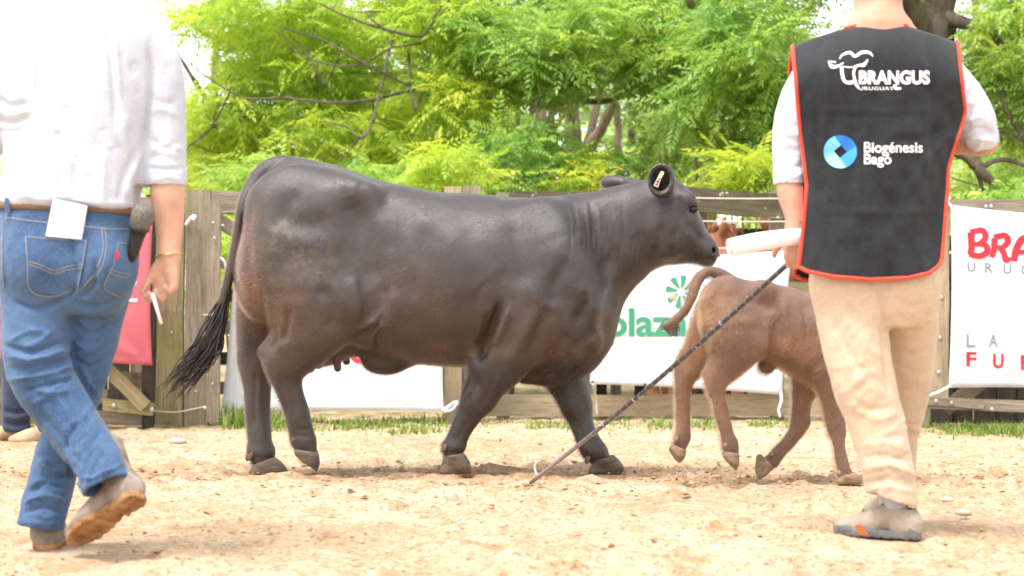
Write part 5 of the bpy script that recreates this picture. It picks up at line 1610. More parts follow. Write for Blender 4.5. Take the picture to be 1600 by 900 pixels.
M_jeans_dark = weave_mat('dark_denim', (0.018, 0.026, 0.05), (0.04, 0.055, 0.09), 6, 0.85, 300, 0.4)
M_stitch = flat('tan_stitching', (0.29, 0.265, 0.26))
M_khaki = weave_mat('beige_trousers', (0.50, 0.375, 0.265), (0.565, 0.44, 0.325), 3, 0.85, 300, 0.3)
M_vest = weave_mat('black_vest_cloth', (0.011, 0.012, 0.014), (0.019, 0.020, 0.023), 7, 0.8, 380, 0.3)
M_trim = weave_mat('red_trim_tape', (0.58, 0.05, 0.025), (0.66, 0.075, 0.035), 20, 0.7, 300, 0.2)
M_belt = mottled('brown_leather', (0.13, 0.07, 0.035), (0.22, 0.13, 0.07), 20, 0.55, 0.4, 90, 0.3)
M_suede = mottled('dusty_suede', (0.17, 0.135, 0.11), (0.32, 0.26, 0.215), 14, 0.95, 0.1, 140, 0.5, 0.004)
M_dirty_sole = mottled('mud_caked_sole', (0.22, 0.105, 0.045), (0.42, 0.24, 0.12), 26, 0.95, 0.1, 60, 0.9, 0.01)
M_shoe = mottled('taupe_nubuck', (0.29, 0.235, 0.185), (0.39, 0.325, 0.265), 14, 0.9, 0.15, 140, 0.4, 0.003)
M_sole_grey = mottled('grey_rubber', (0.10, 0.10, 0.105), (0.19, 0.185, 0.18), 20, 0.7, 0.3, 60, 0.4)
M_accent = flat('orange_rubber', (0.62, 0.11, 0.03))
M_sock = mottled('lilac_sock', (0.36, 0.35, 0.42), (0.46, 0.45, 0.52), 30, 0.95, 0.1, 200, 0.5)
M_hair = mottled('dark_brown_hair', (0.02, 0.013, 0.01), (0.045, 0.03, 0.02), 25, 0.5, 0.4, 120, 0.6, 0.006, (1, 1, 0.3))
M_paper = mottled('white_paper', (0.78, 0.78, 0.79), (0.82, 0.82, 0.83), 8, 0.7, 0.2, 20, 0.1)
M_black_plastic, _t, _b = newmat('black_plastic', 0.4, 0.45); _b.inputs['Base Color'].default_value = (0.02, 0.018, 0.017, 1)
M_mesh_grille = mottled('grey_grille', (0.10, 0.088, 0.075), (0.19, 0.17, 0.145), 160, 0.6, 0.4, 300, 0.8, 0.004)
M_gold, _t, _b = newmat('gold_chain', 0.3, 0.5); _b.inputs['Base Color'].default_value = (0.75, 0.48, 0.16, 1); _b.inputs['Metallic'].default_value = 0.9
M_tan_boot = mottled('tan_suede', (0.40, 0.27, 0.16), (0.52, 0.37, 0.24), 14, 0.95, 0.1, 120, 0.4)

def hand_chains(S, wrist, f, n, t, sc=1.0, curls=((0.35, 0.5, 0.4),) * 4, thumb=(0.5, 0.35), spread=0.05, k=0.006, out=0.70):
    """five separate fingers; f = along the hand, n = palm side, t = thumb side (unit vectors, metres)"""
    f, n, t = [np.array(v, float) / np.linalg.norm(v) for v in (f, n, t)]
    w = np.array(wrist, float)
    m = lambda a, b, c: w + sc * (a * f + b * t + c * n)
    def ch(pts, rr, kk=k):
        if S.Yc is not None:
            q = []
            for p, r in zip(pts, rr):
                pp = to_px(p[None])[0]; q.append((pp[0], pp[1], p[1] - S.Yc, r / (p[1] / F)))
            S.chain(q, kk, smooth=False)
        else:
            S.chain([(*p, r) for p, r in zip(pts, rr)], kk, smooth=False)
    # palm: four metacarpal rods and the heel of the hand
    for b in (-0.028, -0.010, 0.010, 0.028):
        ch([m(0.0, b * 0.55, 0), m(0.05, b * 0.95, 0.003), m(0.092, b * 1.12, 0)], [0.016 * sc, 0.0155 * sc, 0.0125 * sc], 0.014)
    ch([m(0.012, 0.018, 0.006), m(0.055, 0.036, 0.012)], [0.016 * sc, 0.014 * sc], 0.014)
    lens = ((0.040, 0.024, 0.019), (0.046, 0.029, 0.021), (0.043, 0.027, 0.020), (0.032, 0.020, 0.017))
    offs = (0.032, 0.0115, -0.0095, -0.029)
    for i in range(4):
        p = m(0.093 if i != 3 else 0.083, offs[i], 0)
        a = 0.0
        d0 = f + t * spread * (1.2 - i)
        d0 /= np.linalg.norm(d0)
        pts = [p]
        for s_, c_ in zip(lens[i], curls[i]):
            a += c_
            p = p + sc * s_ * (math.cos(a) * d0 + math.sin(a) * n)
            pts.append(p)
        ch(pts, [0.0105 * sc, 0.0096 * sc, 0.0088 * sc, 0.0075 * sc])
    p = m(0.032, 0.036, 0.008); pts = [p]
    d = ((1.32 - out) * f + out * t + 0.30 * n); d /= np.linalg.norm(d)
    pts.append(p + sc * 0.038 * d)
    d2 = d * math.cos(thumb[0]) + (0.6 * n + 0.5 * f - 0.2 * t) * math.sin(thumb[0]); d2 /= np.linalg.norm(d2)
    pts.append(pts[-1] + sc * 0.030 * d2)
    d3 = d2 * math.cos(thumb[1]) + (0.7 * n - 0.5 * t) * math.sin(thumb[1]); d3 /= np.linalg.norm(d3)
    pts.append(pts[-1] + sc * 0.024 * d3)
    ch(pts, [0.015 * sc, 0.0125 * sc, 0.011 * sc, 0.0085 * sc], 0.010)

def head_px(S, cx, cy, d, s, face=1):
    """head and neck in px units; s = px per metre; the face looks away from the camera (+Y) when face = 1"""
    r = lambda m_: m_ * s
    S.ell((cx, cy, d), (r(0.076), 0.098, r(0.105)), 0.0)
    S.ell((cx, cy - r(0.03), d - face * 0.02), (r(0.078), 0.092, r(0.085)), 0.03)
    S.ell((cx, cy + r(0.055), d + face * 0.035), (r(0.058), 0.062, r(0.065)), 0.04)
    S.chain([(cx, cy + r(0.01), d + face * 0.095, r(0.010)), (cx, cy + r(0.035), d + face * 0.112, r(0.015))], 0.015)      # nose
    for sg in (-1, 1):
        S.ell((cx + sg * r(0.031), cy + r(0.0), d + face * 0.098), (r(0.017), 0.018, r(0.012)), 0.012, mode='cut')          # eye sockets
        S.ell((cx + sg * r(0.031), cy + r(0.002), d + face * 0.083), (r(0.012), 0.011, r(0.011)), 0.004)
        S.ell((cx + sg * r(0.079), cy + r(0.012), d - face * 0.005), (r(0.010), 0.020, r(0.032)), 0.008)                    # ears
        S.ell((cx + sg * r(0.030), cy - r(0.018), d + face * 0.090), (r(0.022), 0.012, r(0.007)), 0.012)
    S.chain([(cx - r(0.022), cy + r(0.066), d + face * 0.088, r(0.006)), (cx, cy + r(0.064), d + face * 0.097, r(0.008)), (cx + r(0.022), cy + r(0.066), d + face * 0.088, r(0.006))], 0.008)   # lips
    S.ell((cx, cy + r(0.098), d + face * 0.075), (r(0.022), 0.02, r(0.018)), 0.03)
    S.chain([(cx, cy + r(0.05), d - face * 0.018, r(0.058)), (cx, cy + r(0.13), d - face * 0.025, r(0.060)), (cx, cy + r(0.20), d - face * 0.03, r(0.072))], 0.03)

def hair_cap(parent, cx, cy, d, Yc, s, face, seed):
    S = Sculpt((cx - 0.12 * s, cy + 0.14 * s, d - 0.15), (cx + 0.12 * s, cy - 0.16 * s, d + 0.15), 0.006, Yc)
    S.ell((cx, cy - 0.022 * s, d - face * 0.014), (0.087 * s, 0.106, 0.102 * s), 0.0)
    S.ell((cx, cy + 0.045 * s, d - face * 0.045), (0.070 * s, 0.060, 0.055 * s), 0.02)
    S.ell((cx, cy + 0.075 * s, d + face * 0.105), (0.085 * s, 0.105, 0.135 * s), 0.02, mode='cut')
    V, Q = S.mesh(1)
    V = V + normals(V, Q) * (fbm(V * [90, 90, 30], 2, seed) * 0.004)[:, None]
    return obj('hair', V, Q, M_hair, parent)

def folds_fbm(V, Q, sc, amp, seed):
    N = normals(V, Q)
    n = fbm(V * np.array(sc), 3, seed)
    return V + N * ((1 - np.abs(n) * 1.6) * amp)[:, None]

def surface_strip(parent, name, surf_lookup, lines, w, mat, lift=0.0025):
    bag = Bag()
    for pts in lines:
        q = catmull(np.array(pts, float), 6) if len(pts) > 2 else np.linspace(pts[0], pts[-1], 8)
        T = np.gradient(q, axis=0); T /= np.linalg.norm(T, axis=1)[:, None] + 1e-9
        Nn = np.stack([-T[:, 1], T[:, 0]], 1)
        L_ = [surf_lookup(x, y, lift) for x, y in q - Nn * w / 2]; R_ = [surf_lookup(x, y, lift) for x, y in q + Nn * w / 2]
        n = len(q)
        ok = [i for i in range(n - 1) if all(v is not None for v in (L_[i], L_[i + 1], R_[i], R_[i + 1]))]
        V = [v if v is not None else np.zeros(3) for v in L_ + R_]
        used = sorted({j for i in ok for j in (i, i + 1, n + i, n + i + 1)})
        mp = {u: k for k, u in enumerate(used)}
        if ok: bag.add([V[u] for u in used], [(mp[i], mp[i + 1], mp[n + i + 1], mp[n + i]) for i in ok])
    return bag.obj(name, mat, parent, False)

def near_surface(V, Q):
    """lookup: pixel -> point on the side of the mesh that faces the camera, lifted off it"""
    from mathutils.bvhtree import BVHTree
    bvh = BVHTree.FromPolygons([tuple(v) for v in V.tolist()], [tuple(q) for q in Q.tolist()])
    o = Vector((0, 0, CAMZ))
    def f(px, py, lift=0.003):
        d = Vector(P(px, py, 5.0).tolist()) - o
        d.normalize()
        h = bvh.ray_cast(o, d)
        if h[0] is None: return None
        nn = h[1]
        if nn.dot(d) > 0: nn = -nn
        q = h[0] + nn * lift
        return np.array(q[:])
    return f

def boot(parent, heel, toe_dir, up_dir, mats, L=0.295, shaft=0.15, names=('boot', 'sole'), low=False, thick=0.022, shin=None):
    """footwear built in its own frame (x to the toe, z up) and set down at heel (world point of the sole's heel)"""
    x = np.array(toe_dir, float); x /= np.linalg.norm(x)
    z = np.array(up_dir, float); z = z - x * (z @ x); z /= np.linalg.norm(z)
    y = np.cross(z, x)
    R = np.stack([x, y, z], 1)
    tr = lambda A: np.asarray(A, float) @ R.T + np.array(heel)
    k = L / 0.295
    sh = np.array([0.0, 0, 1.0]) if shin is None else (np.array(shin, float) / np.linalg.norm(shin)) @ R
    S = Sculpt((-0.16, -0.11, -0.04), (L + 0.12, 0.11, shaft + 0.09), 0.0045)
    tz = 0.78 if low else 1.0
    S.chain([(0.042 * k, 0, 0.050, 0.036), (0.10 * k, 0, 0.060, 0.037), (0.165 * k, 0.002, 0.050 * tz, 0.038), (0.215 * k, 0.004, 0.040 * tz, 0.034 * tz), (0.262 * k, 0.002, 0.031 * tz, 0.024 * tz)], 0.015, n=5)
    S.ell((0.205 * k, 0.005, 0.030), (0.072, 0.046, 0.026), 0.02)
    S.ell((0.042 * k, 0, 0.038), (0.046, 0.034, 0.042), 0.02)
    a0 = np.array([0.062 * k, 0, 0.062])
    if low:
        S.chain([(0.050 * k, 0, 0.055, 0.037), (0.062 * k, 0, 0.080, 0.038), (0.085 * k, 0, 0.082, 0.036)], 0.025)
        S.plane((0.05, 0, 0.092), (-0.10, 0, 1), 0.14)
        S.chain([(0.058 * k, 0, 0.075, 0.029), (0.060 * k, 0, 0.15, 0.033)], 0.006, mode='cut')
    else:
        b0, c0 = a0 + sh * shaft * 0.45, a0 + sh * shaft
        S.chain([(*a0, 0.040), (*b0, 0.041), (*c0, 0.043)], 0.035)
    S.plane((0.12, 0, 0.012), (0, 0, -1), 0.4)
    V, Q = S.mesh(1)
    V = V + normals(V, Q) * (fbm(V * [26, 26, 40], 2, 3) * 0.0022)[:, None]
    S2 = Sculpt((-0.05, -0.075, -0.03), (L + 0.05, 0.075, 0.075), 0.0045)
    for zz in (thick * 0.3, thick * 0.8):
        S2.chain([(0.038 * k, 0, zz, 0.038), (0.11 * k, 0.002, zz, 0.034), (0.195 * k, 0.005, zz, 0.047), (0.245 * k, 0.003, zz, 0.036), (0.272 * k, 0.0, zz + 0.004, 0.022)], 0.004, n=5)
    S2.plane((0.12, 0, 0.0), (0, 0, -1), 0.4)
    S2.plane((0.12, 0, thick), (0, 0, 1), 0.4)
    if low:      # rubber wrapped up round toe and heel
        S2.chain([(0.020, -0.026, 0.034, 0.010), (0.004, 0, 0.040, 0.010), (0.020, 0.026, 0.034, 0.010)], 0.012)
        S2.chain([(0.215 * k, -0.040, 0.026, 0.010), (0.282 * k, 0, 0.030, 0.010), (0.215 * k, 0.048, 0.026, 0.010)], 0.012)
    else:
        S2.chain([(0.105 * k, -0.1, -0.004, 0.013), (0.105 * k, 0.1, -0.004, 0.013)], 0.004, mode='cut')
    for i in range(9):
        xx = 0.01 + i * 0.031 * k
        S2.chain([(xx, -0.1, -0.003, 0.006), (xx + 0.01, 0.1, -0.003, 0.006)], 0.002, mode='cut')
    V2, Q2 = S2.mesh(0)
    V2 = V2 + normals(V2, Q2) * (fbm(V2 * 60, 2, 8) * (0.0008 if low else 0.0022))[:, None]
    o = obj(names[0], tr(V), Q, mats[0], parent)
    obj(names[1], tr(V2), Q2, mats[1], parent)
    return o, tr

def seg_folds(rg, c0, c1, half, n, w, dep, curve=6, tilt=0.0):
    """short crosswise folds of cloth along a limb from c0 to c1 (px)"""
    c0, c1 = np.array(c0, float), np.array(c1, float)
    ax = (c1 - c0) / np.linalg.norm(c1 - c0); nx = np.array([-ax[1], ax[0]])
    out = []
    for _ in range(n):
        c = c0 + (c1 - c0) * rg.random()
        a = tilt + rg.normal(0, 0.35)
        d = nx * math.cos(a) + ax * math.sin(a)
        l = half * rg.uniform(0.45, 0.95); off = rg.uniform(-0.5, 0.5) * half
        m_ = c + nx * off
        s = rg.choice([-1, 1])
        out.append(([m_ - d * l, m_ + ax * curve * s, m_ + d * l], w * rg.uniform(0.7, 1.3), dep * rg.uniform(0.4, 1.0) * rg.choice([1, -1, -1])))
    return out

# ------------------------------------------------------------------ the man in the white shirt and blue jeans (left)
def build_left_man():
    Yc, s = 5.05, F / 5.05
    rg = np.random.default_rng(12)
    base = P(110, 862, Yc); base[2] = 0
    root = thing('person', 'man walking away in a white shirt and blue jeans, arm hanging down', 'person', base)
    # --- body (one continuous surface; most of it under the clothes)
    S = Sculpt((-150, 875, -0.42), (310, -170, 0.42), 0.0056, Yc)
    head_px(S, 158, -80, 0.03, s)
    S.loft('z', [(-5, 118, 195, 0.06), (30, 30, 232, 0.08), (80, 5, 240, 0.095), (160, 20, 225, 0.10), (250, 26, 212, 0.095), (330, 20, 198, 0.095), (400, 15, 196, 0.10), (440, 30, 185, 0.09)], 0.05)
    S.chain([(238, 70, 0, 28), (256, 150, 0, 25), (261, 250, 0.0, 25), (262, 300, 0.0, 27.5), (264, 345, 0.0, 23), (265, 385, -0.005, 18), (265, 402, -0.01, 17)], 0.03)
    S.chain([(2, 75, 0, 28), (-10, 140, 0.0, 25), (0, 208, 0.03, 23), (-40, 232, 0.14, 22), (-85, 225, 0.24, 17)], 0.03)
    S.chain([(52, 430, 0, 42), (58, 580, -0.04, 36), (105, 660, -0.06, 26), (135, 705, -0.10, 20)], 0.03)
    S.chain([(160, 430, 0.05, 42), (130, 590, 0.08, 30), (78, 760, 0.06, 22), (68, 808, 0.045, 18)], 0.03)
    w = P(264, 402, Yc - 0.01)
    hand_chains(S, w, (-0.10, -0.06, -1), (-0.40, -0.90, 0.0), (-0.90, 0.40, 0), 0.90, ((0.45, 1.05, 0.8), (0.55, 1.2, 0.8), (0.65, 1.2, 0.8), (0.7, 1.2, 0.8)), (0.45, 0.35), 0.02, out=0.34)
    w = P(-85, 225, Yc + 0.24)
    hand_chains(S, w, (-0.7, 0.7, 0.1), (0.6, 0.6, -0.5), (0.1, 0.4, 0.9), 0.98)
    V, Q = S.mesh(1)
    V = crease(V, Q, [([(240, 300), (246, 340), (252, 385)], 6, 0.003), ([(270, 310), (272, 350), (268, 385)], 5, 0.0025), ([(250, 400), (262, 404), (276, 402)], 3, 0.002), ([(250, 420), (256, 436), (262, 450)], 4, 0.003)])
    obj('body', V, Q, M_skin, root)
    hair_cap(root, 158, -80, 0.03, Yc, s, 1, 2)
    # --- shirt
    S = Sculpt((-120, 345, -0.30), (310, -40, 0.34), 0.0056, Yc)
    S.loft('z', [(-8, 118, 196, 0.075, 0.0), (4, 88, 214, 0.09), (22, 42, 242, 0.105), (60, 2, 258, 0.122), (110, -2, 250, 0.132), (170, 6, 240, 0.136), (240, 8, 230, 0.135), (290, 2, 226, 0.137), (318, 2, 222, 0.134), (327, 6, 216, 0.124)], 0.02, 2.35)
    S.chain([(228, 62, 0, 39), (246, 105, 0, 39), (255, 160, 0, 35.5), (259, 220, 0, 32), (260, 262, 0, 31), (260, 276, 0, 31.5)], 0.035)
    S.chain([(259, 266, 0, 32), (260, 284, 0, 32.5)], 0.006)
    S.plane((260, 291, 0), (0.0, 0, -1), 0.075)
    S.chain([(261, 282, 0, 26), (262, 320, 0, 27)], 0.004, mode='cut')
    S.chain([(18, 66, 0, 40), (2, 120, 0, 39), (-2, 165, 0.0, 37), (2, 198, 0.03, 34), (-28, 218, 0.10, 33)], 0.03)
    S.chain([(0, 205, 0.03, 34), (-26, 217, 0.10, 34)], 0.006)
    S.chain([(-30, 219, 0.11, 25), (-80, 230, 0.22, 27)], 0.004, mode='cut')
    S.plane((-30, 219, 0.11), (-0.55, 0.8, -0.15), 0.08)
    S.chain([(118, -4, -0.05, 9), (158, 2, -0.085, 9), (196, -4, -0.05, 9)], 0.012)     # collar
    V, Q = S.mesh(1)
    ln = [([(165, 33), (172, 80), (178, 140), (182, 200)], 5, 0.008), ([(174, 36), (182, 85), (188, 150)], 5, -0.007), ([(60, 30), (62, 90), (55, 170)], 6, 0.010), ([(68, 40), (70, 110), (62, 200)], 6, -0.005),
          ([(232, 70), (238, 120), (232, 175), (226, 240)], 6, 0.014), ([(60, 20), (140, 26), (225, 22)], 3, 0.003),
          ([(225, 230), (205, 270), (195, 310)], 8, -0.009), ([(212, 235), (196, 275), (184, 318)], 6, 0.009), ([(165, 230), (158, 280), (160, 322)], 8, -0.006), ([(120, 240), (118, 285), (126, 322)], 7, 0.006), ([(90, 235), (84, 280), (88, 318)], 8, -0.006), ([(40, 230), (30, 275), (22, 312)], 8, 0.008), ([(55, 225), (48, 270), (44, 315)], 7, -0.006),
          ([(140, 60), (138, 130), (142, 220)], 9, -0.003), ([(190, 180), (196, 230), (212, 280)], 6, -0.006), ([(8, 300), (60, 310), (110, 306)], 6, -0.006), ([(110, 310), (160, 318), (214, 322)], 6, -0.007),
          ([(236, 150), (255, 162), (276, 158)], 5, 0.003), ([(234, 176), (252, 170), (280, 182)], 5, -0.003), ([(234, 215), (255, 230), (282, 222)], 5, 0.005), ([(234, 236), (262, 226), (288, 234)], 4, -0.004), ([(230, 250), (252, 244), (284, 256)], 4, 0.004), ([(230, 262), (258, 264), (290, 262)], 3, 0.007), ([(236, 282), (262, 276), (286, 284)], 3.5, -0.004),
          ([(-10, 150), (15, 165), (44, 160)], 5, 0.008), ([(-10, 168), (18, 178), (48, 170)], 5, -0.005), ([(-10, 186), (20, 192), (48, 180)], 4, 0.008), ([(0, 205), (24, 204), (46, 192)], 4, 0.006)]
    for i in range(26):
        x, y = rg.uniform(10, 225), rg.uniform(60, 300)
        a = rg.normal(1.4, 0.35); l = rg.uniform(18, 55)
        ln.append(([(x, y), (x + l * 0.5 * math.cos(a) + rg.normal(0, 4), y + l * 0.5 * math.sin(a)), (x + l * math.cos(a), y + l * math.sin(a))], rg.uniform(4, 8), rg.uniform(-0.004, 0.004)))
    V = crease(V, Q, ln)
    V = V + normals(V, Q) * (fbm(V * [14, 14, 6], 3, 7) * 0.0035)[:, None]
    obj('shirt', V, Q, M_shirt, root)
    # --- jeans
    S = Sculpt((-40, 835, -0.32), (240, 315, 0.30), 0.0056, Yc)
    S.loft('z', [(322, 6, 213, 0.116), (350, 2, 214, 0.124), (385, 0, 214, 0.130), (425, 1, 212, 0.126), (465, 8, 200, 0.105), (490, 30, 180, 0.07)], 0.02, 2.4)
    S.ell((56, 415, -0.045), (50, 0.10, 55), 0.04)
    S.ell((160, 415, -0.045), (50, 0.10, 55), 0.04)
    S.chain([(54, 430, 0, 54), (56, 510, -0.02, 53), (62, 580, -0.045, 49.5), (104, 650, -0.06, 45), (146, 715, -0.12, 40.5), (160, 748, -0.155, 39.5), (168, 772, -0.17, 39)], 0.025, n=5)
    S.chain([(156, 430, 0.05, 54), (148, 500, 0.06, 43), (130, 585, 0.08, 38), (100, 680, 0.08, 36), (78, 760, 0.06, 37), (66, 815, 0.04, 36.5), (64, 832, 0.04, 36.5)], 0.022, n=5)
    S.plane((162, 762, -0.165), (0.42, -0.25, -0.85), 0.10)
    S.plane((66, 822, 0.04), (-0.15, 0, -1), 0.10)
    S.chain([(158, 742, -0.15, 31), (176, 790, -0.18, 33)], 0.003, mode='cut')
    S.chain([(68, 806, 0.045, 29), (62, 850, 0.04, 31)], 0.003, mode='cut')
    S.plane((108, 327, 0), (0, 0, 1), 0.24)
    V, Q = S.mesh(1)
    ln = [([(108, 340), (112, 390), (118, 440), (106, 470)], 4.5, 0.012), ([(150, 400), (146, 445), (118, 470)], 6, 0.008), ([(20, 470), (60, 482), (104, 466)], 6, 0.010), ([(110, 470), (150, 480), (196, 462)], 6, 0.009),
          ([(8, 540), (50, 548), (106, 530)], 5, 0.010), ([(8, 556), (55, 562), (108, 545)], 5, -0.010), ([(14, 575), (60, 572), (110, 556)], 5, 0.010), ([(20, 592), (70, 585), (112, 572)], 5, -0.010), ([(30, 612), (80, 600), (116, 590)], 5, 0.008), ([(40, 600), (76, 614), (110, 610)], 5, -0.006),
          ([(60, 640), (100, 690), (130, 730)], 7, 0.006), ([(90, 620), (130, 680), (165, 735)], 7, -0.007), ([(140, 660), (160, 700), (186, 740)], 7, 0.005),
          ([(112, 500), (140, 520), (180, 505)], 5, 0.008), ([(112, 530), (138, 545), (168, 530)], 5, -0.007), ([(112, 560), (140, 572), (160, 560)], 5, 0.008), ([(130, 600), (140, 640), (150, 670)], 6, -0.005),
          ([(40, 770), (70, 756), (104, 764)], 5, 0.010), ([(36, 786), (70, 776), (106, 784)], 5, -0.010), ([(36, 800), (66, 794), (102, 802)], 5, 0.008), ([(60, 720), (80, 735), (110, 730)], 5, -0.009), ([(60, 740), (84, 748), (110, 742)], 5, 0.008), ([(104, 720), (112, 746), (122, 750)], 5, 0.009),
          ([(122, 748), (150, 745), (190, 725)], 4, -0.006), ([(34, 816), (66, 818), (100, 816)], 3, -0.004)]
    ln += seg_folds(rg, (55, 500), (62, 620), 48, 12, 5, 0.005) + seg_folds(rg, (110, 650), (160, 745), 38, 12, 5, 0.0045, tilt=0.6) + seg_folds(rg, (150, 490), (130, 600), 38, 9, 5, 0.005) + seg_folds(rg, (90, 700), (68, 810), 34, 12, 5, 0.005)
    V = crease(V, Q, [(l, w * 0.72, d * 1.4) for l, w, d in ln])
    V = V + normals(V, Q) * (fbm(V * [20, 20, 14], 3, 17) * 0.0035)[:, None]
    jeans = obj('jeans', V, Q, M_jeans, root)
    surf = near_surface(V, Q)
    # pockets: thin raised patches on the seat, with stitching
    def patch(name, outline, mat, lift=0.004, n=9, parent=root):
        a, b, c, d = [np.array(p, float) for p in outline]
        Vp = []
        for i in range(n + 1):
            for j in range(n + 1):
                u, v = i / n, j / n
                p = (a * (1 - u) + b * u) * (1 - v) + (d * (1 - u) + c * u) * v
                if v > 0.7: p = p + np.array([0, 1]) * 10 * (v - 0.7) / 0.3 * (1 - abs(2 * u - 1))
                q = surf(p[0], p[1], lift)
                Vp.append(q if q is not None else surf(p[0] - 6, p[1], lift) if surf(p[0] - 6, p[1], lift) is not None else P(p[0], p[1], Yc - 0.1))
        Qp = [(i * (n + 1) + j, i * (n + 1) + j + 1, (i + 1) * (n + 1) + j + 1, (i + 1) * (n + 1) + j) for i in range(n) for j in range(n)]
        return obj(name, np.array(Vp), np.array(Qp), mat, parent)
    pk = patch('pocket', [(40, 368), (137, 374), (124, 448), (46, 452)], M_jeans)
    surface_strip(pk, 'stitching', surf, [[(41, 371), (90, 374), (136, 377)], [(41, 370), (44, 410), (48, 452), (82, 462), (122, 448)], [(136, 376), (131, 410), (123, 448)], [(46, 408), (66, 415), (84, 422), (104, 417), (130, 413)], [(46, 413), (66, 420), (84, 427), (104, 422), (130, 418)]], 1.1, M_stitch, 0.0055)
    pk = patch('pocket', [(183, 378), (217, 382), (197, 462), (160, 446)], M_jeans)
    surface_strip(pk, 'stitching', surf, [[(184, 380), (200, 382), (212, 385)], [(183, 380), (176, 415), (162, 446), (178, 458), (194, 464)], [(170, 420), (182, 424), (200, 428)], [(169, 425), (182, 430), (198, 433)]], 1.1, M_stitch, 0.0055)
    surface_strip(pk, 'red_tab', surf, [[(181, 394), (180, 406)]], 4.5, M_print_red, 0.007)
    surface_strip(root, 'stitching', surf, [[(10, 340), (50, 345), (100, 352)], [(130, 354), (170, 358), (205, 358)], [(158, 356), (161, 385), (152, 420), (132, 446)], [(163, 356), (166, 385), (157, 422), (136, 450)], [(6, 345), (4, 400), (6, 450)]], 1.2, M_stitch, 0.003)
    # belt and loops
    n = 40
    bag = Bag()
    def belt_pt(a, py, r=0.0):
        c = P(109, py, Yc)
        return c + np.array([math.copysign(abs(math.cos(a)) ** (2 / 2.4), math.cos(a)) * (0.1835 + r), math.copysign(abs(math.sin(a)) ** (2 / 2.4), math.sin(a)) * (0.119 + r), 0])
    Vb = [belt_pt(2 * math.pi * i / n, py + 5 * math.cos(2 * math.pi * i / n), r) for py, r in ((321, 0.001), (321, 0.006), (333, 0.006), (333, 0.001)) for i in range(n)]
    Qb = [(k * n + i, k * n + (i + 1) % n, (k + 1) * n + (i + 1) % n, (k + 1) * n + i) for k in range(3) for i in range(n)]
    obj('belt', np.array(Vb), Qb, M_belt, root)
    for a in (-2.35, -1.50, -1.28):
        q = [belt_pt(a, 318 + 5 * math.cos(a), 0.009), belt_pt(a, 338 + 5 * math.cos(a), 0.009)]
        bag = Bag(); bag.box((q[0] + q[1]) / 2, (0.007, 0.003, 0.019)); bag.obj('belt_loop', M_jeans, root)
    # boots
    toe = P(106, 858, 4.97); heel = P(222, 778, 4.86)
    boot(root, heel, toe - heel, (-0.45, 0.62, 0.62), (M_suede, M_dirty_sole), 0.28, 0.13, shin=(-0.42, 0.42, 0.81))
    h2 = P(70, 856, 5.07); h2[2] = 0.0
    boot(root, h2, (-0.12, 1, 0), (0, 0, 1), (M_suede, M_dirty_sole), 0.29, 0.13)
    # bracelet
    c = P(264, 398, Yc - 0.008)
    Vb, Qb = tube([c + np.array([math.cos(a) * 0.0335, math.sin(a) * 0.0335, 0.004 * math.cos(a)]) for a in np.linspace(0, 2 * math.pi, 28)], 0.0024, 5)
    obj('bracelet', Vb, fixq(Qb), M_gold, root)
    # --- things he carries
    k = thing('folded_paper', 'white folded paper sticking out of the back pocket of the blue jeans', 'paper', P(100, 400, Yc - 0.14))
    pts = [(78, 308), (136, 320), (124, 372), (70, 368)]
    pts = [(83, 310), (136, 321), (127, 374), (71, 369)]
    dd = [-0.155, -0.155, -0.140, -0.140]
    A = [P(x, y, Yc + d) for (x, y), d in zip(pts, dd)]
    Bq = [a + np.array([0, 0.007, 0]) for a in A]
    obj('sheet', np.array(A + Bq), [(3, 2, 1, 0), (4, 5, 6, 7), (0, 1, 5, 4), (1, 2, 6, 5), (2, 3, 7, 6), (3, 0, 4, 7)], M_paper, k, False)
    k = thing('microphone', 'black handheld microphone with grey grille tucked into the jeans at the hip', 'microphone', P(214, 360, Yc - 0.1))
    ax0, ax1 = P(208, 392, Yc - 0.085), P(224, 333, Yc - 0.115)
    Vm, Qm = tube([ax0 + (ax1 - ax0) * t for t in (-0.25, 0, 0.35, 0.55, 0.57, 0.66)], [0.013, 0.017, 0.020, 0.023, 0.028, 0.028], 14)
    obj('handle', Vm, fixq(Qm), M_black_plastic, k)
    Vm, Qm = tube([ax0 + (ax1 - ax0) * t for t in (0.64, 0.67, 0.90, 1.06, 1.16, 1.2)], [0.024, 0.0285, 0.031, 0.0295, 0.022, 0.008], 16)
    obj('grille', Vm, fixq(Qm), M_mesh_grille, k)
    k = thing('cigarette', 'thin white rolled paper held in the fingers of the hanging hand', 'paper', P(246, 480, Yc - 0.05))
    Vm, Qm = tube([P(238, 458, Yc - 0.085), P(252, 506, Yc - 0.080)], 0.0045, 8)
    obj('roll', Vm, fixq(Qm), M_paper, k)
    return root
build_left_man()

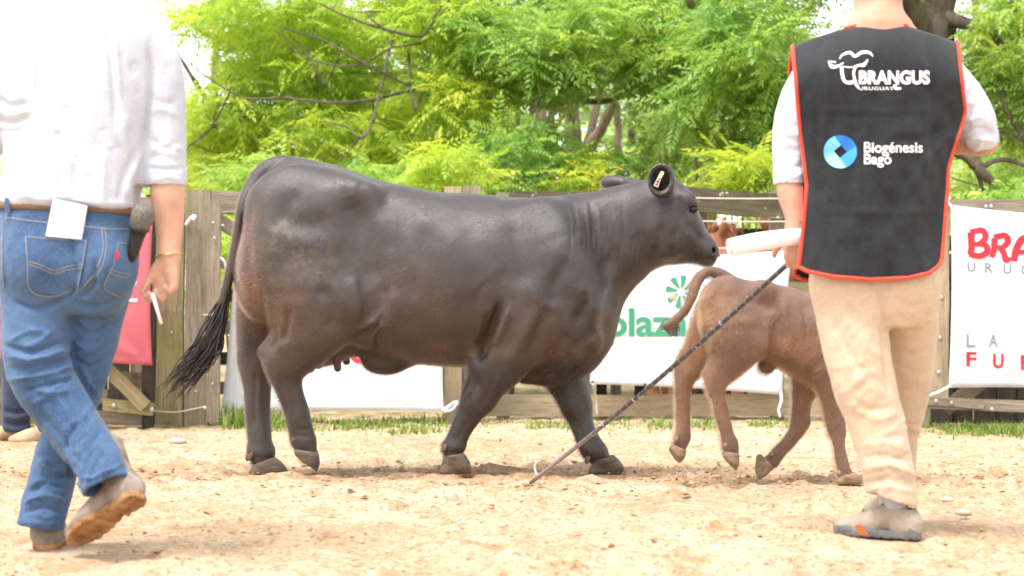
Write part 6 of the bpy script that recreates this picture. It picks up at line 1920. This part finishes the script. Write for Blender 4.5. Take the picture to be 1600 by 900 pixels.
# ------------------------------------------------------------------ the man in the black vest (right)
def build_vest_man():
    Yc, s = 5.40, F / 5.40
    rg = np.random.default_rng(31)
    base = P(1385, 838, Yc); base[2] = 0
    root = thing('person', 'man seen from behind in a black printed vest with red trim and beige trousers', 'person', base)
    S = Sculpt((1195, 850, -0.34), (1580, -160, 0.46), 0.0056, Yc)
    head_px(S, 1372, -68, 0.02, s)
    S.chain([(1372, -20, 0.0, 34), (1372, 20, 0.0, 35), (1372, 60, 0.0, 46)], 0.03)
    S.loft('z', [(38, 1325, 1420, 0.055), (70, 1290, 1456, 0.06), (120, 1280, 1466, 0.075), (220, 1285, 1462, 0.09), (330, 1292, 1448, 0.085), (430, 1282, 1456, 0.09), (470, 1300, 1440, 0.085)], 0.05)
    S.chain([(1262, 118, 0.01, 22), (1238, 190, 0.0, 18), (1234, 262, -0.01, 19), (1236, 300, -0.015, 22), (1242, 335, -0.02, 16.5), (1244, 356, -0.02, 15)], 0.03)
    S.chain([(1482, 112, 0.01, 22), (1512, 150, 0.0, 19), (1534, 212, 0.02, 20), (1536, 220, 0.05, 23), (1500, 222, 0.15, 20), (1440, 220, 0.26, 16)], 0.03)
    S.chain([(1328, 440, 0, 40), (1352, 600, -0.02, 30), (1394, 745, -0.03, 18), (1395, 770, -0.03, 18)], 0.03)
    S.chain([(1418, 440, 0.05, 40), (1421, 600, 0.18, 26), (1402, 740, 0.36, 17), (1401, 765, 0.36, 16)], 0.03)
    hand_chains(S, P(1244, 354, Yc - 0.02), (0.05, 0.12, -1), (0.35, 0.85, 0.05), (-0.85, 0.35, 0), 0.92, ((0.7, 1.0, 0.7),) * 4, (0.4, 0.3))
    hand_chains(S, P(1440, 220, Yc + 0.26), (-1, 0.4, 0), (0, 0.3, 1), (0.2, 1, 0.1), 0.92)
    V, Q = S.mesh(1)
    obj('body', V, Q, M_skin, root)
    hair_cap(root, 1372, -68, 0.02, Yc, s, 1, 5)
    # short hair on the nape
    S = Sculpt((1325, 30, -0.14), (1420, -80, 0.02), 0.005, Yc)
    S.ell((1374, -30, -0.035), (38, 0.048, 41), 0.0)
    V, Q = S.mesh(1)
    V = V + normals(V, Q) * (fbm(V * [120, 120, 40], 2, 9) * 0.004)[:, None]
    obj('hair', V, Q, M_hair, root)
    # shirt
    S = Sculpt((1195, 440, -0.24), (1580, 20, 0.26), 0.0056, Yc)
    S.loft('z', [(42, 1326, 1420, 0.06), (50, 1310, 1434, 0.07), (70, 1278, 1468, 0.078), (120, 1266, 1480, 0.092), (220, 1276, 1474, 0.10), (330, 1282, 1460, 0.105), (420, 1276, 1462, 0.104)], 0.02)
    S.chain([(1268, 118, 0.01, 30), (1249, 155, 0.005, 30), (1236, 205, -0.005, 29), (1234, 262, -0.01, 26.5), (1235, 280, -0.01, 26)], 0.03)
    S.chain([(1234, 262, -0.01, 26), (1235, 282, -0.01, 26)], 0.004)
    S.plane((1235, 288, -0.01), (0, 0, -1), 0.06)
    S.chain([(1235, 278, -0.012, 21), (1237, 310, -0.012, 22)], 0.003, mode='cut')
    S.chain([(1476, 112, 0.01, 30), (1497, 140, 0.005, 31), (1522, 180, 0.0, 31), (1534, 212, 0.02, 27)], 0.03)
    S.plane((1532, 236, 0.02), (0.12, 0.0, -1), 0.07)
    S.chain([(1336, 42, -0.045, 5), (1372, 40, -0.075, 5), (1408, 42, -0.045, 5)], 0.010)
    V, Q = S.mesh(1)
    ln = seg_folds(rg, (1240, 150), (1234, 280), 24, 13, 4, 0.005) + seg_folds(rg, (1500, 110), (1536, 225), 26, 13, 4, 0.006, tilt=0.3)
    ln += [([(1505, 205), (1530, 200), (1556, 208)], 4, 0.007), ([(1505, 222), (1530, 216), (1558, 222)], 4, -0.006), ([(1212, 255), (1236, 262), (1258, 256)], 4, 0.006), ([(1212, 272), (1236, 276), (1258, 270)], 3.5, -0.005)]
    V = crease(V, Q, ln)
    V = V + normals(V, Q) * (fbm(V * [18, 18, 10], 3, 27) * 0.003)[:, None]
    obj('shirt', V, Q, M_shirt2, root)
    # trousers
    S = Sculpt((1240, 835, -0.24), (1500, 335, 0.50), 0.0056, Yc)
    S.loft('z', [(345, 1284, 1458, 0.09), (400, 1274, 1462, 0.10), (440, 1268, 1468, 0.112), (480, 1276, 1462, 0.105), (510, 1300, 1440, 0.07)], 0.02, 2.4)
    S.ell((1322, 440, -0.03), (48, 0.085, 46), 0.04); S.ell((1414, 440, -0.03), (46, 0.085, 46), 0.04)
    S.chain([(1326, 450, 0, 57), (1333, 520, -0.01, 54), (1348, 590, -0.02, 49), (1368, 660, -0.02, 45), (1384, 720, -0.03, 41), (1392, 760, -0.03, 39), (1395, 785, -0.03, 38)], 0.022, n=5)
    S.chain([(1416, 450, 0.04, 52), (1422, 520, 0.10, 42), (1421, 600, 0.18, 34), (1407, 680, 0.27, 28), (1402, 750, 0.35, 27), (1401, 790, 0.36, 27)], 0.02, n=5)
    S.plane((1394, 782, -0.03), (-0.30, 0.0, -1), 0.11)
    S.plane((1402, 772, 0.36), (0, 0, -1), 0.10)
    S.chain([(1392, 764, -0.03, 31), (1396, 812, -0.03, 34)], 0.003, mode='cut')
    S.chain([(1402, 760, 0.36, 21), (1401, 812, 0.36, 22)], 0.003, mode='cut')
    S.plane((1370, 352, 0), (0, 0, 1), 0.2)
    S.ell((1367, 786, -0.10), (10, 0.06, 18), 0.01, math.radians(12), mode='cut')      # slit at the hem
    V, Q = S.mesh(1)
    ln = [([(1372, 440), (1380, 490), (1384, 560), (1392, 620)], 5, 0.016), ([(1300, 450), (1340, 500), (1376, 520)], 7, 0.008), ([(1310, 470), (1345, 530), (1382, 560)], 7, -0.007), ([(1300, 500), (1340, 570), (1390, 610)], 7, 0.006),
          ([(1396, 460), (1420, 480), (1456, 470)], 6, 0.007), ([(1400, 500), (1420, 520), (1450, 512)], 6, -0.006), ([(1400, 545), (1424, 556), (1450, 545)], 6, 0.006),
          ([(1330, 620), (1360, 640), (1400, 632)], 5, 0.007), ([(1335, 640), (1370, 655), (1405, 645)], 5, -0.007), ([(1345, 700), (1380, 690), (1420, 705)], 5, -0.006), ([(1348, 716), (1384, 712), (1424, 722)], 5, 0.009), ([(1350, 735), (1390, 726), (1428, 742)], 5, -0.009), ([(1356, 752), (1392, 748), (1430, 756)], 5, 0.009), ([(1352, 768), (1385, 760), (1432, 770)], 4, -0.007),
          ([(1285, 480), (1300, 560), (1325, 640)], 8, -0.004), ([(1360, 560), (1372, 630), (1385, 700)], 8, -0.005)]
    ln += seg_folds(rg, (1330, 470), (1360, 640), 46, 15, 6, 0.005, tilt=0.5) + seg_folds(rg, (1372, 660), (1392, 765), 38, 14, 5, 0.006) + seg_folds(rg, (1425, 470), (1424, 680), 32, 12, 5, 0.005)
    V = crease(V, Q, [(l, w, d * (0.55 if np.mean([q[1] for q in l]) > 610 else 0.62)) for l, w, d in ln])
    V = V + normals(V, Q) * (fbm(V * [18, 18, 12], 3, 37) * 0.003)[:, None]
    obj('trousers', V, Q, M_khaki, root)
    # shoes and sock
    h = P(1437, 842, Yc - 0.06); h[2] = 0.002
    o, tr = boot(root, h, (-0.79, 0.61, 0), (0, 0, 1), (M_shoe, M_sole_grey), 0.275, 0.09, ('shoe', 'sole'), True, 0.026)
    acc = Bag().add(tr(np.array([(0.135, 0.0520, 0.008), (0.165, 0.0530, 0.008), (0.180, 0.0535, 0.036), (0.164, 0.0530, 0.038)])), [(0, 1, 2, 3)])
    acc.obj('accent', M_accent, root)
    h = P(1402, 820, Yc + 0.34); h[2] = 0.002
    boot(root, h, (-0.08, 1, 0), (0, 0, 1), (M_shoe, M_sole_grey), 0.275, 0.09, ('shoe', 'sole'), True, 0.026)
    S = Sculpt((1360, 822, -0.12), (1430, 745, 0.08), 0.005, Yc)
    S.chain([(1398, 745, -0.03, 22), (1400, 778, -0.03, 20), (1404, 806, -0.015, 15)], 0.0)
    V, Q = S.mesh(1); obj('sock', V, Q, M_sock, root)
    # --- vest: a loose tabard, back and front panel joined at the shoulders
    top = lambda x: np.interp(x, [1232, 1238, 1275, 1306, 1322, 1345, 1372, 1400, 1418, 1436, 1468, 1497, 1510], [74, 72, 58, 48, 44, 39, 36, 37, 41, 46, 56, 67, 70])
    bot = lambda x: np.interp(x, [1240, 1248, 1262, 1300, 1360, 1420, 1452, 1466, 1475], [414, 417, 424, 432, 437, 434, 427, 416, 405])
    xl = lambda y: np.interp(y, [60, 72, 120, 200, 250, 290, 350, 418, 440], [1238, 1238, 1243, 1250, 1256, 1261, 1256, 1248, 1248])
    xr = lambda y: np.interp(y, [60, 68, 120, 175, 205, 235, 262, 300, 400, 420], [1496, 1497, 1502, 1508, 1500, 1489, 1482, 1480, 1472, 1467])
    vf = [([(1300, 60), (1292, 140), (1286, 230)], 10, -0.006), ([(1450, 60), (1456, 150), (1452, 230)], 10, 0.006), ([(1470, 200), (1440, 215), (1400, 220)], 7, 0.007), ([(1488, 215), (1450, 250), (1420, 300)], 9, -0.007), ([(1340, 130), (1342, 220), (1340, 330)], 5, -0.004), ([(1448, 130), (1447, 230), (1444, 330)], 5, -0.004),
          ([(1285, 172), (1370, 174), (1450, 172)], 3, -0.003), ([(1290, 330), (1370, 332), (1460, 330)], 4, -0.003), ([(1470, 260), (1462, 330), (1450, 400)], 9, 0.007), ([(1440, 300), (1425, 360), (1415, 425)], 12, -0.006), ([(1300, 300), (1296, 360), (1290, 420)], 10, 0.006), ([(1390, 350), (1400, 380), (1395, 430)], 10, 0.005), ([(1275, 160), (1280, 230), (1284, 300)], 8, 0.005), ([(1350, 250), (1365, 300), (1362, 350)], 10, 0.003)]
    vfc = [(catmull(np.array(l, float), 4), w, d) for l, w, d in vf]
    def vdepth(px, py):
        px = np.asarray(px, float); py = np.asarray(py, float)
        u = (px - 1372) / 122.0
        d = -0.165 + (0.055 + 0.045 * np.clip((py - 130) / 110, 0, 1) - 0.02 * np.clip((py - 300) / 100, 0, 1)) * np.abs(u) ** 2.4
        tp = np.clip((py - top(px)) / 70.0, 0, 1)
        d = d + 0.105 * (1 - tp) ** 2.5                           # rolls forward over the shoulders
        d = d + 0.018 * np.clip((py - 330) / 100, 0, 1) * np.cos(u * 5) * 0.7
        q = np.stack([px * 0.016, py * 0.009, 0 * px], -1)
        d = d + 0.010 * fbm(q, 3, 44) + 0.004 * fbm(q * 3.1, 2, 45)
        pp = np.stack([px.ravel(), py.ravel()], 1)
        for l, w, dep in vfc:
            dist, t = poly_dist(pp, l)
            d = d + (dep * np.exp(-(dist / w) ** 2)).reshape(px.shape)
        return Yc + d
    def vsurf(px, py, lift=0.0):
        return P(px, py, float(vdepth(np.array([px]), np.array([py]))[0]) - lift)
    nu, nv = 70, 84
    U, Vv = np.meshgrid(np.linspace(0, 1, nu + 1), np.linspace(0, 1, nv + 1), indexing='ij')
    px = 1240 + U * 256; py = np.zeros_like(px)
    for _ in range(6):
        py = top(px) + Vv * (bot(px) - top(px))
        px = xl(py) + U * (xr(py) - xl(py))
    D = vdepth(px, py)
    back = np.stack([(px - 800) * D / F, D, CAMZ + (HOR - py) * D / F], -1)
    front = back.copy()
    mid = Yc + 0.0
    front[..., 1] = mid + (mid - D) * 0.92 + 0.015
    front[..., 0] = 1372 * 0 + (px - 800) * Yc / F
    front[..., 2] = CAMZ + (HOR - (py + 10)) * Yc / F
    Vn = np.concatenate([back.reshape(-1, 3), front.reshape(-1, 3)])
    ng = (nu + 1) * (nv + 1)
    i, j = np.meshgrid(np.arange(nu), np.arange(nv), indexing='ij')
    a = (i * (nv + 1) + j).ravel()
    Qb = np.stack([a, a + 1, a + nv + 2, a + nv + 1], 1)
    Qf = Qb[:, ::-1] + ng
    sh = [k for k in range(nu) if not (1322 < px[k, 0] < 1418)]
    Qs = np.array([(k * (nv + 1), (k + 1) * (nv + 1), ng + (k + 1) * (nv + 1), ng + k * (nv + 1)) for k in sh])
    vest = obj('vest', Vn, np.vstack([Qb, Qf, Qs]), M_vest, root)
    so = vest.modifiers.new('thickness', 'SOLIDIFY'); so.thickness = 0.003; so.offset = -1
    # red binding all the way round the back panel, neck and front panel
    def ribbon(name, path, w=0.0085, th=0.0035):
        path = np.array(path)
        bag = Bag().tube(path, 0.0062, 7)
        return bag.obj(name, M_trim, root, True)
    L_ = [back[0, k] for k in range(0, nv + 1)]; R_ = [back[nu, k] for k in range(nv, -1, -1)]; B_ = [back[k, nv] for k in range(1, nu)]
    ribbon('red_trim', L_ + B_ + R_)
    neck = [back[k, 0] for k in range(nu + 1) if 1318 < px[k, 0] < 1422]
    ribbon('red_trim', neck)
    ribbon('red_trim', [front[0, k] for k in range(nv + 1)] + [front[k, nv] for k in range(1, nu)] + [front[nu, k] for k in range(nv, -1, -1)])
    for (x, y0, y1) in ((1254, 290, 345), (1482, 292, 328)):       # side straps joining back and front
        A = vsurf(x, y0), vsurf(x, y1)
        bag = Bag()
        pts = []
        for q in A:
            pts += [q + np.array([0, 0.0, 0]), q + np.array([(0.004 if x > 1372 else -0.004), 0.07, 0]), q + np.array([0, 0.15, 0])]
        bag.add(pts, [(0, 1, 4, 3), (1, 2, 5, 4)]); bag.obj('side_strap', M_trim, root)
    # --- print on the back of the vest
    em = lay_stroke(vest, 'bull_emblem', [([(1312, 92), (1316, 86), (1328, 82), (1336, 88), (1346, 82), (1358, 82), (1364, 88)], [1.5, 3, 4.5, 4, 4.5, 4, 1.5]),
                                     ([(1295, 97), (1300, 104), (1310, 103), (1318, 98)], [2, 6, 4, 2]), ([(1356, 93), (1350, 101), (1342, 102), (1334, 104)], [2, 6, 4, 2]), ([(1294, 96), (1306, 97)], [2, 2.5]),
                                     ([(1315, 104), (1316, 116), (1320, 127), (1330, 129), (1336, 124)], [5, 5, 5, 6, 3]), ([(1338, 102), (1334, 112), (1335, 122), (1338, 132), (1342, 138)], [4, 4, 4, 5, 3]),
                                     ([(1318, 104), (1326, 105), (1334, 105)], [1.5, 2, 1.5])], vsurf, M_print_white, lift=0.0018)
    lay_text(vest, 'lettering', 'BRANGUS', 1342, 1453, 130.5, 19.5, vsurf, M_print_white, 0.045, 1.02, lift=0.0018)
    lay_text(vest, 'lettering', 'URUGUAY', 1342, 1397, 140.5, 5.0, vsurf, M_print_white, 0.02, 1.1, lift=0.0018)
    lay_stroke(vest, 'lettering', [([(1398, 132), (1400, 138), (1408, 138)], [6, 5, 3])], vsurf, M_print_white, lift=0.0018)
    lay_text(vest, 'lettering', 'Biogénesis', 1350, 1442, 238, 16, vsurf, M_print_white, 0.022, lift=0.0018)
    lay_text(vest, 'lettering', 'Bagó', 1350, 1393, 256, 16, vsurf, M_print_white, 0.022, lift=0.0018)
    blues = [flat('print_blue_deep', (0.03, 0.16, 0.50)), flat('print_blue', (0.06, 0.32, 0.72)), flat('print_blue_pale', (0.30, 0.60, 0.85)), flat('print_blue_light', (0.16, 0.46, 0.80))]
    cx, cy, Ro, Ri = 1313, 237, 26, 9
    for k in range(4):
        pts_o = [(cx + Ro * math.cos(a), cy + Ro * math.sin(a)) for a in np.linspace(math.radians(k * 90 - 110), math.radians(k * 90 - 20), 12)]
        sq = [(cx + Ri * 1.15 * math.cos(a), cy + Ri * 1.15 * math.sin(a)) for a in (math.radians(k * 90 + 5 - 0), math.radians(k * 90 - 90 + 5))]
        ring = pts_o + sq
        bag = Bag()
        n = len(pts_o)
        inner = [np.array(sq[1]) * (1 - t) + np.array(sq[0]) * t for t in np.linspace(0, 1, n)]
        Vr = [vsurf(x, y, 0.0018 + 0.0004 * k) for x, y in pts_o] + [vsurf((x + q[0]) / 2, (y + q[1]) / 2, 0.0018 + 0.0004 * k) for (x, y), q in zip(pts_o, inner)] + [vsurf(q[0], q[1], 0.0018 + 0.0004 * k) for q in inner]
        bag.add(Vr, [(r * n + i_, r * n + i_ + 1, (r + 1) * n + i_ + 1, (r + 1) * n + i_) for r in range(2) for i_ in range(n - 1)])
        bag.obj('circle_emblem', blues[k], vest)
    # --- rolled paper and cattle stick in his left hand
    k = thing('rolled_paper', 'roll of white paper held out at the vest wearer\'s left hand', 'paper', P(1200, 380, Yc - 0.08))
    a, b = P(1140, 387, Yc - 0.10), P(1254, 369, Yc - 0.035)
    d = (b - a) / np.linalg.norm(b - a)
    ts = np.linspace(0, 1, 12)
    path = [a + (b - a) * t + np.array([0, 0, 0.004 * math.sin(3.1 * t)]) for t in ts]
    Vr, Qr = tube(path, 0.0255 + 0.0015 * np.sin(ts * 5), 20, False)
    Vi, Qi = tube(path, 0.0225, 20, False)
    n0 = len(Vr)
    Qr = Qr + [tuple(n0 + x for x in q[::-1]) for q in Qi] + [(j, n0 + j, n0 + (j + 1) % 20, (j + 1) % 20) for j in range(20)] + [(n0 - 20 + j, n0 - 20 + (j + 1) % 20, n0 + n0 - 20 + (j + 1) % 20, n0 + n0 - 20 + j) for j in range(20)]
    obj('outer_sheet', np.vstack([Vr, Vi]), Qr, M_paper, k)
    spiral = [a + d * (-0.004) + 0.020 * (1 - t * 0.75) * (math.cos(t * 15) * np.array([0, 1, 0]) + math.sin(t * 15) * np.array([0, 0, 1])) for t in np.linspace(0, 1, 44)]
    Vs = np.array([p for p in spiral] + [p + d * 0.2 for p in spiral]); m_ = len(spiral)
    obj('inner_coil', Vs, [(i, i + 1, m_ + i + 1, m_ + i) for i in range(m_ - 1)], M_paper, k)
    k = thing('cattle_stick', 'long dark cattle stick with pale spiral bands and a hooked tip, slanting to the ground', 'stick', P(828, 757, 7.25))
    a, b = P(1262, 384, Yc - 0.03), P(829, 755, 7.25)
    b[2] = max(b[2], 0.012)
    d = b - a
    path = [a + d * t + np.array([0, 0, -0.02 * math.sin(math.pi * t)]) for t in np.linspace(0, 1, 26)]
    m, t_, bb = newmat('banded_stick', 0.4, 0.4)
    v = coords(t_)
    # pale spiral tape: bands along the stick, broken up
    dn = d / np.linalg.norm(d)
    dot = N_(t_, 'ShaderNodeVectorMath', operation='DOT_PRODUCT'); dot.inputs[1].default_value = dn.tolist()
    t_.links.new(v, dot.inputs[0])
    mu = N_(t_, 'ShaderNodeMath', operation='MULTIPLY'); mu.inputs[1].default_value = 120.0; t_.links.new(dot.outputs['Value'], mu.inputs[0])
    sn = N_(t_, 'ShaderNodeMath', operation='SINE'); t_.links.new(mu.outputs[0], sn.inputs[0])
    c = mix(t_, ramp(t_, sn.outputs[0], [(0.90, 0.0), (0.99, 0.55)]), (0.045, 0.035, 0.042), (0.36, 0.31, 0.32))
    # the lower third is worn pale
    rr = N_(t_, 'ShaderNodeMapRange'); rr.inputs['From Min'].default_value = -0.9; rr.inputs['From Max'].default_value = -0.25; rr.inputs['To Min'].default_value = 0.0; rr.inputs['To Max'].default_value = 0.7
    t_.links.new(dot.outputs['Value'], rr.inputs['Value'])
    c = mix(t_, rr.outputs['Result'], c, (0.33, 0.26, 0.27))
    t_.links.new(c, bb.inputs['Base Color'])
    Vs, Qs_ = tube(path, np.linspace(0.0075, 0.0085, 26), 9)
    obj('shaft', Vs, fixq(Qs_), m, k)
    # knots of the wrapped tape
    bag = Bag()
    for q in sorted(rg.uniform(0.10, 0.72, 22)):
        i0 = int(q * 25); p = path[i0] + (path[i0 + 1] - path[i0]) * (q * 25 - i0)
        a0 = q * 60
        u = np.cross(dn, [0, 0, 1]); u /= np.linalg.norm(u); w2 = np.cross(dn, u)
        bag.tube([p + 0.010 * (math.cos(a0 + x) * u + math.sin(a0 + x) * w2) + dn * 0.010 * x / 3 for x in np.linspace(0, 2.0, 6)], 0.0013, 4)
    bag.obj('spiral_tape', mottled('pale_tape', (0.42, 0.36, 0.36), (0.56, 0.50, 0.48), 50, 0.6), k)['kind'] = 'stuff'
    e = path[-3]
    Vh, Qh = tube(catmull([path[-2], path[-2] + np.array([-0.012, 0, 0.016]), path[-2] + np.array([-0.016, 0, 0.040]), path[-2] + np.array([-0.006, 0, 0.058])], 4), np.linspace(0.006, 0.003, 13), 6)
    obj('hook', Vh, fixq(Qh), mottled('pale_hook', (0.55, 0.45, 0.40), (0.66, 0.56, 0.5), 30, 0.6), k)
    return root
build_vest_man()

# ------------------------------------------------------------------ onlooker behind the man at the left: dark jeans and tan boots
def build_onlooker():
    Yc, s = 9.95, F / 9.95
    base = P(40, 694, Yc); base[2] = 0
    root = thing('person', 'onlooker in dark jeans and tan boots, nearly hidden behind the man in blue jeans', 'person', base)
    S = Sculpt((-70, 705, -0.35), (150, 170, 0.4), 0.011, Yc)
    head_px(S, 52, 215, 0, s, -1)
    S.loft('z', [(275, 25, 80, 0.07), (300, 0, 105, 0.10), (380, 8, 98, 0.11), (450, 8, 98, 0.12), (480, 15, 92, 0.1)], 0.04)
    for sg in (-1, 1):
        S.chain([(52 + sg * 52, 305, 0, 16), (52 + sg * 60, 370, 0, 13), (52 + sg * 52, 430, -0.05, 11), (52 + sg * 30, 440, -0.15, 9)], 0.03)
        S.chain([(52 + sg * 24, 470, 0, 24), (52 + sg * 24, 580, 0, 16), (52 + sg * 26, 672, 0, 12)], 0.03)
        hand_chains(S, P(52 + sg * 30, 440, Yc - 0.15), (-sg * 1, -0.5, 0), (0, 0.3, -1), (0, -1, 0.2), 1.0)
    V, Q = S.mesh(1); obj('body', V, Q, M_skin, root)
    S = Sculpt((-70, 500, -0.3), (180, 260, 0.3), 0.011, Yc)
    S.loft('z', [(280, 20, 84, 0.085), (300, -6, 110, 0.115), (380, 2, 104, 0.125), (468, 4, 102, 0.13)], 0.03)
    for sg in (-1, 1): S.chain([(52 + sg * 50, 305, 0, 21), (52 + sg * 60, 370, 0, 18), (52 + sg * 54, 425, -0.04, 15)], 0.03)
    V, Q = S.mesh(1); obj('shirt', V, Q, M_jeans_dark, root)
    S = Sculpt((-40, 690, -0.2), (140, 440, 0.2), 0.010, Yc)
    S.loft('z', [(450, 6, 100, 0.13), (500, 8, 98, 0.12), (520, 20, 85, 0.08)], 0.02)
    for sg in (-1, 1):
        c = 52 + sg * 27
        S.chain([(52 + sg * 24, 480, 0, 27), (c, 580, 0, 23), (c, 650, 0, 22), (c, 680, 0, 22)], 0.02)
        S.plane((c, 674, 0), (0, 0, -1), 0.09)
    V, Q = S.mesh(1)
    V = crease(V, Q, [([(5, 640 + 9 * i), (25, 645 + 9 * i), (48, 638 + 9 * i)], 3, 0.012 * (-1) ** i) for i in range(4)])
    obj('jeans', V, Q, M_jeans_dark, root)
    for sg in (-1, 1):
        h = P(52 + sg * 27 + 8, 694, Yc + 0.04); h[2] = 0
        boot(root, h, (-0.75, -0.6, 0), (0, 0, 1), (M_tan_boot, M_tan_boot), 0.27, 0.13)
    hair_cap(root, 52, 215, 0, Yc, s, -1, 12)
build_onlooker()
